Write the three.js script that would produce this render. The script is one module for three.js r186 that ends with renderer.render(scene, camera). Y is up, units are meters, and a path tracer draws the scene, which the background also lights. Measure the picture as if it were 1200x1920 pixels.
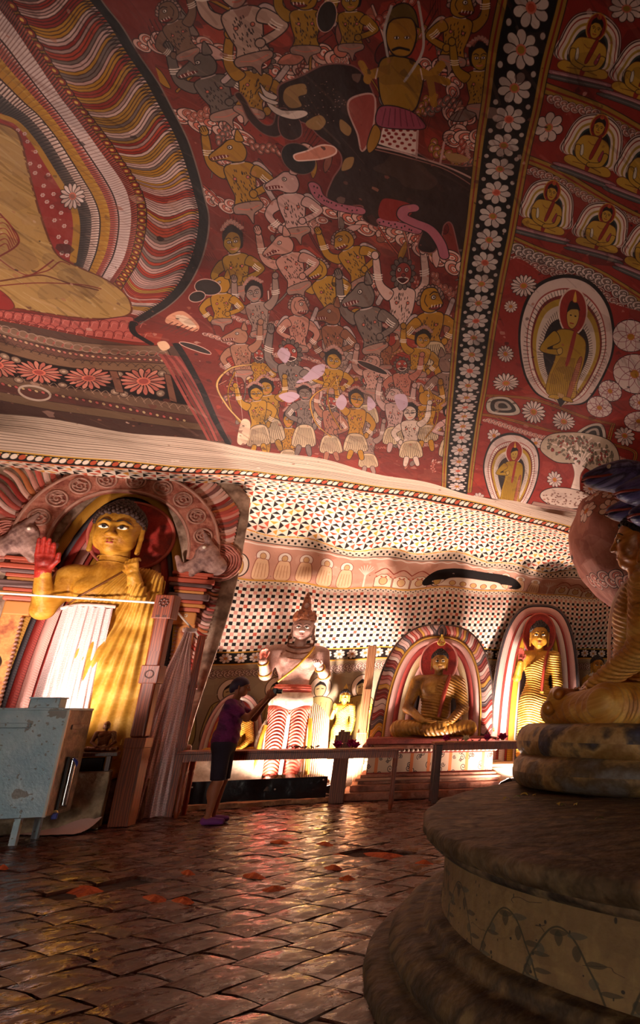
import * as THREE from 'three';
import { RectAreaLightUniformsLib } from 'three/addons/lights/RectAreaLightUniformsLib.js';
import { RoundedBoxGeometry } from 'three/addons/geometries/RoundedBoxGeometry.js';
import { mergeGeometries, mergeVertices } from 'three/addons/utils/BufferGeometryUtils.js';

// ---------- camera, light, exposure ----------
const scene = new THREE.Scene();
const camera = new THREE.PerspectiveCamera(73.74, 1200 / 1920, 0.1, 60);
camera.position.set(0, 1.25, 0);
camera.rotation.set(THREE.MathUtils.degToRad(16.5), 0, 0);
camera.setViewOffset(2490, 1920, 0, 0, 1200, 1920);      // the lens is shifted: a crop from the left of a wider picture
const renderer = new THREE.WebGLRenderer({ antialias: true });
renderer.toneMapping = THREE.LinearToneMapping;
renderer.toneMappingExposure = 1.0;
renderer.shadowMap.enabled = true;
scene.background = new THREE.Color(24, 22, 19);       // overcast daylight outside the cave doors
RectAreaLightUniformsLib.init();

// ---------- helpers ----------
const V = (x, y, z) => new THREE.Vector3(x, y, z);
const TAU = Math.PI * 2, rad = THREE.MathUtils.degToRad, lerp = THREE.MathUtils.lerp, clamp = THREE.MathUtils.clamp, sstep = THREE.MathUtils.smoothstep;
function rng(seed) { let s = seed | 0; return () => { s = (s + 0x6d2b79f5) | 0; let t = Math.imul(s ^ (s >>> 15), 1 | s); t = (t + Math.imul(t ^ (t >>> 7), 61 | t)) ^ t; return ((t ^ (t >>> 14)) >>> 0) / 4294967296; }; }
// the cave's own frame: a runs along the back wall, s out from it, h is height
const TH = rad(33.3), UX = Math.cos(TH), UD = Math.sin(TH), AX = -5.93, AD = 8.66;
const HF = (a, h, s) => V(AX + a * UX + s * UD, h, -(AD + a * UD - s * UX));
const used = {};
function numbered(n) { if (!(n in used)) { used[n] = 0; return n; } used[n]++; return n + '_' + String(used[n]).padStart(3, '0'); }
function shade(o) { o.traverse((m) => { if (m.isMesh) { m.castShadow = true; m.receiveShadow = true; } }); return o; }
function thing(name, label, category, pos, turn = 0, group) {
  const o = new THREE.Group(); o.name = numbered(name); scene.add(o);
  if (pos) o.position.copy(pos); o.rotation.y = turn; o.userData.label = label; o.userData.category = category;
  if (group) o.userData.group = group;
  return o;
}
function part(name, geo, mat, parent, label) {
  const m = new THREE.Mesh(geo, mat); m.name = name; m.castShadow = m.receiveShadow = true; parent.add(m);
  if (label) m.userData.label = label;
  return m;
}
function solo(name, geo, mat, label, category, group) {      // a thing that is one mesh
  const m = new THREE.Mesh(geo, mat); m.name = numbered(name); m.castShadow = m.receiveShadow = true; scene.add(m);
  m.userData.label = label; m.userData.category = category; if (group) m.userData.group = group;
  return m;
}
function struct(name, label, category) { const o = new THREE.Group(); o.name = name; o.userData = { kind: 'structure', label, category }; scene.add(o); return o; }
const plain = (g) => { const n = g.index ? g.toNonIndexed() : g; for (const k of Object.keys(n.attributes)) if (!['position', 'normal', 'uv'].includes(k)) n.deleteAttribute(k); return n; };
const join = (list) => mergeGeometries(list.map(plain));
function bx(w, h, d, x = 0, y = 0, z = 0, ry = 0, r = 0) {
  const g = r ? new RoundedBoxGeometry(w, h, d, 2, r) : new THREE.BoxGeometry(w, h, d);
  if (ry) g.rotateY(ry); g.translate(x, y, z); return boxUV(g);
}
function boxUV(g) {                                         // uv in metres from the dominant axis of the face
  const p = g.attributes.position, n = g.attributes.normal, uv = new Float32Array(p.count * 2);
  for (let i = 0; i < p.count; i++) {
    const ax = Math.abs(n.getX(i)), ay = Math.abs(n.getY(i)), az = Math.abs(n.getZ(i));
    if (ay >= ax && ay >= az) { uv[2 * i] = p.getX(i); uv[2 * i + 1] = p.getZ(i); }
    else if (ax >= az) { uv[2 * i] = p.getZ(i); uv[2 * i + 1] = p.getY(i); } else { uv[2 * i] = p.getX(i); uv[2 * i + 1] = p.getY(i); }
  }
  g.setAttribute('uv', new THREE.BufferAttribute(uv, 2)); return g;
}
function tube(pts, r, seg = 24, rs = 8, closed = false) { return new THREE.TubeGeometry(new THREE.CatmullRomCurve3(pts, closed), seg, r, rs, closed); }
function lathe(prof, seg = 32) { return new THREE.LatheGeometry(prof.map(([r, y]) => new THREE.Vector2(r, y)), seg); }
function bar(p, q, r, rs = 8, r2 = r) {
  const g = new THREE.CylinderGeometry(r2, r, p.distanceTo(q), rs), d = q.clone().sub(p).normalize();
  g.applyQuaternion(new THREE.Quaternion().setFromUnitVectors(V(0, 1, 0), d)); const m = p.clone().add(q).multiplyScalar(.5); g.translate(m.x, m.y, m.z); return g;
}
function ball(r, x, y, z, sx = 1, sy = 1, sz = 1, n = 12) { const g = new THREE.SphereGeometry(r, n, Math.max(6, n * .7 | 0)); g.scale(sx, sy, sz); g.translate(x, y, z); return g; }
function extr(pts, depth, bevel = 0, holes = []) {
  const s = new THREE.Shape(pts.map(([x, y]) => new THREE.Vector2(x, y)));
  for (const h of holes) s.holes.push(new THREE.Path(h.map(([x, y]) => new THREE.Vector2(x, y))));
  return new THREE.ExtrudeGeometry(s, { depth, bevelEnabled: bevel > 0, bevelSize: bevel, bevelThickness: bevel, bevelSegments: 2, curveSegments: 8 });
}
function gridGeo(nu, nv, f) {                               // f(i/nu, j/nv) -> { p, u, v }
  const pos = [], uv = [], idx = [];
  for (let j = 0; j <= nv; j++) for (let i = 0; i <= nu; i++) { const q = f(i / nu, j / nv); pos.push(q.p.x, q.p.y, q.p.z); uv.push(q.u, q.v); }
  for (let j = 0; j < nv; j++) for (let i = 0; i < nu; i++) { const k = j * (nu + 1) + i; idx.push(k, k + 1, k + nu + 2, k, k + nu + 2, k + nu + 1); }
  const g = new THREE.BufferGeometry(); g.setAttribute('position', new THREE.Float32BufferAttribute(pos, 3)); g.setAttribute('uv', new THREE.Float32BufferAttribute(uv, 2));
  g.setIndex(idx); g.computeVertexNormals(); return g;
}
// ---------- noise and textures ----------
function makeNoise(seed) {
  const R = rng(seed), P = new Uint8Array(512), G = new Float32Array(256); for (let i = 0; i < 256; i++) { P[i] = i; G[i] = R(); }
  for (let i = 255; i > 0; i--) { const j = R() * (i + 1) | 0; [P[i], P[j]] = [P[j], P[i]]; } for (let i = 0; i < 256; i++) P[i + 256] = P[i];
  const n2 = (x, y, per) => {
    let xi = Math.floor(x), yi = Math.floor(y); const fx = x - xi, fy = y - yi, sx = fx * fx * (3 - 2 * fx), sy = fy * fy * (3 - 2 * fy);
    const w = (v) => per ? ((v % per) + per) % per : v & 255, a = w(xi) & 255, b = w(xi + 1) & 255, c = w(yi) & 255, d = w(yi + 1) & 255;
    return lerp(lerp(G[P[P[a] + c]], G[P[P[b] + c]], sx), lerp(G[P[P[a] + d]], G[P[P[b] + d]], sx), sy);
  };
  n2.fbm = (x, y, o = 4, per = 0) => { let s = 0, a = .5, t = 0; for (let i = 0; i < o; i++) { s += a * n2(x, y, per); t += a; a *= .5; x *= 2; y *= 2; per *= 2; } return s / t; };
  return n2;
}
const NZ = makeNoise(7), NZ2 = makeNoise(31);
function dataTex(w, h, f, srgb = true, repeat) {
  const d = new Uint8Array(w * h * 4);
  for (let y = 0; y < h; y++) for (let x = 0; x < w; x++) { const c = f(x / w, y / h), i = (y * w + x) * 4; d[i] = clamp(c[0], 0, 1) * 255; d[i + 1] = clamp(c[1], 0, 1) * 255; d[i + 2] = clamp(c[2], 0, 1) * 255; d[i + 3] = c.length > 3 ? clamp(c[3], 0, 1) * 255 : 255; }
  const t = new THREE.DataTexture(d, w, h); t.magFilter = THREE.LinearFilter; t.minFilter = THREE.LinearMipmapLinearFilter; t.wrapS = t.wrapT = THREE.RepeatWrapping;
  if (srgb) t.colorSpace = THREE.SRGBColorSpace; if (repeat) t.repeat.set(repeat[0], repeat[1]); t.needsUpdate = true; return t;
}
function canvas(w, h, draw, srgb = true) {
  const c = document.createElement('canvas'); c.width = w; c.height = h; draw(c.getContext('2d'), w, h);
  const t = new THREE.CanvasTexture(c); if (srgb) t.colorSpace = THREE.SRGBColorSpace; t.magFilter = THREE.LinearFilter; return t;
}
const hex = (s) => { const c = parseInt(s.slice(1), 16); return [(c >> 16) / 255, ((c >> 8) & 255) / 255, (c & 255) / 255]; };
const mixc = (a, b, t) => [lerp(a[0], b[0], t), lerp(a[1], b[1], t), lerp(a[2], b[2], t)];
// two or three tones mottled by noise; u repeats every 1/rep metres
function mottle(cols, sc = 6, seed = 0, size = 256, contrast = 1.6) {
  const C = cols.map(hex);
  return dataTex(size, size, (u, v) => {
    const n = clamp((NZ.fbm(u * sc + seed * 17, v * sc + seed * 5, 5, sc) - .5) * contrast + .5, 0, .999) * (C.length - 1), i = Math.floor(n), g = NZ2.fbm(u * sc * 8, v * sc * 8, 2, sc * 8) - .5;
    const c = mixc(C[i], C[i + 1], n - i); return [c[0] + g * .09, c[1] + g * .09, c[2] + g * .09];
  });
}
function bumpTex(sc, o = 5, size = 256, f = (n) => n) { return dataTex(size, size, (u, v) => { const n = f(NZ.fbm(u * sc, v * sc, o, sc), u, v); return [n, n, n]; }, false); }
function rep(t, a, b = a) { const c = t.clone(); c.repeat.set(a, b); c.needsUpdate = true; return c; }
const fineBump = bumpTex(16, 4), roughBump = bumpTex(6, 6);
const std = (o) => new THREE.MeshPhysicalMaterial(o);
function woodTex(dark, mid, light, rings = 9) {
  const D = hex(dark), M = hex(mid), L = hex(light);
  return dataTex(256, 512, (u, v) => {
    const w = NZ.fbm(u * 4, v * 2, 3, 4) * 2.2, g = Math.abs(((u * rings + w) % 1) - .5) * 2, f = NZ2.fbm(u * 64, v * 4, 3, 64);
    const c = g < .5 ? mixc(D, M, g * 2) : mixc(M, L, g * 2 - 1), k = .72 + .5 * f; return [c[0] * k, c[1] * k, c[2] * k];
  });
}
// ---------- painted murals (flat pigment on plaster, drawn in surface metres) ----------
let pc = null, PR = rng(11);
function trace(p, closed, smooth = true) {                  // p: flat [x,y,x,y...]
  const n = p.length / 2, X = (i) => p[2 * ((i + n) % n)], Y = (i) => p[2 * ((i + n) % n) + 1], g = (i) => closed ? i : clamp(i, 0, n - 1);
  pc.beginPath(); pc.moveTo(p[0], p[1]);
  for (let i = 0; i < (closed ? n : n - 1); i++) {
    if (!smooth) { pc.lineTo(X(i + 1), Y(i + 1)); continue; }
    const a = g(i - 1), b = g(i), d = g(i + 1), e = g(i + 2);
    pc.bezierCurveTo(X(b) + (X(d) - X(a)) / 6, Y(b) + (Y(d) - Y(a)) / 6, X(d) - (X(e) - X(b)) / 6, Y(d) - (Y(e) - Y(b)) / 6, X(d), Y(d));
  }
  if (closed) pc.closePath();
}
function fl(col, p, out, w = .006, smooth = true) { trace(p, true, smooth); pc.fillStyle = col; pc.fill(); if (out) { pc.strokeStyle = out; pc.lineWidth = w; pc.stroke(); } }
function ln(col, w, p, closed = false, smooth = true) { trace(p, closed, smooth); pc.strokeStyle = col; pc.lineWidth = w; pc.lineJoin = 'round'; pc.lineCap = 'round'; pc.stroke(); }
function el(col, x, y, rx, ry, rot = 0, out, w = 1) { pc.beginPath(); pc.ellipse(x, y, rx, ry, rot, 0, TAU); if (col) { pc.fillStyle = col; pc.fill(); } if (out) { pc.strokeStyle = out; pc.lineWidth = w; pc.stroke(); } }
function F(m, fn, ...args) { pc.save(); pc.transform(...m); fn(...args); pc.restore(); }   // a figure in its own frame on the wall
const INK = '#1c0f0d', PALE = '#c79a8b', SALM = '#b8604c', OCH = '#9c6a14', WHT = '#d8c2b2', RED = '#6c241a', MAR = '#5a1713';
function resample(p, step) {                                // even spacing along a polyline
  const o = []; let acc = 0; for (let i = 0; i + 3 < p.length; i += 2) { const dx = p[i + 2] - p[i], dy = p[i + 3] - p[i + 1], L = Math.hypot(dx, dy); let t = -acc; while (t + step <= L) { t += step; o.push([p[i] + dx * t / L, p[i + 1] + dy * t / L, dx / L, dy / L]); } acc = L - t; }
  return o;
}
function smoothPts(p, k = 8) {                               // flat list -> dense flat list
  const n = p.length / 2, o = [], G = (i, c) => p[2 * clamp(i, 0, n - 1) + c];
  for (let i = 0; i < n - 1; i++) for (let j = 0; j < k; j++) { const t = j / k; for (const c of [0, 1]) { const a = G(i - 1, c), b = G(i, c), d = G(i + 1, c), e = G(i + 2, c); o.push(.5 * (2 * b + (d - a) * t + (2 * a - 5 * b + 4 * d - e) * t * t + (3 * b - a - 3 * d + e) * t * t * t)); } }
  o.push(G(n - 1, 0), G(n - 1, 1)); return o;
}
function clouds(p, w, cols = [PALE, SALM, '#d9b3a4']) {      // band of rounded cloud curls, each lobe over the last
  resample(smoothPts(p), w * .42).forEach(([x, y, dx, dy], i) => {
    const k = (i % 2 ? 1 : -1) * w * .2, r = w * (.36 + .1 * PR()), a = Math.atan2(dy, dx) + (i % 2 ? .4 : -.4); pc.save(); pc.translate(x - dy * k, y + dx * k); pc.rotate(a); pc.scale(r, r);
    el(cols[0], 0, 0, 1.15, .92, 0, INK, .1); el(cols[1], .12, 0, .74, .58, 0, INK, .07); el(cols[2], .2, 0, .42, .3, 0, INK, .06); el(cols[1], .26, 0, .16, .1); pc.restore();
  });
}
function rosette(rx, ry, n, cols, rot = 0, eye) {
  pc.save(); pc.rotate(rot); pc.scale(rx, ry);
  for (let i = 0; i < n; i++) { const a = i / n * TAU; pc.save(); pc.rotate(a); pc.beginPath(); pc.moveTo(.15, 0); pc.bezierCurveTo(.35, -2.6 / n, .95, -3.2 / n, 1, 0); pc.bezierCurveTo(.95, 3.2 / n, .35, 2.6 / n, .15, 0); pc.fillStyle = cols[i % cols.length]; pc.fill(); pc.strokeStyle = INK; pc.lineWidth = .045; pc.stroke(); pc.restore(); }
  el(eye || OCH, 0, 0, .24, .24, 0, SALM, .09); pc.restore();
}
function bands(x, y, ang, w, n = 3, col = WHT) { pc.save(); pc.translate(x, y); pc.rotate(ang); for (let i = 0; i < n; i++) { pc.beginPath(); pc.moveTo(-w, i * 2.6); pc.quadraticCurveTo(0, i * 2.6 + 1.6, w, i * 2.6); pc.strokeStyle = col; pc.lineWidth = 1.3; pc.stroke(); } pc.restore(); }
function limb(col, pts, w0, w1) {                            // tapered arm or leg with an inked outline
  const L = [], Rr = [], n = pts.length; for (let i = 0; i < n; i++) { const a = pts[Math.max(0, i - 1)], b = pts[Math.min(n - 1, i + 1)], d = Math.hypot(b[0] - a[0], b[1] - a[1]) || 1, w = lerp(w0, w1, i / (n - 1)); L.push(pts[i][0] - (b[1] - a[1]) / d * w, pts[i][1] + (b[0] - a[0]) / d * w); Rr.unshift(pts[i][0] + (b[1] - a[1]) / d * w, pts[i][1] - (b[0] - a[0]) / d * w); }
  const q = []; for (let i = 0; i < Rr.length; i += 2) q.push(Rr[i], Rr[i + 1]); fl(col, L.concat(q), INK, 1);
}
function fur(x, y, rx, ry, n = 26) { pc.strokeStyle = INK; pc.lineWidth = .9; for (let i = 0; i < n; i++) { const a = PR() * TAU, r = Math.sqrt(PR()); const px = x + Math.cos(a) * r * rx, py = y + Math.sin(a) * r * ry; pc.beginPath(); pc.moveTo(px, py); pc.lineTo(px + .4, py + 2.3); pc.stroke(); } }
function demon(col, kind = 0, k = 1, flip = 1, pose = 0, skirt = 0, snake = 0) {   // a goblin soldier; local units
  pc.scale(k * flip, k);
  if (snake) { ln(INK, 8, [-30, -18, -18, 6, 4, 10, 22, -2, 34, 12]); ln('#a98d86', 6.4, [-30, -18, -18, 6, 4, 10, 22, -2, 34, 12]); }
  const up = pose & 1, far = pose & 2;
  limb(col, up ? [[-17, 4], [-31, -12], [-27, -44]] : [[-17, 4], [-33, 18], [-22, 36]], 7, 4);
  bands(up ? -29 : -28, up ? -26 : 28, up ? .2 : -.5, 6); el(col, up ? -26 : -20, up ? -49 : 39, 5, 6, 0, INK, 1);
  if (up) for (let i = 0; i < 4; i++) ln(INK, .8, [-30 + i * 2.6, -54, -29 + i * 2.4, -48]);
  fl(col, [-18, -2, -8, -7, 8, -7, 19, -1, 17, 14, 14, 30, 15, 42, -14, 42, -13, 30, -17, 14], INK, 1.1);
  fur(0, 19, 14, 21, 46); el(SALM, -8, 11, 2, 2, 0, INK, .7); el(SALM, 8, 11, 2, 2, 0, INK, .7);
  limb(col, far ? [[17, 4], [32, -10], [36, -38]] : [[17, 4], [34, 20], [14, 30]], 7, 4); bands(far ? 34 : 30, far ? -20 : 15, far ? 0 : .8, 6); el(col, far ? 37 : 10, far ? -42 : 31, 5, 5, 0, INK, 1);
  if (skirt) { fl('#b59a78', [-15, 40, 15, 40, 26, 70, 10, 76, -8, 76, -24, 70], INK, 1); for (let i = -5; i <= 5; i++) ln(INK, .7, [i * 2.4, 42, i * 4.4, 73]); limb(col, [[-8, 74], [-12, 94]], 5, 4); limb(col, [[10, 74], [16, 92]], 5, 4); } else { fl('#8f6a5c', [-15, 40, 15, 40, 18, 48, 6, 54, 2, 66, -4, 54, -18, 50], INK, 1); ln(SALM, 1.2, [-13, 45, 0, 48, 14, 45]); }
  bands(0, -9, 0, 8, 2, '#b89c92');
  if (kind === 0) {                                           // maned lion-like head
    for (let i = 0; i < 11; i++) { const a = -2.9 + i * .3; el('#8d6a5e', Math.cos(a) * 14, -20 + Math.sin(a) * 13, 5, 3.4, a, INK, .8); }
    fl(col, [-13, -24, -6, -34, 8, -33, 14, -22, 11, -10, 0, -6, -10, -9, -17, -15], INK, 1.1); fl('#6a1d18', [-16, -15, -6, -14, 2, -11, -8, -9], INK, .8); for (let i = 0; i < 4; i++) ln(WHT, 1.2, [-14 + i * 4, -15, -13.5 + i * 4, -12.5]);
    el(WHT, -4, -24, 3, 2.4, 0, INK, .9); el(INK, -4.5, -24, 1.1, 1.1); ln(INK, 1.2, [-9, -29, -4, -30, 1, -27]); ln(INK, .9, [4, -14, 8, -20, 6, -27]);
  } else if (kind === 1) {                                    // long-snouted head
    fl(col, [-30, -20, -14, -28, -2, -34, 10, -30, 14, -18, 8, -8, -4, -8, -14, -12, -28, -13], INK, 1.1); fl('#5e1814', [-29, -17, -14, -18, -8, -15, -26, -14]); for (let i = 0; i < 5; i++) ln(WHT, 1.1, [-27 + i * 4, -17, -26.5 + i * 4, -14.5]); el(WHT, -4, -25, 2.8, 2.2, 0, INK, .9); el(INK, -4.4, -25, 1, 1); fl(col, [4, -32, 10, -44, 14, -30], INK, 1);
  } else if (kind === 2) {                                    // human face with dark hair and turban
    fl(INK, [-12, -22, -11, -36, 2, -42, 14, -36, 14, -18, 8, -12]); fl(col, [-11, -26, -2, -34, 9, -30, 11, -18, 5, -9, -4, -7, -10, -13, -13, -19], INK, 1); el(WHT, -5, -22, 2.8, 1.7, 0, INK, .8); el(WHT, 4, -22, 2.8, 1.7, 0, INK, .8); el(INK, -5, -22, 1, 1); el(INK, 4, -22, 1, 1); ln(INK, 1, [-9, -26, -5, -27, -2, -25]); ln(INK, 1, [1, -25, 5, -27, 8, -26]); ln(SALM, 1.5, [-4, -13, 0, -12, 4, -13]); ln(INK, .8, [-1, -22, -2, -17, 1, -16]); clouds([-14, -36, 0, -46, 16, -36], 5);
  } else {                                                    // red-faced round head with beard
    for (let i = 0; i < 14; i++) { const a = i / 14 * TAU; el('#5b4a42', Math.cos(a) * 13, -22 + Math.sin(a) * 14, 4.4, 3, a, INK, .7); }
    el('#8e3326', -1, -22, 11, 12, 0, INK, 1); el(WHT, -5, -26, 2.6, 2.4, 0, INK, .8); el(INK, -5.4, -26, 1, 1); el(WHT, 5, -26, 2.6, 2.4, 0, INK, .8); el(INK, 4.6, -26, 1, 1); fl('#3a0f0c', [-8, -16, 0, -18, 8, -16, 0, -11], WHT, 1.1); el('#6a1d18', -1, -20, 2.6, 2, 0, INK, .7);
  }
}
function archer(col, k = 1, flip = 1) { demon(col, 2, k, flip, 2, 1); ln('#3a1b12', 3.4, [34, -66, 52, -34, 50, 4, 30, 34]); ln(OCH, 2, [34, -66, 52, -34, 50, 4, 30, 34]); ln(WHT, .6, [34, -66, 30, 34]); ln(INK, 1.2, [-10, -20, 56, -28]); }
function meditator(k = 1, tall = 0, skin = '#a8812a') {       // seated figure in an oval halo; local units, halo about 62 high
  pc.scale(k, k);
  const R = [['#b9a196', 1], ['#3a2320', .965], ['#cbb5a6', .93], ['#84241a', .86], ['#c9b5a6', .83], ['#9a7a2e', .73], ['#c9b5a6', .66], ['#2c3430', .58], ['#191412', .52]];
  for (const [c, r] of R) fl(c, [-52 * r, 28, -55 * r, -8 * r, -40 * r, -48 * r, 0, -64 * r, 40 * r, -48 * r, 55 * r, -8 * r, 52 * r, 28]);
  ln(INK, 1, [-52, 28, -55, -8, -40, -48, 0, -64, 40, -48, 55, -8, 52, 28]);
  el('#7e2019', 0, -40, 17, 23, 0, '#a97a2c', 2);
  fl('#c0b8a6', [-29, -8, -36, 14, -18, 26, -14, 0], INK, .7); fl('#7b2f38', [29, -8, 32, 16, 18, 24, 15, 0], INK, .7);
  fl(skin, [-26, -14, -10, -20, 10, -20, 27, -13, 33, 8, 28, 26, 10, 34, -10, 34, -28, 26, -34, 8], '#4a1f10', 1.1);
  fl('#bdb2a0', [-21, 0, -17, 6, -15, 20, -22, 22, -24, 10], INK, .6); fl('#8c3440', [20, 0, 17, 8, 15, 20, 24, 22, 25, 10], INK, .6);
  fl('#7e241c', [5, -18, 11, -18, 4, 20, -2, 20], '#45120d', .8);
  fl(skin, [-48, 36, -36, 27, -10, 32, 10, 32, 36, 27, 48, 36, 40, 46, 0, 48, -40, 46], '#4a1f10', 1.1); ln('#4a1f10', 1, [-30, 39, 0, 37, 28, 41]); fl('#7e241c', [-4, 36, 4, 36, 3, 48, -3, 48]);
  limb(skin, [[-28, 6], [-22, 26], [0, 33]], 5, 4); limb(skin, [[28, 6], [23, 26], [0, 35]], 5, 4);
  fl(skin, [-10, -36, -9, -46, 0, -50, 9, -46, 10, -36, 6, -25, 0, -22, -6, -25], '#4a1f10', 1); fl(INK, [-10, -42, -9, -51, 0, -57, 9, -51, 10, -42, 4, -47, -4, -47]); fl('#a33b2a', [-3, -55, 0, -64, 3, -55], OCH, 1);
  for (const s of [-1, 1]) { ln(INK, 1, [s * 2, -40, s * 5, -41.5, s * 7, -39.5]); el(INK, s * 4.4, -38, 1.6, .8); ln(INK, 1, [s * 10, -39, s * 11, -31, s * 9, -28]); } ln(INK, .7, [0, -39, -1, -33, 1.5, -33]); ln('#7e1f17', 1.4, [-3, -29, 0, -28, 3, -29]); ln('#5c2412', .9, [-12, -8, -4, -4, 4, -6]);
  fl('#8f5b60', [-52, 50, 52, 50, 54, 58, -54, 58], INK, .8); fl('#4c4846', [-54, 58, 54, 58, 56, 66, -56, 66], INK, .8); ln('#b79a94', 1.2, [-52, 54, 52, 54]); ln('#8d8580', 1, [-53, 62, 53, 62]);
}
function preacher(k = 1) {                                    // standing figure in a pointed oval, local units, 220 high
  pc.scale(k, k); const egg = (r) => [-6 * r, 112, -52 * r, 70 * r + 20, -82 * r, -10 * r, -66 * r, -78 * r, -22 * r, -106 * r, 30 * r, -104 * r, 70 * r, -72 * r, 84 * r, -6 * r, 56 * r, 66 * r + 22, 14 * r, 112];
  for (const [c, r] of [['#1a1311', 1.04], ['#bda59a', .99], ['#8a3b34', .86], ['#cdb8aa', .84], ['#6a241e', .77], ['#9c7a26', .73], ['#bba898', .65], ['#221a18', .5]]) fl(c, egg(r));
  pc.strokeStyle = '#35221e'; pc.lineWidth = .8; for (let i = 0; i < 90; i++) { const a = i / 90 * TAU, c = Math.cos(a), s = Math.sin(a); pc.beginPath(); pc.moveTo(c * 76, s * 92); pc.lineTo(c * 66, s * 84); pc.moveTo(c * 50, s * 66); pc.lineTo(c * 40, s * 54); pc.stroke(); }
  el('#84241a', 6, -64, 24, 30, 0, '#c2a796', 2.4);
  const g = '#94701a'; fl(g, [-20, -34, -2, -40, 16, -38, 34, -26, 36, 10, 30, 60, 26, 96, -26, 96, -28, 50, -18, 6, -24, -10], '#4a260c', 1.2);
  limb(g, [[-18, -28], [-40, -6], [-12, -4]], 9, 5); for (let i = 0; i < 12; i++) ln('#5c3c0c', .9, [-24 + i * 4, 94, -20 + i * 3.4, 40, -8 + i * 2.4, 4]);
  fl('#7e241c', [10, -36, 16, -36, 8, 16, 2, 16]); fl('#8a4a30', [24, 10, 32, 10, 20, 96, 12, 96], '#4a120c', .8); for (let i = 0; i < 18; i++) ln('#d0a080', .7, [22, 16 + i * 4.4, 30, 14 + i * 4.4]);
  fl('#a8843a', [-4, -58, 0, -70, 10, -72, 17, -64, 15, -50, 8, -42, 0, -45], '#4a1f10', 1); fl(INK, [-4, -62, 0, -76, 10, -78, 18, -68, 12, -68, 2, -66]); fl('#c89a3a', [4, -78, 7, -92, 11, -78], '#84241a', 1); el(INK, 3, -59, 1.8, .9); el(INK, 11, -59, 1.8, .9); ln('#7e1f17', 1.4, [3, -49, 9, -49]);
  fl('#a07a24', [-18, 96, -4, 96, -4, 104, -24, 104], INK, .8); fl('#a07a24', [6, 96, 20, 96, 26, 104, 6, 104], INK, .8); fl('#a8843a', [-16, -8, -8, -12, -6, -4, -12, 0], INK, .8);
}
function painttree(k = 1) {
  pc.scale(k, k); fl(WHT, [-10, 60, -6, 20, -14, 0, 0, -10, 14, 0, 6, 20, 10, 60], '#6b4b3e', 1); fl('#a8947e', [-75, -10, -60, -40, 0, -52, 60, -44, 78, -14, 40, 6, 0, 2, -45, 8], INK, 1.2);
  for (let i = 0; i < 9; i++) { const a = -2.9 + i * .33; ln(WHT, 2.4, [0, 10, Math.cos(a) * 24, -10 + Math.sin(a) * 20, Math.cos(a) * 56, -16 + Math.sin(a) * 30]); }
  for (let i = 0; i < 150; i++) { const a = PR() * TAU, r = Math.sqrt(PR()); el(PR() < .25 ? '#8c3a30' : '#6f6450', Math.cos(a) * r * 66, -22 + Math.sin(a) * r * 24, 3, 1.6, PR() * 3, INK, .4); }
}
function DD(m, p, cols, rx, ry, rot = 0, out, w = 1) { for (let i = 0; i < p.length; i += 2) { pc.save(); pc.transform(m[0], m[1], m[2], m[3], p[i], p[i + 1]); el(cols[(i / 2) % cols.length], 0, 0, rx, ry, rot, out, w); pc.restore(); } }
function lotusLines(r) { for (let j = 0; j < 8; j++) el(null, r * .5 * Math.cos(j * .785), r * .43 * Math.sin(j * .785), r * .5, r * .28, j * .785, '#7a3a44', .9); }
function clutter(zone, m) {                                   // leaves, curls, weapons and brush marks filling the red ground
  pc.save(); trace(zone, true); pc.clip(); let x0 = 9, x1 = -9, y0 = 9, y1 = -9; for (let i = 0; i < zone.length; i += 2) { x0 = Math.min(x0, zone[i]); x1 = Math.max(x1, zone[i]); y0 = Math.min(y0, zone[i + 1]); y1 = Math.max(y1, zone[i + 1]); }
  const cols = ['#a8604c', '#b58a80', '#7a4434', '#94661a', '#6d5a50', '#9a3a2a', '#c79a8b', '#5a1713'];
  for (let i = 0; i < 460; i++) {
    pc.save(); pc.transform(m[0], m[1], m[2], m[3], lerp(x0, x1, PR()), lerp(y0, y1, PR())); pc.rotate(PR() * TAU); const c = cols[(PR() * 8) | 0], k = i % 5, s = .7 + PR() * .9; pc.scale(s, s);
    if (k === 0) clouds([-22, 0, -8, 4, 8, -3, 24, 2], 9, [c, SALM, PALE]); else if (k === 1) fl(c, [-14, 0, -4, -5, 10, -3, 16, 0, 8, 5, -4, 5], INK, .8); else if (k === 2) { ln(INK, 3, [-26, 0, 0, 2, 26, 0]); ln(c, 1.8, [-26, 0, 0, 2, 26, 0]); } else if (k === 3) { for (let j = 0; j < 5; j++) ln('#3a1410', .8, [-14 + j * 4, -8, -10 + j * 5, 8]); } else el(c, 0, 0, 9, 6, 0, INK, .9);
    pc.restore();
  }
  pc.globalAlpha = .2; for (let i = 0; i < 500; i++) { const x = lerp(x0, x1, PR()), y = lerp(y0, y1, PR()); ln(['#2a0f0c', '#a8503a', '#4a1812'][i % 3], .015 + .03 * PR(), [x, y, x + .12 * (PR() - .5), y + .12 * (PR() - .5), x + .3 * (PR() - .5), y + .2 * (PR() - .5)]); } pc.globalAlpha = 1; pc.restore();
}
function speck(C, n, cols, r0, r1) { for (let i = 0; i < n; i++) { const x = lerp(C[0], C[1], PR()), y = lerp(C[2], C[3], PR()), r = lerp(r0, r1, PR() ** 2); pc.fillStyle = cols[(PR() * cols.length) | 0]; pc.globalAlpha = .25 + .4 * PR(); pc.beginPath(); for (let k = 0; k < 7; k++) { const a = k / 7 * TAU, q = r * (.5 + PR()); pc.lineTo(x + Math.cos(a) * q, y + Math.sin(a) * q); } pc.fill(); } pc.globalAlpha = 1; }
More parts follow.
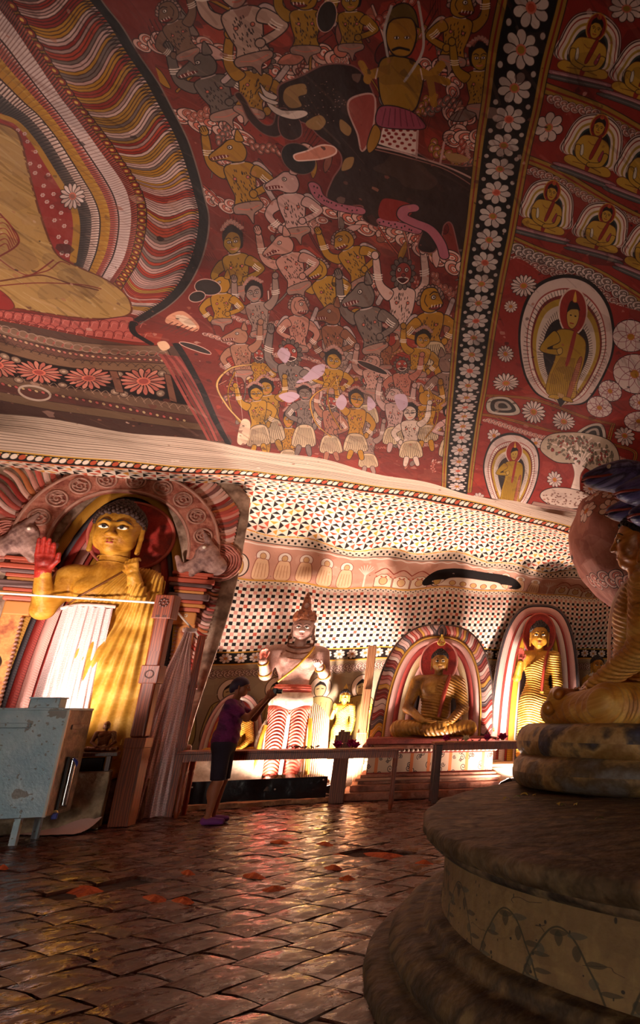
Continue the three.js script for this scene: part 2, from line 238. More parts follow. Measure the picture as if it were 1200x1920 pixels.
function feather(A, B, cA, cB, ink, n, lw = .006) {            // ring between two curves with brushed barbs
  const a = smoothPts(A), b = smoothPts(B), P = (p, t) => { const m = p.length / 2 - 1, x = t * m, i = Math.min(m - 1, Math.floor(x)), f = x - i; return [lerp(p[2 * i], p[2 * i + 2], f), lerp(p[2 * i + 1], p[2 * i + 3], f)]; };
  const rev = []; for (let i = b.length - 2; i >= 0; i -= 2) rev.push(b[i], b[i + 1]); fl(cA, a.concat(rev), null, 0, false);
  for (let i = 0; i < n; i++) { const t = (i + .5) / n, p = P(a, t), q = P(b, Math.min(1, t + .006)); if (cB) { fl(cB, [p[0], p[1], ...P(a, Math.min(1, t + .7 / n)), lerp(p[0], q[0], .6), lerp(p[1], q[1], .6)], null, 0, false); } if (ink) { pc.strokeStyle = ink; pc.lineWidth = lw; pc.beginPath(); pc.moveTo(p[0], p[1]); pc.lineTo(q[0], q[1]); pc.stroke(); } }
}
function between(A, B, t) { return A.map((v, i) => lerp(v, B[i], t)); }
function flameRing(A, B, n, seed) {                           // wavy coloured tongues from inner curve A to outer curve B
  const a = smoothPts(A, 10), b = smoothPts(B, 10), r = rng(seed), P = (p, t) => { const m = p.length / 2 - 1, x = clamp(t, 0, 1) * m, i = Math.min(m - 1, Math.floor(x)), f = x - i; return [lerp(p[2 * i], p[2 * i + 2], f), lerp(p[2 * i + 1], p[2 * i + 3], f)]; };
  const cols = ['#b9938a', '#9c7a72', '#84241a', '#c2a196', '#a8741c', '#8e2c1e', '#6d5a52', '#b58a80', '#a33a24', '#9a6f28'];
  let last = -1; const tip = [];
  for (let i = 0; i < n; i++) {
    let ci = (r() * cols.length) | 0; if (ci === last) ci = (ci + 3) % cols.length; if (r() < .55 && last >= 0 && i % 3) ci = last; last = ci;
    const t0 = i / n, t1 = (i + 1) / n, L = [], Rr = [], wv = (f) => Math.sin(f * 4.6 + .3) * .026 - f * .03;
    for (let k = 0; k <= 10; k++) { const f = k / 10, wob = wv(f), p = P(a, t0 + wob), q = P(b, t0 + wob), p2 = P(a, t1 + wob), q2 = P(b, t1 + wob); L.push(lerp(p[0], q[0], f), lerp(p[1], q[1], f)); Rr.unshift([lerp(p2[0], q2[0], f), lerp(p2[1], q2[1], f)]); }
    fl(cols[ci], L.concat(Rr.flat()), null, 0, false); ln('#2a1512', .0045, L, false, false); tip.push([t0, wv]);
  }
  for (const [t0, wv] of tip) { const L = [], Q = []; for (let k = 0; k <= 6; k++) { const f = .74 + .26 * k / 6, wd = .62 / n * (k / 6) ** .8, w = wv(f) + .012 * ((f - .74) / .26) ** 2, p = P(a, t0 + w), q = P(b, t0 + w), p2 = P(a, t0 + w + wd), q2 = P(b, t0 + w + wd); L.push(lerp(p[0], q[0], f), lerp(p[1], q[1], f)); Q.unshift([lerp(p2[0], q2[0], f), lerp(p2[1], q2[1], f)]); } fl('#1a0f0e', L.concat(Q.flat()), null, 0, false);
  }
}
function weather(C, n) {                                       // flaked, rubbed and sooty paint
  for (let i = 0; i < n; i++) { const x = lerp(C[0], C[1], PR()), y = lerp(C[2], C[3], PR()), L = .05 + .35 * PR(), a = -.9 + .7 * PR(); pc.globalAlpha = .05 + .13 * PR(); ln(['#1c0c09', '#3a1812', '#caa690', '#5c2c20', '#160b09'][(PR() * 5) | 0], .006 + .035 * PR() ** 2, [x, y, x + Math.cos(a) * L * .5, y + Math.sin(a) * L * .45, x + Math.cos(a) * L, y + Math.sin(a) * L]); }
  for (let i = 0; i < n / 5; i++) { const x = lerp(C[0], C[1], PR()), y = lerp(C[2], C[3], PR()), r = .05 + .25 * PR(), q = []; for (let k = 0; k < 9; k++) { const a = k / 9 * TAU, d = r * (.45 + .8 * PR()); q.push(x + Math.cos(a) * d, y + Math.sin(a) * d * .7); } pc.globalAlpha = .06 + .1 * PR(); fl(['#140a08', '#2a120d', '#8a6a58'][i % 3], q); }
  pc.globalAlpha = 1;
}
function flowerBorder(c) {
  const mid=[1.388,7.115,1.429,6.912,1.485,6.53,1.571,6.157,1.65,5.781,1.779,5.253,1.897,4.767,2.003,4.279,2.197,3.476,2.451,2.507,2.696,1.565,2.957,.584,3.216,-.316];
  ln('#120d0c', .34, mid); const q = resample(smoothPts(mid), .275); const R = rng(9);
  q.forEach(([x, y, dx, dy], i) => { pc.save(); pc.translate(x, y); pc.rotate(Math.atan2(dy, dx)); pc.scale(.135, .135); rosette(1, 1, 8, ['#b8a89e', '#ab9a92'], R() * 3, i % 3 ? '#8a6a20' : '#a0402c'); for (const s of [-1, 1]) { el('#a8988e', 1.02, s * .95, .2, .17, 0, INK, .05); } pc.restore(); });
  for (const o of [-.2, .2]) { const e = []; const m = smoothPts(mid); for (let i = 0; i + 3 < m.length; i += 2) { const dx = m[i + 2] - m[i], dy = m[i + 3] - m[i + 1], L = Math.hypot(dx, dy); e.push(m[i] - dy / L * o, m[i + 1] + dx / L * o); } ln('#20130f', .075, e); ln('#8c6a26', .062, e); ln('#7a2218', .014, e); }
}
function muralLeft(c, C) {
  pc = c; PR = rng(11); c.fillStyle = RED; c.fillRect(C[0], C[2], C[1] - C[0], C[3] - C[2]); speck(C, 260, ["#9a2f20", "#6e1c16", "#a33a26", "#5a1713"], .03, .28);
  clouds([-.923,5.326,-.8,5.379,-.675,5.473,-.55,5.539,-.42,5.545,-.286,5.535,-.152,5.575,-.023,5.668,.108,5.75,.249,5.772],0.116);
  clouds([-.388,2.172,-.184,2.089,.029,2.007,.238,2.065,.438,2.222,.647,2.309,.884,2.248,1.139,2.146,1.379,2.17,1.593,2.327,1.815,2.452,2.085,2.424],0.0735);
  clouds([-.043,1.535,.181,1.504,.395,1.635,.607,1.784,.842,1.789,1.107,1.666,1.374,1.597,1.612,1.704,1.836,1.879,2.094,1.928,2.408,1.818],0.063);
  clouds([.453,1.118,.676,1.274,.924,1.271,1.205,1.127,1.489,1.042,1.74,1.152,1.975,1.336,2.249,1.382],0.0578);
  clouds([-.214,2.606,-.013,2.539,.184,2.598,.373,2.746,.571,2.831,.793,2.784,1.032,2.701],0.0735);
  clouds([-.735,4.81,-.631,4.802,-.506,4.768,-.343,4.803,-.161,4.864],0.179);
  clouds([-.203,5.153,-.165,5.338,-.041,5.519,.13,5.722,.33,5.939],0.168);
  clouds([-.521,4.096,-.377,3.985,-.176,4.056,.02,4.22],0.126);
  clouds([.423,4.44,.642,4.474,.898,4.369,1.192,4.375,1.463,4.326,1.691,4.285,1.917,4.196],0.21);
  clouds([1.113,5.959,1.272,5.871,1.232,5.72,1.417,5.712,1.485,5.907],0.179);
  clouds([-.401,4.478,-.282,4.426,-.082,4.413],0.105);
  clouds([.045,3.971,.295,4.098,.444,4.307],0.116);
  clouds([.976,3.774,1.159,3.659,1.382,3.639],0.105);
  clouds([.796,6.064,1.004,6.178,1.16,6.079],0.137);
  clutter([-.768,5.687,.022,6.128,1.231,6.802,1.556,5.84,1.837,4.663,2.394,2.716,2.948,.409,.232,.243,-.286,2.115,-.456,2.749,-.427,3.731,-.591,4.594,-.769,5.079],[0.00450,0.00223,0.00113,-0.00713,.538,3.714]);
  F([0.00524,0.00243,0.00170,-0.00935,.939,2.588],demon,'#8a6e62',0,0.915,1,1,0,1);
  F([0.00528,0.00247,0.00210,-0.00906,1.341,2.875],demon,'#7c4a30',2,0.915,-1,3,0,0);
  F([0.00526,0.00239,0.00096,-0.01033,.18,1.822],demon,'#9c6c1a',3,0.854,1,0,0,1);
  F([0.00570,0.00252,0.00172,-0.01134,.82,1.541],demon,'#a9847a',1,0.793,-1,1,1,0);
  F([0.00644,0.00269,0.00287,-0.01348,1.605,.817],demon,'#8a6e62',0,0.793,1,2,1,0);
  F([0.00613,0.00257,0.00167,-0.01350,.651,.489],demon,'#a06c16',2,0.793,1,1,1,0);
  F([0.00539,0.00253,0.00275,-0.00870,1.983,3.276],demon,'#8f5a44',1,0.915,-1,0,0,1);
  F([0.00578,0.00257,0.00233,-0.01097,1.373,1.906],demon,'#7a5a4c',3,0.854,1,0,1,0);
  F([0.00347,0.00122,0.00053,-0.00370,1.015,6.523],demon,'#94661a',0,1.464,-1,1,0,1);
  F([0.00355,0.00194,0.00136,-0.00382,1.263,6.274],demon,'#8d6416',2,1.342,-1,2,0,0);
  F([0.00318,0.00177,0.00068,-0.00352,.347,6.232],demon,'#8d6416',2,1.342,1,1,0,0);
  F([0.00305,0.00319,0.00133,-0.00350,-.455,5.249],demon,'#5f5048',1,1.769,1,1,0,1);
  F([0.00335,0.00090,-0.00032,-0.00454,-.169,5.449],demon,'#94661a',3,1.708,-1,2,0,1);
  F([0.00290,0.00260,0.00107,-0.00309,-.297,5.893],demon,'#a98878',2,2.074,1,1,0,1);
  F([0.00313,0.00174,0.00051,-0.00356,.076,6.101],demon,'#8d6416',0,1.586,1,3,0,1);
  F([0.00276,0.00317,0.00135,-0.00278,-.677,5.586],demon,'#6b4d3c',0,1.342,1,2,0,0);
  F([0.00356,0.00335,0.00137,-0.00487,-.225,4.456],demon,'#98691c',1,1.647,1,1,0,1);
  F([0.00381,0.00305,0.00143,-0.00542,.19,4.402],demon,'#b58a80',1,1.464,1,0,0,1);
  F([0.00350,0.00489,0.00307,-0.00524,.76,3.976],demon,'#9c6c1a',0,1.281,1,1,0,1);
  F([0.00484,0.00236,0.00191,-0.00752,1.328,3.741],demon,'#c19a8c',3,1.342,-1,3,0,1);
  F([0.00510,0.00244,0.00233,-0.00802,1.676,3.559],demon,'#a06c16',0,1.342,-1,0,1,1);
  F([0.00369,0.00524,0.00307,-0.00590,.602,3.469],demon,'#a3741e',0,1.22,1,1,0,1);
  F([0.00383,0.00446,0.00233,-0.00590,.261,3.652],demon,'#b07c6c',1,1.342,1,1,0,1);
  F([0.00416,0.00335,0.00124,-0.00670,-.174,3.436],demon,'#86601c',2,1.342,1,0,0,0);
  F([0.00432,0.00438,0.00295,-0.00722,1.074,3.315],demon,'#6d5a50',1,1.403,1,1,0,0);
  F([0.00486,0.00312,0.00193,-0.00843,.799,2.91],demon,'#7c4a30',1,1.159,1,0,0,1);
  F([0.00579,0.00090,0.00156,-0.00944,1.739,2.959],demon,'#9c6c1a',2,1.037,-1,2,0,0);
  F([0.00451,0.00367,0.00157,-0.00784,.061,2.829],demon,'#8a6e62',2,1.159,1,3,0,0);
  F([0.00489,0.00233,0.00116,-0.00858,.464,2.844],demon,'#a9705e',0,1.098,-1,0,0,1);
  F([0.00533,0.00243,0.00130,-0.01026,.497,1.966],demon,'#716058',3,1.342,1,1,0,1);
  F([0.00557,0.00159,0.00127,-0.01034,.928,2.163],demon,'#a3741e',2,1.098,-1,0,0,1);
  F([0.00497,0.00318,0.00117,-0.00953,-.026,2.039],demon,'#95664f',1,1.098,1,2,0,0);
  F([0.00554,0.00252,0.00220,-0.01006,1.34,2.35],demon,'#ab7f70',0,1.037,1,1,0,1);
  F([0.00581,0.00263,0.00315,-0.01007,2.16,2.61],demon,'#7a5a4c',1,1.159,-1,1,0,0);
  F([0.00568,0.00257,0.00260,-0.01020,1.672,2.389],demon,'#9e5e4c',3,0.976,1,2,0,0);
  F([0.00546,0.00412,0.00199,-0.01150,.337,1.083],demon,'#946a20',2,1.037,1,2,1,0);
  F([0.00586,0.00254,0.00171,-0.01215,.756,1.139],demon,'#6d5a50',2,0.976,-1,0,1,0);
  F([0.00456,0.00221,0.00046,-0.00814,-.252,2.848],demon,'#a06f1a',1,1.098,1,0,0,0);
  F([0.00607,0.00265,0.00285,-0.01165,1.747,1.699],demon,'#a9847a',0,0.976,1,3,1,0);
  F([0.00617,0.00269,0.00329,-0.01157,2.114,1.859],demon,'#a06c16',1,0.976,-1,1,1,0);
  F([0.00648,0.00277,0.00390,-0.01234,2.505,1.625],demon,'#b58a80',2,0.915,-1,0,1,0);
  F([0.00605,0.00260,0.00212,-0.01250,1.082,1.084],demon,'#8f5a44',3,0.915,1,1,1,0);
  F([0.00560,0.00354,0.00160,-0.01199,.235,.913],archer,'#a3741e',.95,-1);
  F([0.00606,0.00262,0.00242,-0.01216,1.35,1.332],archer,'#a06c16',1,-1);
  F([0.00635,0.00271,0.00329,-0.01245,2.024,1.42],archer,'#b9a08e',.95,1);
  ln('#3a1b12',0.03,[.101,1.786,-.101,1.586,-.214,1.2,-.078,.778,.121,.472]);
  ln('#c79a5a',0.02,[.101,1.786,-.101,1.586,-.214,1.2,-.078,.778,.121,.472]);
  ln('#3a1b12',0.026,[1.133,1.858,.897,1.634,.806,1.225,.93,.816,1.159,.63]);
  ln('#c08a3a',0.017,[1.133,1.858,.897,1.634,.806,1.225,.93,.816,1.159,.63]);
  F([0.00446,0.00218,0.00034,-0.00788,-.373,2.953],el,'#2a201c',0,0,25,14,0.261799,PALE,1.5);
  F([0.00450,0.00218,0.00027,-0.00812,-.458,2.79],el,'#2a201c',0,0,15,10,0,PALE,1.5);
  F([0.00316,0.00176,0.00059,-0.00355,.204,6.153],el,'#2a201c',0,0,18,30,0.174533,PALE,1.5);
  F([0.00548,0.00251,0.00216,-0.00985,1.318,2.449],el,'#2a201c',0,0,32,7,0.523599,PALE,1.5);
  F([0.00496,0.00229,0.00031,-0.00987,-.451,1.842],el,'#2a201c',0,0,32,6,0.436332,PALE,1.5);
  fl('#b89aa6',[.371,2.323,.46,2.264,.432,2.043,.336,2.156],null,0.008,true);
  fl('#b89aa6',[.723,2.177,.822,2.275,.836,2.011,.723,1.791,.595,1.653,.673,1.937],null,0.008,true);
  fl('#b89aa6',[1.117,1.611,1.207,1.463,1.181,1.259,1.088,1.348],null,0.008,true);
  fl('#b89aa6',[1.691,1.926,1.796,2.033,1.884,1.823,1.822,1.667],null,0.008,true);
  fl('#b89aa6',[.445,1.192,.572,1.371,.673,1.292,.581,1.063],null,0.008,true);
  fl('#b89aa6',[1.409,1.74,1.535,1.607,1.471,1.449],null,0.008,true);
  fl('#271410',[-.024,5.431,.008,5.499,.112,5.621,.234,5.785,.367,5.873,.475,5.884,.588,5.78,.652,5.623,.651,5.494,.812,5.428,1.002,5.43,1.16,5.391,1.408,5.416,1.585,5.466,1.674,5.22,1.704,4.87,1.755,4.37,1.538,4.709,1.473,4.676,1.49,4.527,1.472,4.328,1.324,4.309,1.293,4.559,1.108,4.567,.922,4.534,.923,4.41,.782,4.463,.748,4.625,.61,4.566,.461,4.581,.468,4.818,.505,5.005,.463,5.125,.303,5.176,.194,5.228,.017,5.188,-.016,5.333],'#7a4a44',0.012,true);
  fl('#2c1712',[.061,5.271,.064,5.097,.016,4.979,-.085,4.946,-.196,5.019,-.249,5.138,-.297,5.206,-.265,5.252,-.218,5.193,-.166,5.1,-.082,5.04,-.024,5.091,-.009,5.233],'#6b443c',0.01,true);
  fl('#8a3a30',[.463,5.631,.596,5.75,.647,5.61,.66,5.363,.625,5.227,.564,5.364,.467,5.513],'#b58a80',0.014,true);
  fl('#2a1510',[.014,5.196,.141,5.24,.182,5.109,.113,5.009,.033,5.029],'#7a4a44',0.008,true);
  fl('#c9b2a4',[-.144,5.409,-.096,5.362,-.023,5.355,-.036,5.31,-.105,5.31],'#1c0f0d',0.006,true);
  fl('#c9b2a4',[-.086,5.264,.026,5.252,.166,5.337,.197,5.309,.107,5.211,-.023,5.191],'#1c0f0d',0.006,true);
  fl('#c9b2a4',[-.146,5.325,-.09,5.3,-.01,5.305,-.031,5.265,-.116,5.267],'#1c0f0d',0.006,true);
  DD([0.00351,0.00189,0.00069,-0.00439],[.118,5.376,.177,5.379,.108,5.516,.432,5.581,.365,5.542,.259,5.637,.308,5.32,.251,5.353,.341,5.474,.377,5.55,.346,5.335,.2,5.296,.231,5.245,.057,5.496,.417,5.589,.264,5.57,.22,5.507,.168,5.384,.289,5.292,.273,5.639,.401,5.517,.294,5.628,.371,5.498,.165,5.586,.155,5.287,.305,5.578,.093,5.427,.248,5.628,.383,5.598,.21,5.437,.292,5.446,.258,5.415,.412,5.553,.21,5.341,.103,5.483,.429,5.555,.194,5.4,.03,5.295,.276,5.499,.29,5.56,.33,5.396,.118,5.418,.252,5.554,.156,5.506,.176,5.383,.134,5.464,.271,5.366,.128,5.533,.334,5.637,.09,5.413,.28,5.67,.14,5.488,.361,5.558,.166,5.351,.384,5.564,.217,5.595,.381,5.374,.08,5.48,.365,5.463,.343,5.592,.058,5.463,.332,5.621,.155,5.457],['#b9958a','#7a5540'],1.2,.8);
  fl('#8f6a3e',[.022,5.44,.068,5.51,.142,5.564,.166,5.494,.116,5.429,.147,5.365,.076,5.303,.022,5.346],null,0.008,true);
  fl('#8f6a3e',[.198,5.245,.278,5.362,.33,5.331,.298,5.233,.224,5.203],null,0.008,true);
  fl('#8f6a3e',[.521,5.074,.581,5.133,.582,5.021,.519,4.948],null,0.008,true);
  fl('#8f6a3e',[1.233,5.504,1.358,5.543,1.443,5.502,1.326,5.429],null,0.008,true);
  fl('#8f6a3e',[.425,5.417,.511,5.387,.506,5.307,.442,5.325],null,0.008,true);
  F([0.00378,0.00199,0.00070,-0.00520,.192,4.862],el,'#1c1210',0,0,34,28,0.5,'#6e4a40',1.6);
  fl('#c27860',[.157,4.882,.237,4.978,.338,5.107,.426,5.143,.444,5.088,.359,4.977,.25,4.886,.179,4.838],'#e0b8a8',0.012,true);
  fl('#c9aea2',[.735,5.527,.968,5.672,1.016,5.401,.73,5.368],'#d0b6aa',0.014,false);
  DD([0.00376,0.00200,0.00117,-0.00464],[.756,5.515,.753,5.457,.751,5.398,.78,5.498,.78,5.434,.805,5.543,.807,5.475,.809,5.406,.832,5.521,.837,5.448,.855,5.571,.862,5.494,.869,5.415,.884,5.545,.894,5.461,.905,5.6,.917,5.513,.929,5.423,.937,5.568,.951,5.475,.955,5.628,.972,5.531,.989,5.432],['#7a1f1a'],3.6,2.8);
  ln('#b38a80',0.02,[.71,5.326,.934,5.374,1.25,5.372,1.562,5.297]);
  ln('#8a5a50',0.012,[.716,5.297,.943,5.34,1.261,5.337,1.581,5.214]);
  ln('#a98078',0.018,[.976,5.625,1.033,5.371]);
  ln('#a98078',0.018,[1.193,5.62,1.227,5.389]);
  fl('#93641c',[.661,5.508,.722,5.474,.721,5.332,.682,5.241,.649,5.315],'#1c0f0d',0.006,true);
  fl('#8d6416',[.588,5.994,.652,6.095,.776,6.141,.882,6.111,.915,5.923,.895,5.768,.753,5.677,.653,5.758],'#1c0f0d',0.01,true);
  ln('#94661a',0.055,[.824,6.079,.928,6.092,1.023,5.91]);
  ln('#c9a99a',0.01,[.863,6.11,.896,6.047]);
  ln('#94661a',0.055,[.631,5.974,.547,5.884,.538,5.834]);
  ln('#c9a99a',0.01,[.588,5.959,.59,5.88]);
  ln('#94661a',0.055,[.824,6.079,.928,6.092,1.063,6.12]);
  ln('#c9a99a',0.01,[.863,6.11,.896,6.047]);
  ln('#94661a',0.055,[.631,5.974,.547,5.884,.479,5.935]);
  ln('#c9a99a',0.01,[.588,5.959,.59,5.88]);
  ln('#94661a',0.055,[.824,6.079,.928,6.092,.992,6.216]);
  ln('#c9a99a',0.01,[.863,6.11,.896,6.047]);
  fl('#94661a',[.584,6.224,.591,6.348,.647,6.418,.725,6.403,.777,6.31,.768,6.171,.686,6.113,.622,6.142],'#1c0f0d',0.01,true);
  fl('#5a4416',[.568,6.276,.579,6.4,.644,6.474,.72,6.463,.772,6.369,.707,6.401,.61,6.347],'#1c0f0d',0.008,true);
  F([0.00331,0.00183,0.00090,-0.00363,.656,6.235],el,WHT,0,0,5,2.6,0,INK,1);F([0.00331,0.00183,0.00090,-0.00363,.656,6.235],el,INK,0,0,2,2);
  F([0.00332,0.00183,0.00094,-0.00361,.719,6.27],el,WHT,0,0,5,2.6,0,INK,1);F([0.00332,0.00183,0.00094,-0.00361,.719,6.27],el,INK,0,0,2,2);
  ln('#1c0f0d',0.016,[.652,6.141,.689,6.178,.753,6.197]);
  fl('#8a3b4c',[.662,5.667,.757,5.742,.917,5.765,1.023,5.687,.878,5.593,.687,5.522],'#1c0f0d',0.008,true);
  ln('#5a1f2c',0.006,[.709,5.692,.716,5.537]);
  ln('#5a1f2c',0.006,[.741,5.709,.76,5.561]);
  ln('#5a1f2c',0.006,[.774,5.727,.804,5.585]);
  ln('#5a1f2c',0.006,[.806,5.744,.849,5.608]);
  ln('#5a1f2c',0.006,[.839,5.762,.893,5.632]);
  ln('#5a1f2c',0.006,[.871,5.78,.938,5.656]);
  ln('#5a1f2c',0.006,[.904,5.797,.982,5.68]);
  ln('#a99a92',0.018,[.574,6.417,.57,6.237,.629,6.082]);
  ln('#a99a92',0.018,[.73,6.522,.82,6.334,.839,6.197,.782,5.967]);
  ln('#1c0f0d',0.11,[.348,4.648,.405,4.556,.543,4.52,.74,4.557]);
  ln('#9c5560',0.095,[.348,4.648,.405,4.556,.543,4.52,.74,4.557]);
  DD([0.00406,0.00209,0.00098,-0.00577],[.344,4.651,.37,4.652,.358,4.583,.397,4.577,.394,4.553,.417,4.576,.443,4.538,.465,4.544,.479,4.539,.503,4.543,.544,4.532,.589,4.554,.637,4.533,.679,4.531,.715,4.553],[INK],1.4,1.8);
  ln('#1c0f0d',0.11,[.942,4.494,1.086,4.499,1.256,4.515]);
  ln('#9c5560',0.095,[.942,4.494,1.086,4.499,1.256,4.515]);
  DD([0.00435,0.00221,0.00152,-0.00617],[.928,4.473,.957,4.499,1.005,4.497,1.03,4.474,1.059,4.507,1.082,4.476,1.123,4.487,1.145,4.517,1.193,4.493,1.214,4.491],[INK],1.4,1.8);
  ln('#1c0f0d',0.11,[1.162,4.773,1.094,4.719,1.102,4.63,1.209,4.595,1.367,4.571,1.503,4.459,1.575,4.344]);
  ln('#9c5560',0.095,[1.162,4.773,1.094,4.719,1.102,4.63,1.209,4.595,1.367,4.571,1.503,4.459,1.575,4.344]);
  DD([0.00438,0.00222,0.00168,-0.00610],[1.18,4.766,1.153,4.79,1.143,4.737,1.103,4.743,1.1,4.724,1.091,4.718,1.099,4.729,1.078,4.693,1.081,4.679,1.121,4.639,1.088,4.622,1.115,4.628,1.141,4.606,1.167,4.617,1.175,4.605,1.197,4.586,1.246,4.6,1.253,4.594,1.3,4.573,1.343,4.587,1.379,4.57,1.389,4.554,1.423,4.516,1.448,4.493,1.47,4.494,1.508,4.449,1.501,4.432,1.535,4.392,1.56,4.405,1.58,4.359],[INK],1.4,1.8);
  fl('#7a1e18',[.882,4.758,.96,4.818,1.157,4.79,1.114,4.582,.918,4.536],null,0.008,true);
  ln('#1c0f0d',0.11,[1.162,4.773,1.094,4.719,1.102,4.63,1.209,4.595,1.367,4.571,1.503,4.459,1.575,4.344]);
  ln('#9c5560',0.092,[1.162,4.773,1.094,4.719,1.102,4.63,1.209,4.595,1.367,4.571,1.503,4.459,1.575,4.344]);
  const oc=[-1.201,5.589,-1.123,5.489,-1.026,5.393,-.926,5.229,-.818,5.052,-.735,4.819,-.644,4.54,-.576,4.273,-.505,3.982,-.458,3.782,-.461,3.509,-.506,3.197,-.595,2.884,-.725,2.602,-.884,2.332,-.99,2.169],orn=[-1.61,5.359,-1.573,5.238,-1.491,5.116,-1.393,4.952,-1.287,4.775,-1.188,4.599,-1.1,4.402,-1.022,4.179,-.962,4.015,-.903,3.838,-.875,3.634,-.891,3.362,-.945,3.053,-1.026,2.789,-1.082,2.607,-1.112,2.497],oi=[-1.652,5.335,-1.61,5.218,-1.533,5.112,-1.437,4.948,-1.347,4.786,-1.252,4.612,-1.166,4.417,-1.075,4.179,-1.009,4.019,-.959,3.84,-.942,3.6,-.963,3.325,-1.02,3.016,-1.111,2.748,-1.167,2.605,-1.206,2.483],inn=[-2.118,4.554,-2.052,4.466,-1.953,4.392,-1.877,4.322,-1.769,4.241,-1.681,4.206,-1.595,4.073,-1.524,3.861,-1.471,3.693,-1.42,3.542,-1.382,3.376,-1.384,3.18,-1.407,2.965,-1.43,2.812,-1.455,2.691,-1.479,2.582];
  flameRing(orn, oc, 130, 4);
  ln('#18110f',.075,oc); ln('#6d5a50',.012,oc.map((v,i)=>v+(i%2?0:.045)));
  feather(orn, oi, '#8f6218', null, null, 1); ln('#3a1a0e',.008,orn); ln('#3a1a0e',.008,oi); { const q=resample(smoothPts(between(orn,oi,.5)),.075); for(const [x,y] of q){ el('#7a2417',x,y,.03,.03,0,'#2a120c',.007); el('#c9a04a',x,y,.012,.012);} }
  feather(oi, between(oi,inn,.12), '#8e3a2c', '#b0543e', '#2c1412', 150, .006); feather(between(oi,inn,.1), between(oi,inn,.3), '#bca29a', '#c8b0a8', '#6d4c48', 120, .004); ln('#20130f',.012,between(oi,inn,.31));
  feather(between(oi,inn,.32), between(oi,inn,.46), '#9a4638', '#c59a90', '#34171a', 130, .005); feather(between(oi,inn,.46), between(oi,inn,.63), '#98681a', '#a67a2a', '#5c3a12', 60, .003); ln('#20130f',.012,between(oi,inn,.64));
  feather(between(oi,inn,.65), between(oi,inn,.8), '#b89a8c', '#cdb6aa', '#3a2420', 110, .007); feather(between(oi,inn,.79), inn, '#382c28', '#5c4c46', '#1c1412', 110, .006);
  fl('#7e221c',[-1.921,4.409,-1.777,4.174,-1.685,4.175,-1.599,4.035,-1.528,3.821,-1.469,3.636,-1.422,3.418,-1.417,3.097,-1.45,2.802,-1.512,2.757,-1.584,2.821,-1.648,3.303,-1.69,3.855,-1.782,4.138],null,0.008,true);
  ln('#94681e',0.05,[-1.773,4.205,-1.682,4.196,-1.597,4.056,-1.526,3.844,-1.467,3.66,-1.406,3.439,-1.4,3.172,-1.447,2.789]);
  F([0.00334,0.00178,-0.00062,-0.00530,-1.684,4.126],rosette,4.5,4,6,['#c9a39a'],0,'#7e221c');
  F([0.00340,0.00180,-0.00060,-0.00545,-1.637,4.04],rosette,4.5,4,6,['#c9a39a'],0,'#7e221c');
  F([0.00346,0.00182,-0.00058,-0.00559,-1.598,3.957],rosette,4.5,4,6,['#c9a39a'],0,'#7e221c');
  F([0.00350,0.00184,-0.00062,-0.00578,-1.646,3.814],rosette,4.5,4,6,['#c9a39a'],0,'#7e221c');
  F([0.00353,0.00185,-0.00059,-0.00581,-1.589,3.811],rosette,4.5,4,6,['#c9a39a'],0,'#7e221c');
  F([0.00358,0.00187,-0.00056,-0.00594,-1.542,3.741],rosette,4.5,4,6,['#c9a39a'],0,'#7e221c');
  F([0.00355,0.00185,-0.00062,-0.00592,-1.625,3.726],rosette,4.5,4,6,['#c9a39a'],0,'#7e221c');
  F([0.00363,0.00188,-0.00060,-0.00612,-1.583,3.606],rosette,4.5,4,6,['#c9a39a'],0,'#7e221c');
  F([0.00367,0.00189,-0.00062,-0.00628,-1.6,3.497],rosette,4.5,4,6,['#c9a39a'],0,'#7e221c');
  F([0.00368,0.00190,-0.00057,-0.00626,-1.527,3.535],rosette,4.5,4,6,['#c9a39a'],0,'#7e221c');
  F([0.00374,0.00192,-0.00059,-0.00648,-1.551,3.383],rosette,4.5,4,6,['#c9a39a'],0,'#7e221c');
  F([0.00379,0.00194,-0.00056,-0.00660,-1.495,3.331],rosette,4.5,4,6,['#c9a39a'],0,'#7e221c');
  F([0.00382,0.00194,-0.00060,-0.00673,-1.547,3.228],rosette,4.5,4,6,['#c9a39a'],0,'#7e221c');
  F([0.00387,0.00196,-0.00056,-0.00684,-1.485,3.182],rosette,4.5,4,6,['#c9a39a'],0,'#7e221c');
  F([0.00391,0.00197,-0.00061,-0.00705,-1.534,3.038],rosette,4.5,4,6,['#c9a39a'],0,'#7e221c');
  F([0.00395,0.00199,-0.00057,-0.00715,-1.485,2.995],rosette,4.5,4,6,['#c9a39a'],0,'#7e221c');
  F([0.00400,0.00200,-0.00061,-0.00736,-1.524,2.851],rosette,4.5,4,6,['#c9a39a'],0,'#7e221c');
  F([0.00403,0.00201,-0.00059,-0.00740,-1.486,2.841],rosette,4.5,4,6,['#c9a39a'],0,'#7e221c');
  F([0.00337,0.00179,-0.00060,-0.00534,-1.645,4.112],rosette,4.5,4,6,['#c9a39a'],0,'#7e221c');
  F([0.00371,0.00191,-0.00061,-0.00640,-1.579,3.43],rosette,4.5,4,6,['#c9a39a'],0,'#7e221c');
  F([0.00372,0.00192,-0.00048,-0.00629,-1.4,3.564],rosette,24,26,14,['#b99a90','#c9b2a8'],0,'#8a5a4c');
  fl('#9a7640',[-2.142,4.11,-1.783,4.132,-1.707,4.119,-1.68,4.058,-1.669,3.813,-1.654,3.51,-1.622,3.125,-1.564,2.831,-1.435,2.737,-1.197,2.675,-1.053,2.581,-1.001,2.444,-1.022,2.309,-1.176,2.184,-1.483,2.079,-1.738,2.023,-1.964,1.979,-2.064,1.971,-2.559,1.731],'#5a2a12',0.016,true);
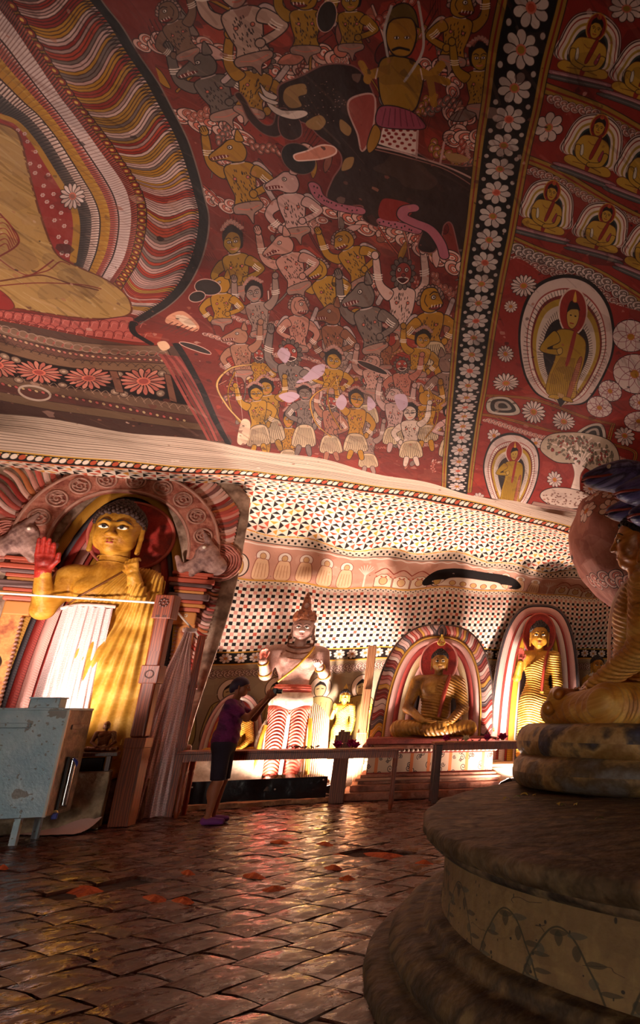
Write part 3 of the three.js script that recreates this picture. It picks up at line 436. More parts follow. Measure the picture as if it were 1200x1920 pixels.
  { pc.save(); trace([-2.142,4.11,-1.783,4.132,-1.707,4.119,-1.68,4.058,-1.669,3.813,-1.654,3.51,-1.622,3.125,-1.564,2.831,-1.435,2.737,-1.197,2.675,-1.053,2.581,-1.001,2.444,-1.022,2.309,-1.176,2.184,-1.483,2.079,-1.738,2.023,-1.964,1.979,-2.064,1.971,-2.559,1.731],true); pc.clip(); for(let i=0;i<420;i++){ const x=lerp(-3.6,-.9,PR()),y=lerp(1.9,4.9,PR()); ln(['#a58450','#8e6c38','#a07e48','#866430'][(PR()*4)|0],0.008+.02*PR(),[x,y,x+.12,y-.1+.06*PR(),x+.25,y-.2]); } pc.restore(); }
  ln('#6b2418',0.014,[-2.027,3.289,-1.906,3.183,-1.814,2.897,-1.976,2.646]);
  ln('#6b2418',0.012,[-1.979,2.623,-1.881,2.516,-1.768,2.499,-1.59,2.746]);
  ln('#7a2a1c',0.009,[-1.991,3.065,-1.878,3.135,-1.822,2.893]);
  ln('#7a2a1c',0.009,[-2.002,2.984,-1.885,3.075,-1.836,2.866]);
  ln('#7a2a1c',0.009,[-2.014,2.901,-1.893,3.014,-1.85,2.838]);
  ln('#7a2a1c',0.009,[-2.025,2.817,-1.901,2.952,-1.864,2.811]);
  ln('#7a2a1c',0.009,[-2.037,2.731,-1.909,2.889,-1.879,2.784]);
  ln('#7a2a1c',0.009,[-2.049,2.644,-1.917,2.825,-1.893,2.756]);
  ln('#5a2a12',0.016,[-2.019,2.316,-1.853,2.427,-1.689,2.523,-1.492,2.507,-1.267,2.517]);
  ln('#6b2418',0.01,[-1.831,2.453,-1.643,2.598,-1.545,2.741,-1.475,2.732]);
  ln('#6b2418',0.012,[-2.151,2.176,-1.78,2.388,-1.41,2.524,-1.245,2.543]);
  fl('#7e221c',[-2.262,2.181,-2.034,2.204,-1.955,1.959,-2.326,1.764],'#5a2a12',0.01,true);
  fl('#9c4a40',[-2.313,1.85,-2.074,1.894,-1.741,1.988,-1.399,2.06,-1.019,2.276,-.99,2.151,-.976,1.997,-.847,1.853,-1.235,1.857,-1.673,1.826,-2.092,1.753,-2.337,1.694],'#4a1a16',0.012,true);
  ln('#6a241f',0.009,[-2.134,1.742,-2.097,1.866,-2.045,1.875,-2.039,1.796]);
  ln('#b86a5c',0.006,[-2.11,1.77,-2.085,1.839,-2.058,1.836]);
  ln('#6a241f',0.009,[-2.059,1.764,-2.023,1.889,-1.97,1.898,-1.963,1.818]);
  ln('#b86a5c',0.006,[-2.035,1.792,-2.01,1.862,-1.983,1.859]);
  ln('#6a241f',0.009,[-1.983,1.787,-1.948,1.912,-1.895,1.921,-1.887,1.841]);
  ln('#b86a5c',0.006,[-1.96,1.815,-1.935,1.885,-1.907,1.882]);
  ln('#6a241f',0.009,[-1.907,1.81,-1.873,1.935,-1.819,1.944,-1.811,1.864]);
  ln('#b86a5c',0.006,[-1.884,1.838,-1.86,1.908,-1.831,1.905]);
  ln('#6a241f',0.009,[-1.831,1.833,-1.797,1.958,-1.743,1.967,-1.734,1.888]);
  ln('#b86a5c',0.006,[-1.807,1.861,-1.784,1.931,-1.755,1.928]);
  ln('#6a241f',0.009,[-1.754,1.856,-1.721,1.981,-1.666,1.991,-1.657,1.911]);
  ln('#b86a5c',0.006,[-1.73,1.884,-1.707,1.955,-1.678,1.952]);
  ln('#6a241f',0.009,[-1.676,1.88,-1.644,2.005,-1.589,2.015,-1.579,1.935]);
  ln('#b86a5c',0.006,[-1.653,1.908,-1.63,1.978,-1.601,1.975]);
  ln('#6a241f',0.009,[-1.598,1.903,-1.567,2.028,-1.512,2.038,-1.5,1.958]);
  ln('#b86a5c',0.006,[-1.575,1.931,-1.552,2.002,-1.523,1.999]);
  ln('#6a241f',0.009,[-1.52,1.927,-1.489,2.052,-1.433,2.062,-1.422,1.982]);
  ln('#b86a5c',0.006,[-1.496,1.955,-1.474,2.026,-1.445,2.023]);
  ln('#6a241f',0.009,[-1.441,1.951,-1.411,2.076,-1.355,2.086,-1.342,2.006]);
  ln('#b86a5c',0.006,[-1.417,1.979,-1.396,2.05,-1.366,2.047]);
  ln('#6a241f',0.009,[-1.361,1.975,-1.332,2.1,-1.275,2.111,-1.262,2.031]);
  ln('#b86a5c',0.006,[-1.338,2.003,-1.316,2.074,-1.286,2.071]);
  ln('#6a241f',0.009,[-1.281,1.999,-1.253,2.125,-1.196,2.135,-1.181,2.055]);
  ln('#b86a5c',0.006,[-1.258,2.027,-1.237,2.098,-1.206,2.095]);
  ln('#6a241f',0.009,[-1.201,2.023,-1.173,2.149,-1.115,2.16,-1.1,2.079]);
  ln('#b86a5c',0.006,[-1.177,2.052,-1.157,2.123,-1.126,2.12]);
  ln('#6a241f',0.009,[-1.119,2.047,-1.093,2.174,-1.034,2.184,-1.019,2.104]);
  ln('#b86a5c',0.006,[-1.096,2.076,-1.076,2.147,-1.045,2.145]);
  ln('#6a241f',0.009,[-1.038,2.072,-1.012,2.199,-.953,2.209,-.936,2.129]);
  ln('#b86a5c',0.006,[-1.014,2.101,-.994,2.172,-.963,2.169]);
  ln('#6a241f',0.009,[-.955,2.097,-.93,2.224,-.871,2.234,-.854,2.154]);
  ln('#b86a5c',0.006,[-.932,2.126,-.913,2.197,-.881,2.194]);
  ln('#6a241f',0.009,[-2.115,1.641,-2.078,1.768,-2.025,1.777,-2.019,1.696]);
  ln('#b86a5c',0.006,[-2.091,1.67,-2.066,1.741,-2.038,1.737]);
  ln('#6a241f',0.009,[-2.039,1.659,-2.003,1.787,-1.95,1.796,-1.943,1.714]);
  ln('#b86a5c',0.006,[-2.016,1.688,-1.991,1.759,-1.963,1.756]);
  ln('#6a241f',0.009,[-1.963,1.678,-1.928,1.805,-1.874,1.814,-1.866,1.732]);
  ln('#b86a5c',0.006,[-1.94,1.706,-1.915,1.778,-1.887,1.774]);
  ln('#6a241f',0.009,[-1.887,1.696,-1.852,1.824,-1.798,1.833,-1.789,1.751]);
  ln('#b86a5c',0.006,[-1.863,1.724,-1.839,1.796,-1.81,1.793]);
  ln('#6a241f',0.009,[-1.81,1.714,-1.776,1.842,-1.721,1.851,-1.712,1.769]);
  ln('#b86a5c',0.006,[-1.786,1.743,-1.762,1.815,-1.733,1.811]);
  ln('#6a241f',0.009,[-1.732,1.733,-1.699,1.861,-1.644,1.87,-1.634,1.788]);
  ln('#b86a5c',0.006,[-1.708,1.762,-1.685,1.833,-1.656,1.83]);
  ln('#6a241f',0.009,[-1.654,1.751,-1.622,1.88,-1.566,1.889,-1.555,1.807]);
  ln('#b86a5c',0.006,[-1.63,1.78,-1.607,1.852,-1.577,1.849]);
  ln('#6a241f',0.009,[-1.575,1.77,-1.543,1.899,-1.487,1.909,-1.475,1.826]);
  ln('#b86a5c',0.006,[-1.551,1.799,-1.528,1.871,-1.498,1.868]);
  ln('#6a241f',0.009,[-1.495,1.789,-1.465,1.918,-1.408,1.928,-1.395,1.845]);
  ln('#b86a5c',0.006,[-1.472,1.818,-1.449,1.891,-1.419,1.887]);
  ln('#6a241f',0.009,[-1.415,1.808,-1.385,1.938,-1.328,1.947,-1.315,1.865]);
  ln('#b86a5c',0.006,[-1.392,1.837,-1.37,1.91,-1.339,1.907]);
  ln('#6a241f',0.009,[-1.335,1.828,-1.305,1.957,-1.247,1.967,-1.234,1.884]);
  ln('#b86a5c',0.006,[-1.311,1.857,-1.289,1.93,-1.258,1.926]);
  ln('#6a241f',0.009,[-1.253,1.847,-1.225,1.977,-1.166,1.987,-1.152,1.904]);
  ln('#b86a5c',0.006,[-1.229,1.876,-1.208,1.949,-1.177,1.946]);
  ln('#6a241f',0.009,[-1.171,1.867,-1.144,1.997,-1.085,2.007,-1.069,1.924]);
  ln('#b86a5c',0.006,[-1.147,1.896,-1.127,1.969,-1.095,1.966]);
  ln('#6a241f',0.009,[-1.089,1.886,-1.062,2.017,-1.002,2.027,-.986,1.944]);
  ln('#b86a5c',0.006,[-1.065,1.916,-1.044,1.989,-1.013,1.986]);
  ln('#6a241f',0.009,[-1.005,1.906,-.979,2.037,-.919,2.047,-.902,1.964]);
  ln('#b86a5c',0.006,[-.981,1.936,-.962,2.009,-.929,2.006]);
  ln('#6a241f',0.009,[-.921,1.926,-.896,2.057,-.836,2.068,-.818,1.984]);
  ln('#b86a5c',0.006,[-.898,1.956,-.878,2.03,-.845,2.027]);
  fl('#4a3228',[-2.347,1.631,-2.098,1.709,-1.458,1.823,-.819,1.77,-.624,1.812,-.518,1.504,-.344,1.026,-.177,.478,.005,-.067,-.772,-.317,-1.87,-.373,-2.372,-.399,-2.668,-.465],null,0.008,true);
  fl('#6d5240',[-2.356,1.568,-1.686,1.676,-.722,1.815,-.682,1.615,-1.701,1.512,-2.376,1.44],'#20130f',0.008,false);
  fl('#5a3a30',[-2.379,1.422,-1.703,1.485,-.621,1.602,-.578,1.434,-1.717,1.331,-2.399,1.29],'#20130f',0.008,false);
  fl('#6a4e3a',[-2.399,1.29,-1.717,1.331,-.593,1.427,-.548,1.209,-1.735,1.132,-2.426,1.115],'#20130f',0.008,false);
  fl('#17100f',[-2.429,1.096,-1.736,1.12,-.537,1.214,-.482,.701,-1.782,.609,-2.505,.599],'#20130f',0.008,false);
  fl('#5c4434',[-2.508,.578,-1.784,.587,-.443,.694,-.392,.49,-1.801,.392,-2.535,.401],'#20130f',0.008,false);
  fl('#4a2c26',[-2.535,.401,-1.801,.392,-.381,.495,-.329,.334,-1.818,.21,-2.563,.219],'#20130f',0.008,false);
  fl('#5a4432',[-2.563,.219,-1.818,.21,-.289,.351,-.234,.186,-1.834,.023,-2.592,.032],'#20130f',0.008,false);
  fl('#3c2822',[-2.592,.032,-1.834,.023,-.193,.203,-.132,-.052,-1.868,-.356,-2.66,-.413],'#20130f',0.008,false);
  DD([0.00459,0.00215,-0.00069,-0.00960],[-2.196,1.577,-2.127,1.58,-2.057,1.582,-1.987,1.584,-1.916,1.587,-1.844,1.589,-1.771,1.592,-1.698,1.594,-1.624,1.597,-1.549,1.6,-1.473,1.602,-1.397,1.605,-1.32,1.608,-1.242,1.61,-1.163,1.613,-1.083,1.616,-1.003,1.619,-.921,1.621,-.839,1.624,-.756,1.627],[null],9,6,.2,'#8c7160',1.6);
  DD([0.00461,0.00216,-0.00067,-0.00964],[-2.174,1.562,-2.104,1.565,-2.034,1.568,-1.963,1.57,-1.892,1.573,-1.82,1.576,-1.747,1.579,-1.673,1.582,-1.598,1.585,-1.523,1.588,-1.447,1.591,-1.37,1.594,-1.293,1.597,-1.214,1.601,-1.135,1.604,-1.055,1.607,-.974,1.61,-.892,1.613,-.81,1.617,-.726,1.62],['#8a4a40'],2,4,.6);
  DD([0.00468,0.00217,-0.00067,-0.00990],[-2.215,1.438,-2.172,1.439,-2.129,1.441,-2.086,1.442,-2.043,1.443,-1.999,1.445,-1.955,1.446,-1.911,1.447,-1.866,1.449,-1.821,1.45,-1.776,1.451,-1.731,1.453,-1.685,1.454,-1.639,1.455,-1.593,1.457,-1.546,1.458,-1.499,1.459,-1.452,1.461,-1.405,1.462,-1.357,1.464,-1.309,1.465,-1.26,1.466,-1.212,1.468,-1.163,1.469,-1.113,1.471,-1.064,1.472,-1.014,1.474,-.963,1.475,-.913,1.477,-.862,1.478,-.81,1.48,-.759,1.481,-.707,1.483,-.654,1.484],['#9a5a50','#b08a6a'],4,2.6,.5,INK,.7);
  ln('#3a2820',.008,[-2.237,1.276,-2.183,1.374,-2.154,1.279]);
  ln('#3a2820',.008,[-2.171,1.276,-2.117,1.374,-2.086,1.279]);
  ln('#3a2820',.008,[-2.104,1.277,-2.05,1.373,-2.018,1.28]);
  ln('#3a2820',.008,[-2.036,1.277,-1.982,1.373,-1.95,1.28]);
  ln('#3a2820',.008,[-1.967,1.277,-1.914,1.373,-1.88,1.28]);
  ln('#3a2820',.008,[-1.898,1.278,-1.845,1.373,-1.81,1.281]);
  ln('#3a2820',.008,[-1.828,1.278,-1.775,1.373,-1.739,1.281]);
  ln('#3a2820',.008,[-1.757,1.278,-1.705,1.372,-1.668,1.281]);
  ln('#3a2820',.008,[-1.686,1.279,-1.633,1.372,-1.596,1.282]);
  ln('#3a2820',.008,[-1.614,1.279,-1.562,1.372,-1.523,1.282]);
  ln('#3a2820',.008,[-1.541,1.279,-1.489,1.372,-1.449,1.282]);
  ln('#3a2820',.008,[-1.468,1.28,-1.416,1.372,-1.375,1.283]);
  ln('#3a2820',.008,[-1.393,1.28,-1.342,1.371,-1.299,1.283]);
  ln('#3a2820',.008,[-1.318,1.28,-1.267,1.371,-1.223,1.283]);
  ln('#3a2820',.008,[-1.243,1.281,-1.191,1.371,-1.147,1.284]);
  ln('#3a2820',.008,[-1.166,1.281,-1.115,1.371,-1.069,1.284]);
  ln('#3a2820',.008,[-1.089,1.281,-1.038,1.371,-.991,1.285]);
  ln('#3a2820',.008,[-1.01,1.282,-.959,1.37,-.911,1.285]);
  ln('#3a2820',.008,[-.931,1.282,-.881,1.37,-.831,1.285]);
  ln('#3a2820',.008,[-.851,1.283,-.801,1.37,-.75,1.286]);
  ln('#3a2820',.008,[-.771,1.283,-.72,1.37,-.669,1.286]);
  ln('#3a2820',.008,[-.689,1.283,-.639,1.369,-.586,1.286]);
  ln('#8a6c58',.007,[-2.334,.575,-2.278,.662,-2.248,.551]);
  ln('#8a6c58',.007,[-2.263,.575,-2.207,.662,-2.176,.551]);
  ln('#8a6c58',.007,[-2.192,.575,-2.136,.663,-2.104,.551]);
  ln('#8a6c58',.007,[-2.119,.575,-2.064,.663,-2.03,.551]);
  ln('#8a6c58',.007,[-2.046,.575,-1.991,.664,-1.956,.551]);
  ln('#8a6c58',.007,[-1.972,.575,-1.917,.664,-1.882,.551]);
  ln('#8a6c58',.007,[-1.898,.575,-1.843,.664,-1.806,.551]);
  ln('#8a6c58',.007,[-1.823,.575,-1.767,.665,-1.73,.551]);
  ln('#8a6c58',.007,[-1.747,.575,-1.691,.665,-1.653,.551]);
  ln('#8a6c58',.007,[-1.67,.575,-1.615,.666,-1.575,.55]);
  ln('#8a6c58',.007,[-1.592,.575,-1.537,.666,-1.496,.55]);
  ln('#8a6c58',.007,[-1.514,.575,-1.459,.667,-1.416,.55]);
  ln('#8a6c58',.007,[-1.435,.575,-1.38,.667,-1.336,.55]);
  ln('#8a6c58',.007,[-1.355,.575,-1.3,.668,-1.255,.55]);
  ln('#8a6c58',.007,[-1.274,.575,-1.219,.668,-1.173,.55]);
  ln('#8a6c58',.007,[-1.193,.575,-1.138,.669,-1.09,.55]);
  ln('#8a6c58',.007,[-1.11,.575,-1.056,.669,-1.006,.55]);
  ln('#8a6c58',.007,[-1.027,.575,-.972,.67,-.922,.55]);
  ln('#8a6c58',.007,[-.942,.575,-.888,.67,-.836,.549]);
  ln('#8a6c58',.007,[-.857,.575,-.803,.671,-.749,.549]);
  ln('#8a6c58',.007,[-.771,.575,-.717,.671,-.662,.549]);
  ln('#8a6c58',.007,[-.684,.575,-.63,.672,-.574,.549]);
  ln('#8a6c58',.007,[-.596,.575,-.543,.672,-.484,.549]);
  ln('#8a6c58',.007,[-.507,.575,-.454,.673,-.394,.549]);
  DD([0.00517,0.00227,-0.00076,-0.01210],[-2.359,.396,-2.302,.395,-2.245,.394,-2.188,.392,-2.13,.391,-2.072,.389,-2.013,.388,-1.954,.387,-1.894,.385,-1.834,.384,-1.773,.382,-1.712,.381,-1.65,.379,-1.588,.378,-1.525,.376,-1.462,.375,-1.398,.373,-1.334,.372,-1.269,.37,-1.203,.369,-1.137,.367,-1.071,.365,-1.004,.364,-.936,.362,-.868,.361,-.799,.359,-.729,.357,-.659,.356,-.588,.354,-.517,.352],['#9a4a44','#a08460'],4,2.4,.5,INK,.6);
  F([0.00465,0.00213,-0.00141,-0.01069,-2.241,.78],rosette,46,25,18,['#9c5548','#ae6e5c'],.12,'#8a4038');
  F([0.00478,0.00217,-0.00108,-0.01079,-1.874,.866],rosette,46,25,18,['#9c5548','#ae6e5c'],.12,'#8a4038');
  F([0.00495,0.00223,-0.00067,-0.01101,-1.439,.917],rosette,46,25,18,['#9c5548','#ae6e5c'],.12,'#8a4038');
  F([0.00514,0.00230,-0.00018,-0.01122,-.936,.991],rosette,46,25,18,['#9c5548','#ae6e5c'],.12,'#8a4038');
  DD([0.00495,0.00223,-0.00071,-0.01106],[-2.048,1.026,-2.089,.56,-1.645,1.011,-1.693,.652,-1.164,1.084,-1.214,.675,-.771,.814,-.761,1.201,-1.128,.656,-2.144,1.021],['#7a6250'],9,6,.2,'#3a2620',1.5);
  DD([0.00495,0.00223,-0.00071,-0.01106],[-2.048,1.026,-2.089,.56,-1.645,1.011,-1.693,.652,-1.164,1.084,-1.214,.675,-.771,.814,-.761,1.201,-1.128,.656,-2.144,1.021],['#a48a74'],3.5,2.4);
  fl('#6a4434',[-1.244,1.153,-1.171,1.154,-1.127,.679,-1.209,.677],'#1c0f0d',0.008,false);
  fl('#6a4434',[-.745,1.208,-.678,1.195,-.598,.699,-.68,.712],'#1c0f0d',0.008,false);
  F([0.00497,0.00220,-0.00123,-0.01180,-1.974,.339],el,null,0,0,30,13,.2,'#9c8878',4);
  ln('#8a4038',0.035,[-.771,1.615,-.614,1.078,-.366,.397,-.23,-.036]);
  ln('#6a2c26',0.035,[-.736,1.611,-.572,1.097,-.32,.417,-.189,-.018]);
  ln('#8a4038',0.035,[-.701,1.606,-.53,1.116,-.275,.436,-.147,-.001]);
  ln('#6a2c26',0.035,[-.666,1.602,-.488,1.135,-.229,.456,-.105,.017]);
  ln('#8a4038',0.035,[-.631,1.598,-.446,1.154,-.183,.476,-.063,.034]);
  ln('#6a2c26',0.035,[-.596,1.593,-.403,1.172,-.137,.495,-.021,.052]);
  ln('#120c0b',0.07,[-.625,1.86,-.518,1.504,-.355,1.021,-.189,.473,-.01,-.03]);
  ln('#120c0b',0.055,[-.99,2.187,-1.001,2.093,-.976,1.997,-.921,1.931,-.847,1.834]);
  fl('#c98a6a',[-.688,2.426,-.565,2.528,-.432,2.309,-.461,2.175,-.607,2.244,-.715,2.282],null,0.008,true);
  fl('#d8b89a',[-.633,2.427,-.55,2.449,-.45,2.273,-.536,2.26],null,0.008,true);
  ln('#5a2a20',0.012,[-.761,2.153,-.655,2.311]);
  ln('#5a2a20',0.012,[-.719,2.137,-.612,2.295]);
  ln('#5a2a20',0.012,[-.676,2.12,-.569,2.28]);
  ln('#5a2a20',0.012,[-.633,2.104,-.526,2.264]);
  ln('#5a2a20',0.012,[-.59,2.087,-.483,2.248]);
  ln('#5a2a20',0.012,[-.546,2.07,-.439,2.232]);
  fl('#d2a884',[-.794,1.859,-.722,1.911,-.683,1.784,-.751,1.704],null,0.008,true);
  fl('#d8ba9a',[.092,.041,.099,.53,.198,.505,.198,.056],null,0.008,true);
  flowerBorder(c);
  weather(C, 1500); speck(C, 900, ['#c9a894', '#3a1612', '#a8694f', '#150c0a', '#8a4a38'], .004, .03); speck(C, 120, ['#2a1410', '#5a2a22', '#b08a78'], .01, .07);
}
function muralRight(c, C) {
  pc = c; PR = rng(23); c.fillStyle = "#7a2219"; c.fillRect(C[0], C[2], C[1] - C[0], C[3] - C[2]); speck(C, 260, ["#84281c", "#5a1713", "#7a2a1e", "#46120f"], .03, .26);
  F([0.00344,0.00191,0.00179,-0.00305,2.049,7.178],rosette,34,26,10,['#c4aca0'],0,'#8a6a20');
  ln('#20130f',0.099,[1.653,6.394,1.926,6.407,2.264,6.418,2.634,6.413,3.358,6.448]);
  ln('#8c6a26',0.085,[1.653,6.394,1.926,6.407,2.264,6.418,2.634,6.413,3.358,6.448]);
  ln('#7a2218',0.018,[1.653,6.394,1.926,6.407,2.264,6.418,2.634,6.413,3.358,6.448]);
  ln('#20130f',0.099,[1.815,5.698,2.161,5.701,2.609,5.681,3.101,5.649,3.999,5.591]);
  ln('#8c6a26',0.085,[1.815,5.698,2.161,5.701,2.609,5.681,3.101,5.649,3.999,5.591]);
  ln('#7a2218',0.018,[1.815,5.698,2.161,5.701,2.609,5.681,3.101,5.649,3.999,5.591]);
  ln('#20130f',0.099,[2.047,4.806,2.468,4.789,3.027,4.782,3.657,4.741,4.698,4.655]);
  ln('#8c6a26',0.085,[2.047,4.806,2.468,4.789,3.027,4.782,3.657,4.741,4.698,4.655]);
  ln('#7a2218',0.018,[2.047,4.806,2.468,4.789,3.027,4.782,3.657,4.741,4.698,4.655]);
  clouds([1.807,6.358,1.968,6.32,2.147,6.355,2.407,6.346,2.664,6.362],0.084,['#b8968a','#a05a48','#d0b0a4']);
  clouds([1.925,5.59,2.099,5.607,2.362,5.618,2.651,5.603,3.127,5.605],0.084,['#b8968a','#a05a48','#d0b0a4']);
  F([0.00396,0.00081,0.00060,-0.00388,1.938,6.8],meditator,1.05);
  F([0.00433,0.00057,0.00063,-0.00408,2.417,6.833],meditator,1.05);
  F([0.00469,0.00061,0.00098,-0.00421,2.921,6.884],meditator,1.05);
  F([0.00465,0.00078,0.00106,-0.00493,2.353,6.079],meditator,0.98);
  F([0.00507,0.00056,0.00122,-0.00511,2.873,6.134],meditator,0.98);
  F([0.00549,0.00060,0.00168,-0.00530,3.436,6.174],meditator,0.98);
  F([0.00499,0.00089,0.00137,-0.00596,2.28,5.278],meditator,0.88);
  F([0.00543,0.00073,0.00170,-0.00620,2.851,5.321],meditator,0.88);
  F([0.00596,0.00054,0.00206,-0.00649,3.441,5.329],meditator,0.9);
  F([0.00648,0.00057,0.00270,-0.00677,4.076,5.341],meditator,0.9);
  F([0.00394,0.00210,0.00198,-0.00431,1.929,6.081],rosette,27,33,7,['#c4aca0','#b8a095'],.3,'#8a6a20');
  clouds([2.084,4.712,2.391,4.695,2.697,4.686,3.069,4.702,3.42,4.671,3.902,4.578,4.815,4.499],0.137,['#b8a298','#6d5a52','#d0bab0']);
  clouds([2.154,4.593,2.448,4.563,2.755,4.564,3.143,4.563,3.515,4.506,4.007,4.411,5,4.251],0.116,['#b8968a','#8a4c42','#d0b0a4']);
  fl('#7e2219',[2.172,4.443,2.753,4.435,3.245,4.496,5.065,4.165,8.477,-.401,3.527,-.602,2.77,2.146],null,0.008,true);
  speck([3,7.2,-1.2,4.6], 200, ['#8e2c1e', '#6a1c16', '#96382a'], .03, .2);
  F([0.00631,0.00178,0.00369,-0.00918,3.305,3.558],preacher,1.02);
  F([0.00548,0.00146,0.00229,-0.00751,2.459,4.266],rosette,25,21.25,16,['#c4aca0','#b8a095'],.1);
  F([0.00565,0.00142,0.00235,-0.00807,2.445,3.937],rosette,13,11.05,12,['#c4aca0','#b8a095'],.1);
  F([0.00616,0.00135,0.00274,-0.00939,2.652,3.267],rosette,16,13.6,14,['#c4aca0','#b8a095'],.1);
  F([0.00659,0.00129,0.00314,-0.01051,2.862,2.751],rosette,25,21.25,16,['#c4aca0','#b8a095'],.1);
  F([0.00737,0.00122,0.00417,-0.01216,3.496,2.148],rosette,23,19.55,16,['#c4aca0','#b8a095'],.1);
  F([0.00770,0.00125,0.00482,-0.01245,3.957,2.159],rosette,22,18.7,16,['#c4aca0','#b8a095'],.1);
  F([0.00843,0.00132,0.00633,-0.01306,4.949,2.183],rosette,20,17,12,['#c4aca0','#b8a095'],.1);
  F([0.00756,0.00103,0.00396,-0.01351,3.193,1.435],rosette,13,11.05,10,['#c4aca0','#b8a095'],.1);
  F([0.00801,0.00107,0.00488,-0.01390,3.827,1.464],rosette,14,11.9,8,['#c4aca0','#b8a095'],.1);
  F([0.00888,0.00053,0.00514,-0.01810,3.598,-.33],rosette,11,9.35,8,['#c4aca0','#b8a095'],.1);
  F([0.00901,0.00088,0.00629,-0.01632,4.514,.663],rosette,15,12.75,12,['#c4aca0','#b8a095'],.1);
  F([0.00954,0.00091,0.00742,-0.01682,5.17,.665],rosette,15,12.75,12,['#c4aca0','#b8a095'],.1);
  F([0.00583,0.00274,0.00482,-0.00809,3.865,4.191],el,'#c2aca2',0,0,34,28.9,0,INK,1.2);
  F([0.00583,0.00274,0.00482,-0.00809,3.865,4.191],lotusLines,34);
  F([0.00583,0.00274,0.00482,-0.00809,3.865,4.191],el,OCH,0,0,6.8,5.78,0,SALM,1);
  F([0.00633,0.00288,0.00564,-0.00936,4.261,3.621],el,'#c2aca2',0,0,40,34,0,INK,1.2);
  F([0.00633,0.00288,0.00564,-0.00936,4.261,3.621],lotusLines,40);
  F([0.00633,0.00288,0.00564,-0.00936,4.261,3.621],el,OCH,0,0,8,6.8,0,SALM,1);
  F([0.00653,0.00291,0.00570,-0.01020,4.157,3.158],el,'#c2aca2',0,0,22,18.7,0,INK,1.2);
  F([0.00653,0.00291,0.00570,-0.01020,4.157,3.158],lotusLines,22);
  F([0.00653,0.00291,0.00570,-0.01020,4.157,3.158],el,OCH,0,0,4.4,3.74,0,SALM,1);
  F([0.00677,0.00295,0.00598,-0.01107,4.216,2.75],el,'#c2aca2',0,0,24,20.4,0,INK,1.2);
  F([0.00677,0.00295,0.00598,-0.01107,4.216,2.75],lotusLines,24);
  F([0.00677,0.00295,0.00598,-0.01107,4.216,2.75],el,OCH,0,0,4.8,4.08,0,SALM,1);
  F([0.00719,0.00308,0.00714,-0.01170,4.915,2.656],el,'#c2aca2',0,0,28,23.8,0,INK,1.2);
  F([0.00719,0.00308,0.00714,-0.01170,4.915,2.656],lotusLines,28);
  F([0.00719,0.00308,0.00714,-0.01170,4.915,2.656],el,OCH,0,0,5.6,4.76,0,SALM,1);
  F([0.00677,0.00298,0.00641,-0.01048,4.625,3.158],el,'#c2aca2',0,0,20,17,0,INK,1.2);
  F([0.00677,0.00298,0.00641,-0.01048,4.625,3.158],lotusLines,20);
  F([0.00677,0.00298,0.00641,-0.01048,4.625,3.158],el,OCH,0,0,4,3.4,0,SALM,1);
  ln('#20130f',0.064,[2.683,2.389,3.086,2.389,3.696,2.415,4.19,2.418,4.625,2.414]);
  ln('#8c6a26',0.05,[2.683,2.389,3.086,2.389,3.696,2.415,4.19,2.418,4.625,2.414]);
  ln('#7a2218',0.018,[2.683,2.389,3.086,2.389,3.696,2.415,4.19,2.418,4.625,2.414]);
  ln('#20130f',0.064,[4.625,2.414,4.834,1.879]);
  ln('#8c6a26',0.05,[4.625,2.414,4.834,1.879]);
  ln('#7a2218',0.018,[4.625,2.414,4.834,1.879]);
  ln('#20130f',0.064,[2.843,1.84,3.302,1.852,3.955,1.86,4.744,1.874,5.28,1.929,5.418,1.534]);
  ln('#8c6a26',0.05,[2.843,1.84,3.302,1.852,3.955,1.86,4.744,1.874,5.28,1.929,5.418,1.534]);
  ln('#7a2218',0.018,[2.843,1.84,3.302,1.852,3.955,1.86,4.744,1.874,5.28,1.929,5.418,1.534]);
  fl('#a89a8a',[2.799,2.288,3.023,2.361,3.324,2.088,3.229,1.935,2.928,1.918],'#1c0f0d',0.01,true);
  fl('#2c2622',[2.862,2.248,3.031,2.302,3.257,2.097,3.186,1.983,2.961,1.969],null,0.008,true);
  fl('#8a7c70',[2.926,2.206,3.04,2.242,3.19,2.105,3.142,2.029,2.993,2.02],null,0.008,true);
  fl('#2c2622',[2.984,2.169,3.048,2.189,3.131,2.112,3.105,2.07,3.021,2.065],null,0.008,true);
  fl('#a89a8a',[4.496,2.33,4.318,2.254,4.284,1.859,4.609,1.786,4.797,1.863],'#1c0f0d',0.01,true);
  fl('#2c2622',[4.496,2.254,4.362,2.197,4.338,1.9,4.58,1.846,4.72,1.904],null,0.008,true);
  fl('#8a7c70',[4.497,2.178,4.407,2.14,4.391,1.941,4.552,1.906,4.645,1.944],null,0.008,true);
  fl('#2c2622',[4.497,2.11,4.446,2.089,4.438,1.977,4.528,1.958,4.58,1.979],null,0.008,true);
  clouds([2.919,1.732,3.284,1.698,3.706,1.664,4.052,1.652,4.432,1.599,4.863,1.658,5.333,1.677],0.0945);
  F([0.00807,0.00221,0.00594,-0.01600,3.819,.521],preacher,.6);
  F([0.00879,0.00106,0.00630,-0.01505,4.663,1.232],painttree,.95);
  F([0.00857,0.00321,0.00860,-0.01766,4.977,.167],el,'#b8a292',0,0,50,20,.1,INK,1.4);
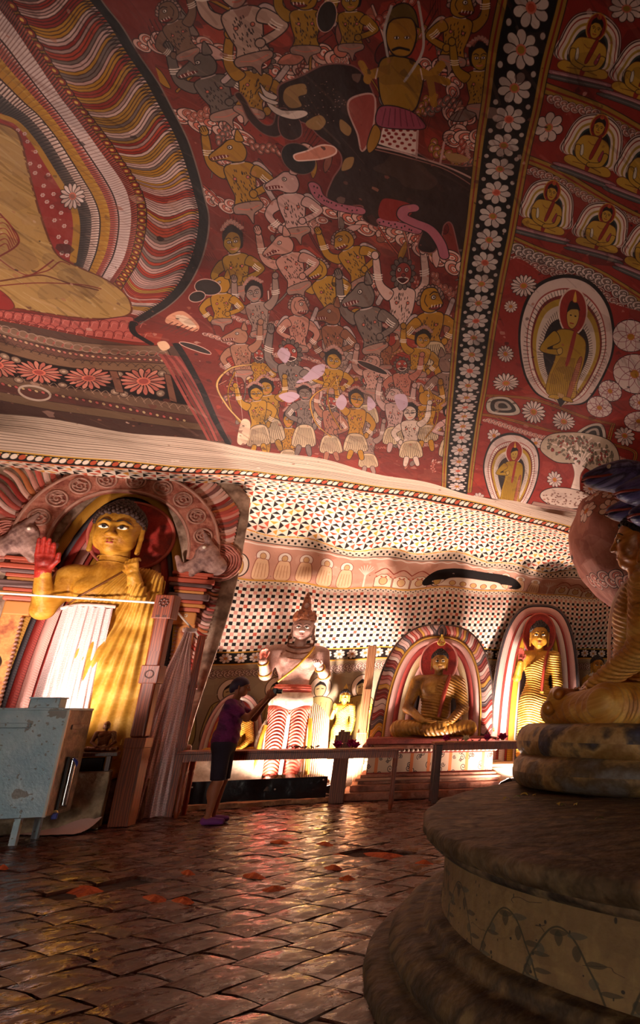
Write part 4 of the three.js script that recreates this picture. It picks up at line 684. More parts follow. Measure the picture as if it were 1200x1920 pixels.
  DD([0.00859,0.00322,0.00863,-0.01774],[4.789,.12,4.776,-.118,5.21,-.009,5.246,.155,5.172,.197,4.702,.006,5.057,.495,5.174,.452,4.783,-.137,5.204,.024,5.343,.251,5.182,.236,5.031,.444,5.291,-.011,4.604,.142,5.117,-.002,4.7,.272,4.82,.031,5.139,.298,4.849,.187,4.842,.17,4.665,.05,5.311,.35,5.069,.424,5.194,.076,5.113,.207,5.004,.081,5.178,.473,4.739,-.088,5.298,.276,4.994,.026,4.681,.208,4.773,.034,4.767,.263,5.251,-.039,4.878,-.007,5.008,-.06,4.977,.32,4.929,.227,4.695,.153,4.917,-.04,4.988,.105,5.045,-.033,5.237,.226,5.023,.036,5.218,.324,5.287,-.031,4.879,.308,4.835,-.032,5.241,-.047,5.172,.41,4.682,.214,4.796,-.038,5.366,.041,4.891,-.111,4.816,.157,5.035,.46,4.759,-.139,4.782,.188,5.086,.09,4.566,.121,4.925,.157,4.782,.037,5.291,.357],['#6a4438'],1.8,1);
  fl('#8a6a5c',[4.489,-.14,5.587,-.17,5.797,-.68,4.56,-.654],'#1c0f0d',0.01,false);
  ln('#4a302a',0.012,[4.444,-.262,5.589,-.237]);
  ln('#4a302a',0.012,[4.475,-.336,5.629,-.314]);
  ln('#4a302a',0.012,[4.507,-.41,5.67,-.392]);
  ln('#4a302a',0.012,[4.539,-.485,5.711,-.471]);
  ln('#4a302a',0.012,[4.571,-.561,5.753,-.551]);
  ln('#4a302a',0.012,[4.604,-.639,5.795,-.632]);
  F([0.00980,0.00174,0.00916,-0.01836,5.709,.206],painttree,.4);
  fl('#c9b49c',[5.927,-.394,6.316,-.376,6.596,-.906,6.177,-.921],'#7a5a24',0.014,false);
  flowerBorder(c);
  weather(C, 1300); speck(C, 900, ['#b8988a', '#2c1410', '#8a4a38', '#150c0a'], .004, .028); speck(C, 100, ['#2a1410', '#b08a78'], .01, .06);
}
function backWallPaint(c) {                                   // x = metres along the wall, y = metres down the unrolled wall
  pc = c; PR = rng(77); const A0 = -3, A1 = 8.2;
  const rect = (col, x, y, w, h) => { c.fillStyle = col; c.fillRect(x, y, w, h); };
  rect('#cbb29c', A0, 0, 11.2, 6.6);
  // bare plaster lip with drawn contour lines
  for (let i = 0; i < 16; i++) { const y = .01 + i * .032, p = []; for (let x = A0; x <= A1; x += .16) p.push(x, y + .03 * (NZ.fbm(x * 1.3 + i * .13, i * .35, 3) - .5) + .015 * Math.sin(x * 1.1)); ln(i % 3 ? '#7a6455' : '#4a382e', .004 + .006 * PR(), p); }
  // speckled border strip
  rect('#201814', A0, .5, 11.2, .17); for (let i = 0; i < 150; i++) { const x = A0 + i * .075; el(i % 3 ? '#d8c4b0' : '#a8482e', x, .585, .03, .05, .5); el('#c9a050', x + .037, .545, .012, .012); }
  rect('#c9963c', A0, .5, 11.2, .02); rect('#b0502c', A0, .655, 11.2, .02);
  // triangles
  const T = .148; for (let j = 0; j * T < 1.68; j++) for (let i = 0; i < 76; i++) {
    const x = A0 + i * T, y = .675 + j * T, X = x + T, Y = y + T, f = (col, ...p) => { c.fillStyle = col; c.beginPath(); c.moveTo(p[0], p[1]); for (let k = 2; k < p.length; k += 2) c.lineTo(p[k], p[k + 1]); c.closePath(); c.fill(); };
    f('#d6c3ae', x, y, X, y, X, Y, x, Y); const d = (i + j) % 2, alt = ['#a8402a', '#c98a3a', '#b8553a', '#a8402a'][(i * 3 + j * 5 + (PR() * 2 | 0)) % 4];
    const w = .008; if (d) { f('#1d1715', x + w, y, x + T / 2, y + T / 2 - w * .5, x + w, Y); f(alt, X, y + w, X, Y - w, x + T / 2 + w, y + T / 2); } else { f(alt, x + w, y + w, X - w, y + w, x + T / 2, y + T / 2 - w); f('#1d1715', x + w, Y, X - w, Y, x + T / 2, y + T / 2 + w); }
  }
  rect('#c9963c', A0, 2.32, 11.2, .02); rect('#d0bca6', A0, 2.345, 11.2, .125); for (let i = 0; i < 230; i++) { const x = A0 + i * .05; el('#1d1715', x, 2.39 + (i % 2) * .04, .018, .016); } rect('#1d1715', A0, 2.465, 11.2, .012);
  // frieze with halo figures, shrines and trees
  rect('#c4917a', A0, 2.48, 11.2, .72); speck([A0, A1, 2.48, 3.2], 160, ['#d0a890', '#b47860', '#d8b49c'], .02, .12);
  const scallop = []; for (let x = A0; x < A1; x += .12) scallop.push(x, 2.52 + .025 * Math.sin(x * 26)); ln('#e0cdbb', .03, scallop);
  for (let x = A0 + .2; x < A1; x += .32) {
    const k = ((x - A0) / .32 | 0) % 11, y = 2.72;
    if (k < 5) { el('#e2d2c0', x, y, .1, .11, 0, '#7a3a2c', .008); el('#c9a070', x, y, .045, .06, 0, '#6a3020', .006); fl('#dcb48c', [x - .09, y + .09, x, y + .05, x + .09, y + .09, x + .11, y + .42, x - .11, y + .42], '#7a3a2c', .008); for (let i = 0; i < 4; i++) ln('#a86a48', .006, [x - .06 + i * .04, y + .14, x - .08 + i * .05, y + .4]); }
    else if (k === 5) { ln('#dccab6', .03, [x, 3.18, x, 2.85]); for (let i = 0; i < 7; i++) { const a = -2.8 + i * .42; ln('#dccab6', .014, [x, 2.9, x + Math.cos(a) * .13, 2.78 + Math.sin(a) * .12]); } }
    else if (k < 9) { fl('#d8c0a4', [x - .15, 3.16, x - .15, 2.95, x - .05, 2.86, x + .05, 2.86, x + .15, 2.95, x + .15, 3.16], '#6a3424', .01, false); el('#c9a070', x, 3.02, .07, .09, 0, '#7a2a1e', .01); ln('#8c3a2a', .02, [x - .16, 2.84, x, 2.72, x + .16, 2.84]); for (let i = 0; i < 4; i++) rect('#a8482e', x - .14 + i * .08, 2.9, .03, .03); }
    else { el('#c9b49e', x, 2.95, .14, .2, 0, '#2a1a16', .016); el('#b08a4a', x, 2.98, .07, .14, 0, '#6a3020', .008); el('#c9a070', x, 2.82, .04, .05, 0, '#6a3020', .006); }
  }
  fl('#1c1614', [3.35, 2.95, 3.6, 2.72, 4.3, 2.62, 5.0, 2.72, 5.25, 2.95, 5.2, 3.1, 5.02, 3.08, 4.98, 2.98, 3.62, 2.98, 3.56, 3.08, 3.38, 3.1]); fl('#d8c4ae', [3.7, 3.06, 3.85, 2.92, 4.3, 2.86, 4.75, 2.92, 4.9, 3.06, 4.9, 3.14, 3.7, 3.14], '#6a3424', .01); for (let i = 0; i < 5; i++) { el('#c09a62', 3.9 + i * .2, 3.06, .06, .07, 0, '#7a2a1e', .01); }
  rect('#c9963c', A0, 3.17, 11.2, .03); rect('#d6c4b0', A0, 3.2, 11.2, .07); for (let i = 0; i < 260; i++) el('#1d1715', A0 + i * .044, 3.22 + (i % 2) * .026, .014, .01);
  // checks
  const Q = .054; for (let j = 0; 3.28 + j * Q < 4.35; j++) for (let i = 0; i < 210; i++) { const x = A0 + i * Q + .006 * Math.sin(j * 1.3), y = 3.28 + j * Q, k = (i + j) % 2; rect(k ? '#dccbb8' : (j % 2 ? '#1b1716' : '#c98e7e'), x, y, Q + .002, Q + .002); if (!k && j % 2 === 0 && (i + 3 * j) % 7 === 0) rect('#b4503c', x, y, Q, Q); }
  for (let i = 0; i < 500; i++) { c.globalAlpha = .5; el('#d9c8b4', lerp(A0, A1, PR()), lerp(3.28, 4.35, PR()), .02 * PR(), .012 * PR()); } c.globalAlpha = 1;
  // flower row and dim lower figures
  rect('#1a1412', A0, 4.35, 11.2, .2); rect('#b8862e', A0, 4.34, 11.2, .022); rect('#b8862e', A0, 4.535, 11.2, .02);
  for (let i = 0; i < 54; i++) { c.save(); c.translate(A0 + .1 + i * .21, 4.445); c.scale(.095, .082); rosette(1, 1, 8, ['#d8c8b8', '#c8b4a4'], .2, '#a87830'); c.restore(); }
  rect('#8f8068', A0, 4.56, 11.2, 1.3); speck([A0, A1, 4.56, 5.86], 220, ['#9c8c70', '#7a6c58', '#a89878'], .03, .16);
  clouds([A0, 4.7, -1, 4.66, 1, 4.7, 3, 4.66, 5, 4.7, A1, 4.68], .12, ['#b8a292', '#8a6a5c', '#c9b6a8']);
  for (let i = 0; i < 17; i++) { const x = A0 + .3 + i * .66; el('#cbb8a4', x, 4.98, .17, .19, 0, '#4a3a30', .012); el('#b09a6e', x, 5.0, .09, .12, 0, '#2a1c16', .01); fl('#1c1614', [x - .09, 4.96, x, 4.86, x + .09, 4.96, x, 4.92]); fl('#9a8a56', [x - .24, 5.25, x - .1, 5.12, x + .1, 5.12, x + .24, 5.25, x + .26, 5.8, x - .26, 5.8], '#3a2c20', .012); for (let k = 0; k < 6; k++) ln('#5a4c30', .008, [x - .2 + k * .08, 5.2, x - .22 + k * .09, 5.78]); ln('#2a1c16', .012, [x - .05, 4.99, x - .02, 4.985]); ln('#2a1c16', .012, [x + .02, 4.985, x + .05, 4.99]); }
  rect('#d8c8b4', A0, 5.86, 11.2, .74); rect('#b8862e', A0, 5.86, 11.2, .03); rect('#cdbba6', A0, 6.1, 11.2, .3);
  for (let i = 0; i < 45; i++) { c.save(); c.translate(A0 + .12 + i * .25, 6.25); c.scale(.11, .11); el('#e0d2c2', 0, 0, 1, 1, 0, '#6a3a2c', .1); rosette(.9, .9, 8, ['#dccab8', '#cfa894'], 0, '#b0502c'); c.restore(); }
  rect('#b8862e', A0, 6.09, 11.2, .02); rect('#b8862e', A0, 6.4, 11.2, .02);
  speck([A0, A1, 0, 6.6], 900, ['#b89c84', '#6a4a3a', '#d8c4b0'], .004, .024);
}
// ---------- cave shell ----------
const ceilBump = (a, s) => .05 * Math.sin(a * 1.7 + s * .6 + .4) + .045 * Math.sin(s * 1.9 - a * .5) + .03 * Math.sin(a * 3.7 - s * 2.3 + 1) + .09 * (NZ.fbm(a * .6 + 9, s * .6 + 4, 3) - .5)
  - .10 * Math.exp(-(((a + 1.1 + (s - 4) * .25) / .28) ** 2)) * sstep(s, 2, 3.4) * (1 - sstep(s, 4.6, 6));
const ceilEdge = (a) => -.1 + .08 * Math.sin(a * 1.3 + .6) - .22 * sstep(a, 2.4, 5) - .12 * sstep(-a, 1.2, 2.6) - .05 * Math.sin(a * 4.1);
const ceilH = (a, s) => 4.8 + .2 * s + ceilBump(a, s) * sstep(s, -.2, 1.2) - .35 * sstep(a, 5.6, 8.5) * (1 - sstep(s, 2, 5));
const borderA = (s) => { const t = [[-1, 3.32], [0, 3.1], [1.5, 2.72], [3, 2.3], [4.6, 1.86], [5.9, 1.58], [6.9, 1.42], [13, .9]]; for (let i = 1; i < t.length; i++) if (s <= t[i][0]) return lerp(t[i - 1][1], t[i][1], (s - t[i - 1][0]) / (t[i][0] - t[i - 1][0])); return .9; };
const plasterBump = rep(roughBump, 1.3), ceilGrain = bumpTex(10, 6);
const ceiling = struct('ceiling', 'painted rock ceiling covered with red and ochre murals', 'ceiling');
const CL = [-2.8, 3.5, -.5, 7.6], CR = [1.1, 7.3, -1.7, 7.6];   // a0, a1, s0, s1 of the two painted charts
function ceilingMat(draw, C) {
  const W = 2048, H = 2048, t = canvas(W, H, (c) => { c.save(); c.scale(W / (C[1] - C[0]), -H / (C[3] - C[2])); c.translate(-C[0], -C[3]); draw(c, C); c.restore(); });
  t.wrapS = t.wrapT = THREE.MirroredRepeatWrapping;
  return std({ map: t, roughness: .62, bumpMap: rep(ceilGrain, 5, 5), bumpScale: .012, specularIntensity: .35 });
}
{
  const sOf = (a, t) => lerp(ceilEdge(a), 12.6, t);
  const gl = gridGeo(70, 110, (u, v) => { const s0 = sOf(0, v), a = lerp(-6.4, borderA(s0), u), s = sOf(a, v); return { p: HF(a, ceilH(a, s), s), u: (a - CL[0]) / (CL[1] - CL[0]), v: (s - CL[2]) / (CL[3] - CL[2]) }; });
  const gr = gridGeo(80, 110, (u, v) => { const s0 = sOf(0, v), a = lerp(borderA(s0), 14.4, u), s = sOf(a, v); return { p: HF(a, ceilH(a, s), s), u: (a - CR[0]) / (CR[1] - CR[0]), v: (s - CR[2]) / (CR[3] - CR[2]) }; });
  part('mural_of_the_great_figure', gl, ceilingMat(muralLeft, CL), ceiling, 'red mural with a seated ochre figure, elephant and crowd');
  part('mural_of_the_roundels', gr, ceilingMat(muralRight, CR), ceiling, 'dark red mural with flower border and seated figures in roundels');
  const rock = std({ color: 0x4a3a30, roughness: .95 });
  const m = part('rock_mass', bx(22, .4, 18), rock, ceiling); m.position.copy(HF(4, 8.6, 4.7)); m.rotation.y = TH;
}
// back wall: ledge lip, triangle-painted overhang, frieze, checker band, lower wall
const rowsOf = (a) => {
  const k = (t) => { for (let i = 1; i < t.length; i++) if (a <= t[i][0]) return lerp(t[i - 1][1], t[i][1], clamp((a - t[i - 1][0]) / (t[i][0] - t[i - 1][0]), 0, 1)); return t[t.length - 1][1]; };
  const e = ceilEdge(a), w = .02 * Math.sin(a * 2.3) + .025 * Math.sin(a * 5.1 + 1);
  return [[e, ceilH(a, e)], [-.32 + w, k([[-4, 4.5], [-2.3, 4.52], [.3, 4.7], [1.8, 4.76], [3.2, 4.76], [8, 4.5]])], [-.46 + w, k([[-4, 4.32], [-2.3, 4.33], [.3, 4.59], [1.8, 4.69], [3.2, 4.72], [8, 4.3]])],
    [-.6 + w, k([[-4, 4.2], [-2.3, 4.24], [.3, 4.54], [2.2, 4.62], [3.3, 4.6], [4.8, 4.5], [8, 4.1]])], [-2.2, 4.06 + w * 2], [-2.25, 3.95 + w], [-2.55, 3.27 + .06 * a + w], [-2.88, 2.22 + .055 * a], [-2.92, 2.04 + .055 * a], [-3, -.05]];
};
const rowV = [0, .3, .5, .67, 2.35, 2.47, 3.2, 4.35, 4.53, 6.6], WB = [-3, 8.2];
{
  const per = 9, NV = (rowV.length - 1) * per;
  const g = gridGeo(140, NV, (u, v) => {
    const a = lerp(-6.4, 14.4, u), R = rowsOf(a), x = v * (rowV.length - 1), i = Math.min(rowV.length - 2, Math.floor(x)), f = x - i;
    let s = lerp(R[i][0], R[i + 1][0], f), h = lerp(R[i][1], R[i + 1][1], f); const vv = lerp(rowV[i], rowV[i + 1], f);
    const n = NZ.fbm(a * .9 + 3, vv * .9, 3) - .5, b = sstep(vv, .6, 1.2) * .22; s += n * b; h += n * b * .6 - (i === 3 ? Math.sin(f * Math.PI) * -.12 : 0) + .05 * Math.sin(a * 1.6 + 1) * sstep(vv, .8, 1.6) * (1 - sstep(vv, 3.3, 4.2));
    if (i === 6) s += .14 * Math.sin(f * Math.PI);
    return { p: HF(a, h, s), u: (a - WB[0]) / (WB[1] - WB[0]), v: 1 - vv / 6.6 };
  });
  const t = canvas(2048, 1208, (c, W, H) => { c.save(); c.scale(W / (WB[1] - WB[0]), H / 6.6); c.translate(-WB[0], 0); backWallPaint(c); c.restore(); });
  t.wrapS = THREE.MirroredRepeatWrapping;
  const wall = struct('wall_back', 'bulging back wall of the cave painted with triangles and checks', 'wall');
  part('painted_plaster', g, std({ map: t, roughness: .75, bumpMap: rep(ceilGrain, 9, 6), bumpScale: .01, specularIntensity: .3 }), wall);
  const rock = std({ color: 0x4a3a30, roughness: .95 }), m = part('rock_mass', bx(22, 8.6, .4), rock, wall); m.position.copy(HF(4, 4.3, -3.6)); m.rotation.y = TH;
}
{
  const plaster = std({ map: rep(mottle(['#8a5a48', '#a87660', '#6e4034'], 6, 2), .4), roughness: .85, bumpMap: plasterBump, bumpScale: .01 });
  const side = (name, label, a) => { const w = struct(name, label, 'wall'), m = part('plaster', bx(.4, 8.6, 17), plaster, w); m.position.copy(HF(a, 4.3, 4.7)); m.rotation.y = TH; };
  side('wall_left', 'plastered side wall at the left end of the cave', -6.6); side('wall_right', 'plastered side wall at the right end of the cave', 14.6);
  const front = struct('wall_front', 'plastered front wall of the cave with two doorways', 'wall');
  const s = 12.8, piece = (a0, a1, h0, h1) => { const m = part('plaster', bx(a1 - a0, h1 - h0, .4), plaster, front); m.position.copy(HF((a0 + a1) / 2, (h0 + h1) / 2, s)); m.rotation.y = TH; };
  const d = [[-4.6, -3.0], [7.2, 8.8]], top = 2.5; piece(-6.8, d[0][0], -.05, 8.6); piece(d[0][1], d[1][0], -.05, 8.6); piece(d[1][1], 14.8, -.05, 8.6); for (const [p, q] of d) piece(p, q, top, 8.6);
}
{ const g = struct('ground', 'sandy courtyard ground outside the cave doors', 'ground'), m = part('sand', bx(60, .2, 30), std({ map: rep(mottle(['#8a7258', '#a08868', '#6e5844'], 6, 2), 1), roughness: .95 }), g); m.position.copy(HF(4, -.15, 28.1)); m.rotation.y = TH; }
// floor: square clay pavers, each its own slab; the far and hidden ones joined
{
  const floor = struct('floor', 'worn reddish brown square clay pavers', 'floor');
  const bed = part('mortar_bed', bx(22, .3, 18), std({ map: rep(mottle(['#2a1712', '#3d2018', '#1c0f0c'], 8, 4), 2), roughness: .95, bumpMap: rep(roughBump, 3), bumpScale: .02 }), floor);
  bed.position.copy(HF(4, -.185, 4.7)); bed.rotation.y = TH;
  const tones = [['#4c2a20', '#633a2c', '#331c15'], ['#54322a', '#6c473a', '#3a211a'], ['#44261f', '#5e382e', '#7c5c50'], ['#5c4036', '#806458', '#462b22'], ['#3e221a', '#583326', '#482c24']];
  const mats = tones.map((t, i) => std({ map: rep(mottle(t, 5, i + 1, 256, 2.2), 1.6), roughness: .42, roughnessMap: rep(bumpTex(7, 5, 128, (n) => clamp((n - .5) * 2.4 + .62, 0, 1)), 2.3), bumpMap: rep(roughBump, 2.1), bumpScale: .009, specularIntensity: .6 }));
  const E1 = rad(-25), c1 = Math.cos(E1), s1 = Math.sin(E1), T = .332, R = rng(5), near = [], far = [];
  const pit = [[-4.42, 5.8, .3], [-3.35, 5.35, .13], [-2.62, 7.1, .34], [-3.5, 6.9, .2], [-2.9, 5.6, .16], [-4.1, 5.05, .12], [-3.9, 7.6, .2]];
  for (let i = -40; i < 60; i++) for (let j = -14; j < 60; j++) {
    const off = (i % 2) * .06, x = i * T * c1 - (j * T + off) * s1, dd = i * T * s1 + (j * T + off) * c1;
    const as = [(x - AX) * UX + (dd - AD) * UD, (x - AX) * UD - (dd - AD) * UX];
    if (as[0] < -6.3 || as[0] > 14.3 || as[1] < -2.7 || as[1] > 12.5) continue;
    if (Math.hypot(x - 1.56, dd - 5.2) < 3.2) continue;
    const zc = dd * .9588 - 1.25 * .284, px = 1245 + 1280 * x / zc, inview = zc > 1 && px > -60 && px < 1000 && dd > 3.3 && dd < 11.2 && !(px > 810 && dd > 6);
    (inview ? near : far).push([x, dd, i, j]);
  }
  near.sort((p, q) => p[1] - q[1]);
  const mk = (x, dd) => {
    const w = T - .009 - R() * .008, l = T - .009 - R() * .008, t = .06, q = (R() - .5) * .008;
    const g = new THREE.BoxGeometry(w, t, l, 3, 1, 3), p = g.attributes.position;
    for (let k = 0; k < p.count; k++) {
      let X = p.getX(k), Y = p.getY(k), Z = p.getZ(k); const edge = Math.max(Math.abs(X) / w, Math.abs(Z) / l) > .49, corner = Math.abs(X) / w > .49 && Math.abs(Z) / l > .49;
      const n = NZ.fbm((x + X) * 3 + 50, (dd + Z) * 3 + 50, 3) - .5;
      if (Y > 0) { Y += n * .011 - (edge ? .007 : 0) - (corner ? .006 : 0); if (edge) { X += (NZ(X * 13 + x * 31, Z * 13 + dd * 17) - .62) * .016 * Math.sign(X); Z += (NZ2(X * 13 + x * 31, Z * 13 + dd * 17) - .62) * .016 * Math.sign(Z); } }
      p.setXYZ(k, X, Y, Z);
    }
    g.rotateX(q); g.rotateZ((R() - .5) * .012); g.rotateY(E1 + (R() - .5) * .03); g.translate(0, -.03 + (R() - .5) * .006, 0); g.computeVertexNormals(); return g;
  };
  const rest = []; let k = 0;
  const sunk = [];
  for (const [x, dd, i, j] of near) {
    const hole = pit.find(([px, pd, r]) => Math.hypot(px - x, pd - dd) < r * .8 + .05);
    if (hole && hole[2] > .25 && R() < .8) { sunk.push([x, dd]); continue; }
    const g = mk(x, dd); if (k >= 300) { g.translate(x, 0, -dd); rest.push(boxUV(plain(g))); continue; }
    boxUV(g); const u = g.attributes.uv; for (let q = 0; q < u.count; q++) u.setXY(q, u.getX(q) + x * 1.37, u.getY(q) + dd * .91);
    const m = part(k ? 'paver_' + String(k).padStart(3, '0') : 'paver', g, mats[(R() * 5) | 0], floor); m.position.set(x, 0, -dd); k++;
  }
  for (const [x, dd] of far) { const g = mk(x, dd); g.translate(x, 0, -dd); rest.push(boxUV(plain(g))); }
  const m = part('far_pavers', mergeGeometries(rest.map(plain)), mats[0], floor); m.userData.kind = 'stuff';
  // crumbled orange brick dust lying where pavers have broken away
  const dust = std({ map: rep(mottle(['#b84718', '#d4642a', '#9a3812'], 8, 3), 2), roughness: .9, bumpMap: rep(roughBump, 4), bumpScale: .02 });
  const spots = [[-4.42, 5.8, .24, .1], [-4.25, 5.62, .12, .045], [-3.36, 5.34, .12, .05], [-3.6, 5.4, .15, .045], [-2.62, 7.1, .3, .1], [-3.05, 7.05, .17, .06], [-2.9, 5.66, .1, .08], [-3.3, 6.1, .14, .05], [-2.8, 6.4, .11, .05], [-3.9, 7.6, .16, .05], [-3.4, 7.5, .13, .05], [-2.5, 6.0, .09, .04], [-2.1, 6.6, .1, .06], [-3.9, 6.2, .12, .03], [-5.6, 6.4, .08, .03]];
  spots.forEach(([x, dd, r1, r2], q) => {
    const N = 22, g = gridGeo(N, 5, (u, v) => { const a = u * TAU, rr = v * (1 + .5 * (NZ.fbm(Math.cos(a) * 2 + q * 7, Math.sin(a) * 2 + q * 3, 3) - .5)); const h = .012 * (1 - v * v) * (1 + NZ(a * 4, v * 9)) - .012 * v; return { p: V(Math.cos(a) * r1 * rr, .004 + h, -Math.sin(a) * r2 * rr), u: Math.cos(a) * rr * r1, v: Math.sin(a) * rr * r2 }; });
    const o = part('brick_crumble', g, dust, floor, 'crumbled orange brick in a worn hollow'); o.position.set(x, sunk.some(([sx, sd]) => Math.hypot(sx - x, sd - dd) < .2) ? -.028 : .004, -dd); o.rotation.y = -E1 - 1.0;
  });
}
// ---------- sculpting: smooth-joined distance fields meshed with surface nets ----------
const smin = (a, b, k) => { const h = Math.max(k - Math.abs(a - b), 0) / k; return Math.min(a, b) - h * h * k * .25; };
class Clay {
  constructor() { this.p = []; this.lo = V(1e9, 1e9, 1e9); this.hi = V(-1e9, -1e9, -1e9); }
  grow(c, r) { this.lo.min(V(c.x - r, c.y - r, c.z - r)); this.hi.max(V(c.x + r, c.y + r, c.z + r)); }
  cap(a, b, ra, rb = ra, k = .05) {                          // tapered capsule
    this.grow(a, ra); this.grow(b, rb); const bx_ = b.x - a.x, by = b.y - a.y, bz = b.z - a.z, L = bx_ * bx_ + by * by + bz * bz || 1e-9;
    this.p.push([(x, y, z) => { const px = x - a.x, py = y - a.y, pz = z - a.z, t = clamp((px * bx_ + py * by + pz * bz) / L, 0, 1), dx = px - bx_ * t, dy = py - by * t, dz = pz - bz * t; return Math.sqrt(dx * dx + dy * dy + dz * dz) - (ra + (rb - ra) * t); }, k, 1]); return this;
  }
  chain(pts, r, k = .03) { for (let i = 1; i < pts.length; i++) this.cap(pts[i - 1], pts[i], r[i - 1], r[i], k); return this; }
  ell(c, r, k = .05, q = null, sign = 1) {                    // ellipsoid, optional quaternion
    if (sign > 0) this.grow(c, Math.max(r.x, r.y, r.z)); const iq = q ? q.clone().invert() : null, v = V(0, 0, 0);
    this.p.push([(x, y, z) => { let px = x - c.x, py = y - c.y, pz = z - c.z; if (iq) { v.set(px, py, pz).applyQuaternion(iq); px = v.x; py = v.y; pz = v.z; } const ax = px / r.x, ay = py / r.y, az = pz / r.z, k0 = Math.sqrt(ax * ax + ay * ay + az * az); if (k0 < 1e-6) return -Math.min(r.x, r.y, r.z); const k1 = Math.sqrt((ax / r.x) ** 2 + (ay / r.y) ** 2 + (az / r.z) ** 2); return k0 * (k0 - 1) / k1; }, k, sign]); return this;
  }
  cut(c, r, k = .03, q = null) { return this.ell(c, r, k, q, -1); }
  box(c, hs, rd, k = .03, q = null) {
    this.grow(c, hs.length() + rd); const iq = q ? q.clone().invert() : null, v = V(0, 0, 0);
    this.p.push([(x, y, z) => { v.set(x - c.x, y - c.y, z - c.z); if (iq) v.applyQuaternion(iq); const dx = Math.abs(v.x) - hs.x, dy = Math.abs(v.y) - hs.y, dz = Math.abs(v.z) - hs.z, ox = Math.max(dx, 0), oy = Math.max(dy, 0), oz = Math.max(dz, 0); return Math.sqrt(ox * ox + oy * oy + oz * oz) + Math.min(Math.max(dx, dy, dz), 0) - rd; }, k, 1]); return this;
  }
  field() { return evalPrims(this.p); }
  mesh(cell, mod, pad = .03) { return meshField(this.p, mod || ((d) => d), this.lo.clone().subScalar(pad), this.hi.clone().addScalar(pad), cell); }
}
function evalPrims(P) { const n = P.length; return (x, y, z) => { let d = 1e9; for (let i = 0; i < n; i++) { const q = P[i], v = q[0](x, y, z); if (q[2] > 0) d = d > 1e8 ? v : smin(d, v, q[1]); else if (v < q[1]) d = -smin(-d, v, q[1]); } return d; }; }
function meshField(P, mod, lo, hi, cell) {
  const B = 4, nx = Math.ceil((hi.x - lo.x) / cell / B) * B + 1, ny = Math.ceil((hi.y - lo.y) / cell / B) * B + 1, nz = Math.ceil((hi.z - lo.z) / cell / B) * B + 1, D = new Float32Array(nx * ny * nz).fill(1), at = (i, j, k) => i + nx * (j + ny * k);
  const far = cell * B * 1.6, Rb = cell * B * .87, bxn = (nx - 1) / B, byn = (ny - 1) / B, lists = new Array(bxn * byn * (nz - 1) / B), val = new Float32Array(P.length);
  for (let k = 0; k < nz - 1; k += B) for (let j = 0; j < ny - 1; j += B) for (let i = 0; i < nx - 1; i += B) {
    const X = lo.x + (i + B / 2) * cell, Y = lo.y + (j + B / 2) * cell, Z = lo.z + (k + B / 2) * cell; let m = 1e9;
    for (let q = 0; q < P.length; q++) { val[q] = P[q][0](X, Y, Z); if (P[q][2] > 0) m = m > 1e8 ? val[q] : smin(m, val[q], P[q][1]); else if (val[q] < P[q][1]) m = -smin(-m, val[q], P[q][1]); }
    const raw = m; m = mod(m, X, Y, Z); const skip = Math.abs(m) > far; let f = null;
    if (!skip) { const sub = []; for (let q = 0; q < P.length; q++) if (P[q][2] > 0 ? val[q] < raw + 3.2 * Rb + P[q][1] : val[q] < 2.2 * Rb + P[q][1]) sub.push(P[q]); const e = evalPrims(sub); f = (x, y, z) => mod(e(x, y, z), x, y, z); lists[i / B + bxn * (j / B + byn * (k / B))] = f; }
    for (let c = 0; c <= B; c++) for (let b = 0; b <= B; b++) for (let a = 0; a <= B; a++) { const q = at(i + a, j + b, k + c); if (skip) { if (D[q] === 1) D[q] = m; } else if (a < B && b < B && c < B || D[q] === 1 || Math.abs(D[q]) > far) D[q] = f(lo.x + (i + a) * cell, lo.y + (j + b) * cell, lo.z + (k + c) * cell); }
  }
  const id = new Int32Array(nx * ny * nz).fill(-1), pos = [], own = [], idx = [], E = [[0, 1], [2, 3], [4, 5], [6, 7], [0, 2], [1, 3], [4, 6], [5, 7], [0, 4], [1, 5], [2, 6], [3, 7]], o = [0, 1, nx, nx + 1, nx * ny, nx * ny + 1, nx * ny + nx, nx * ny + nx + 1], d = new Float32Array(8);
  for (let k = 0; k < nz - 1; k++) for (let j = 0; j < ny - 1; j++) for (let i = 0; i < nx - 1; i++) {
    const q = at(i, j, k); let m = 0; for (let c = 0; c < 8; c++) { d[c] = D[q + o[c]]; if (d[c] < 0) m |= 1 << c; } if (m === 0 || m === 255) continue;
    let x = 0, y = 0, z = 0, n = 0; for (const [a, b] of E) if (d[a] < 0 !== d[b] < 0) { const t = d[a] / (d[a] - d[b]); x += (a & 1) + ((b & 1) - (a & 1)) * t; y += (a >> 1 & 1) + ((b >> 1 & 1) - (a >> 1 & 1)) * t; z += (a >> 2) + ((b >> 2) - (a >> 2)) * t; n++; }
    own.push(lists[(i >> 2) + bxn * ((j >> 2) + byn * (k >> 2))] || own[own.length - 1]); id[q] = pos.length / 3; pos.push(lo.x + (i + x / n) * cell, lo.y + (j + y / n) * cell, lo.z + (k + z / n) * cell);
  }
  const quad = (a, b, c, e, flip) => { if (a < 0 || b < 0 || c < 0 || e < 0) return; if (flip) idx.push(a, c, b, a, e, c); else idx.push(a, b, c, a, c, e); };
  for (let k = 1; k < nz - 1; k++) for (let j = 1; j < ny - 1; j++) for (let i = 1; i < nx - 1; i++) {
    const q = at(i, j, k), s = D[q] < 0;
    if (s !== D[q + 1] < 0) quad(id[q - nx - nx * ny], id[q - nx * ny], id[q], id[q - nx], !s);
    if (s !== D[q + nx] < 0) quad(id[q - 1 - nx * ny], id[q - 1], id[q], id[q - nx * ny], !s);
    if (s !== D[q + nx * ny] < 0) quad(id[q - 1 - nx], id[q - nx], id[q], id[q - 1], !s);
  }
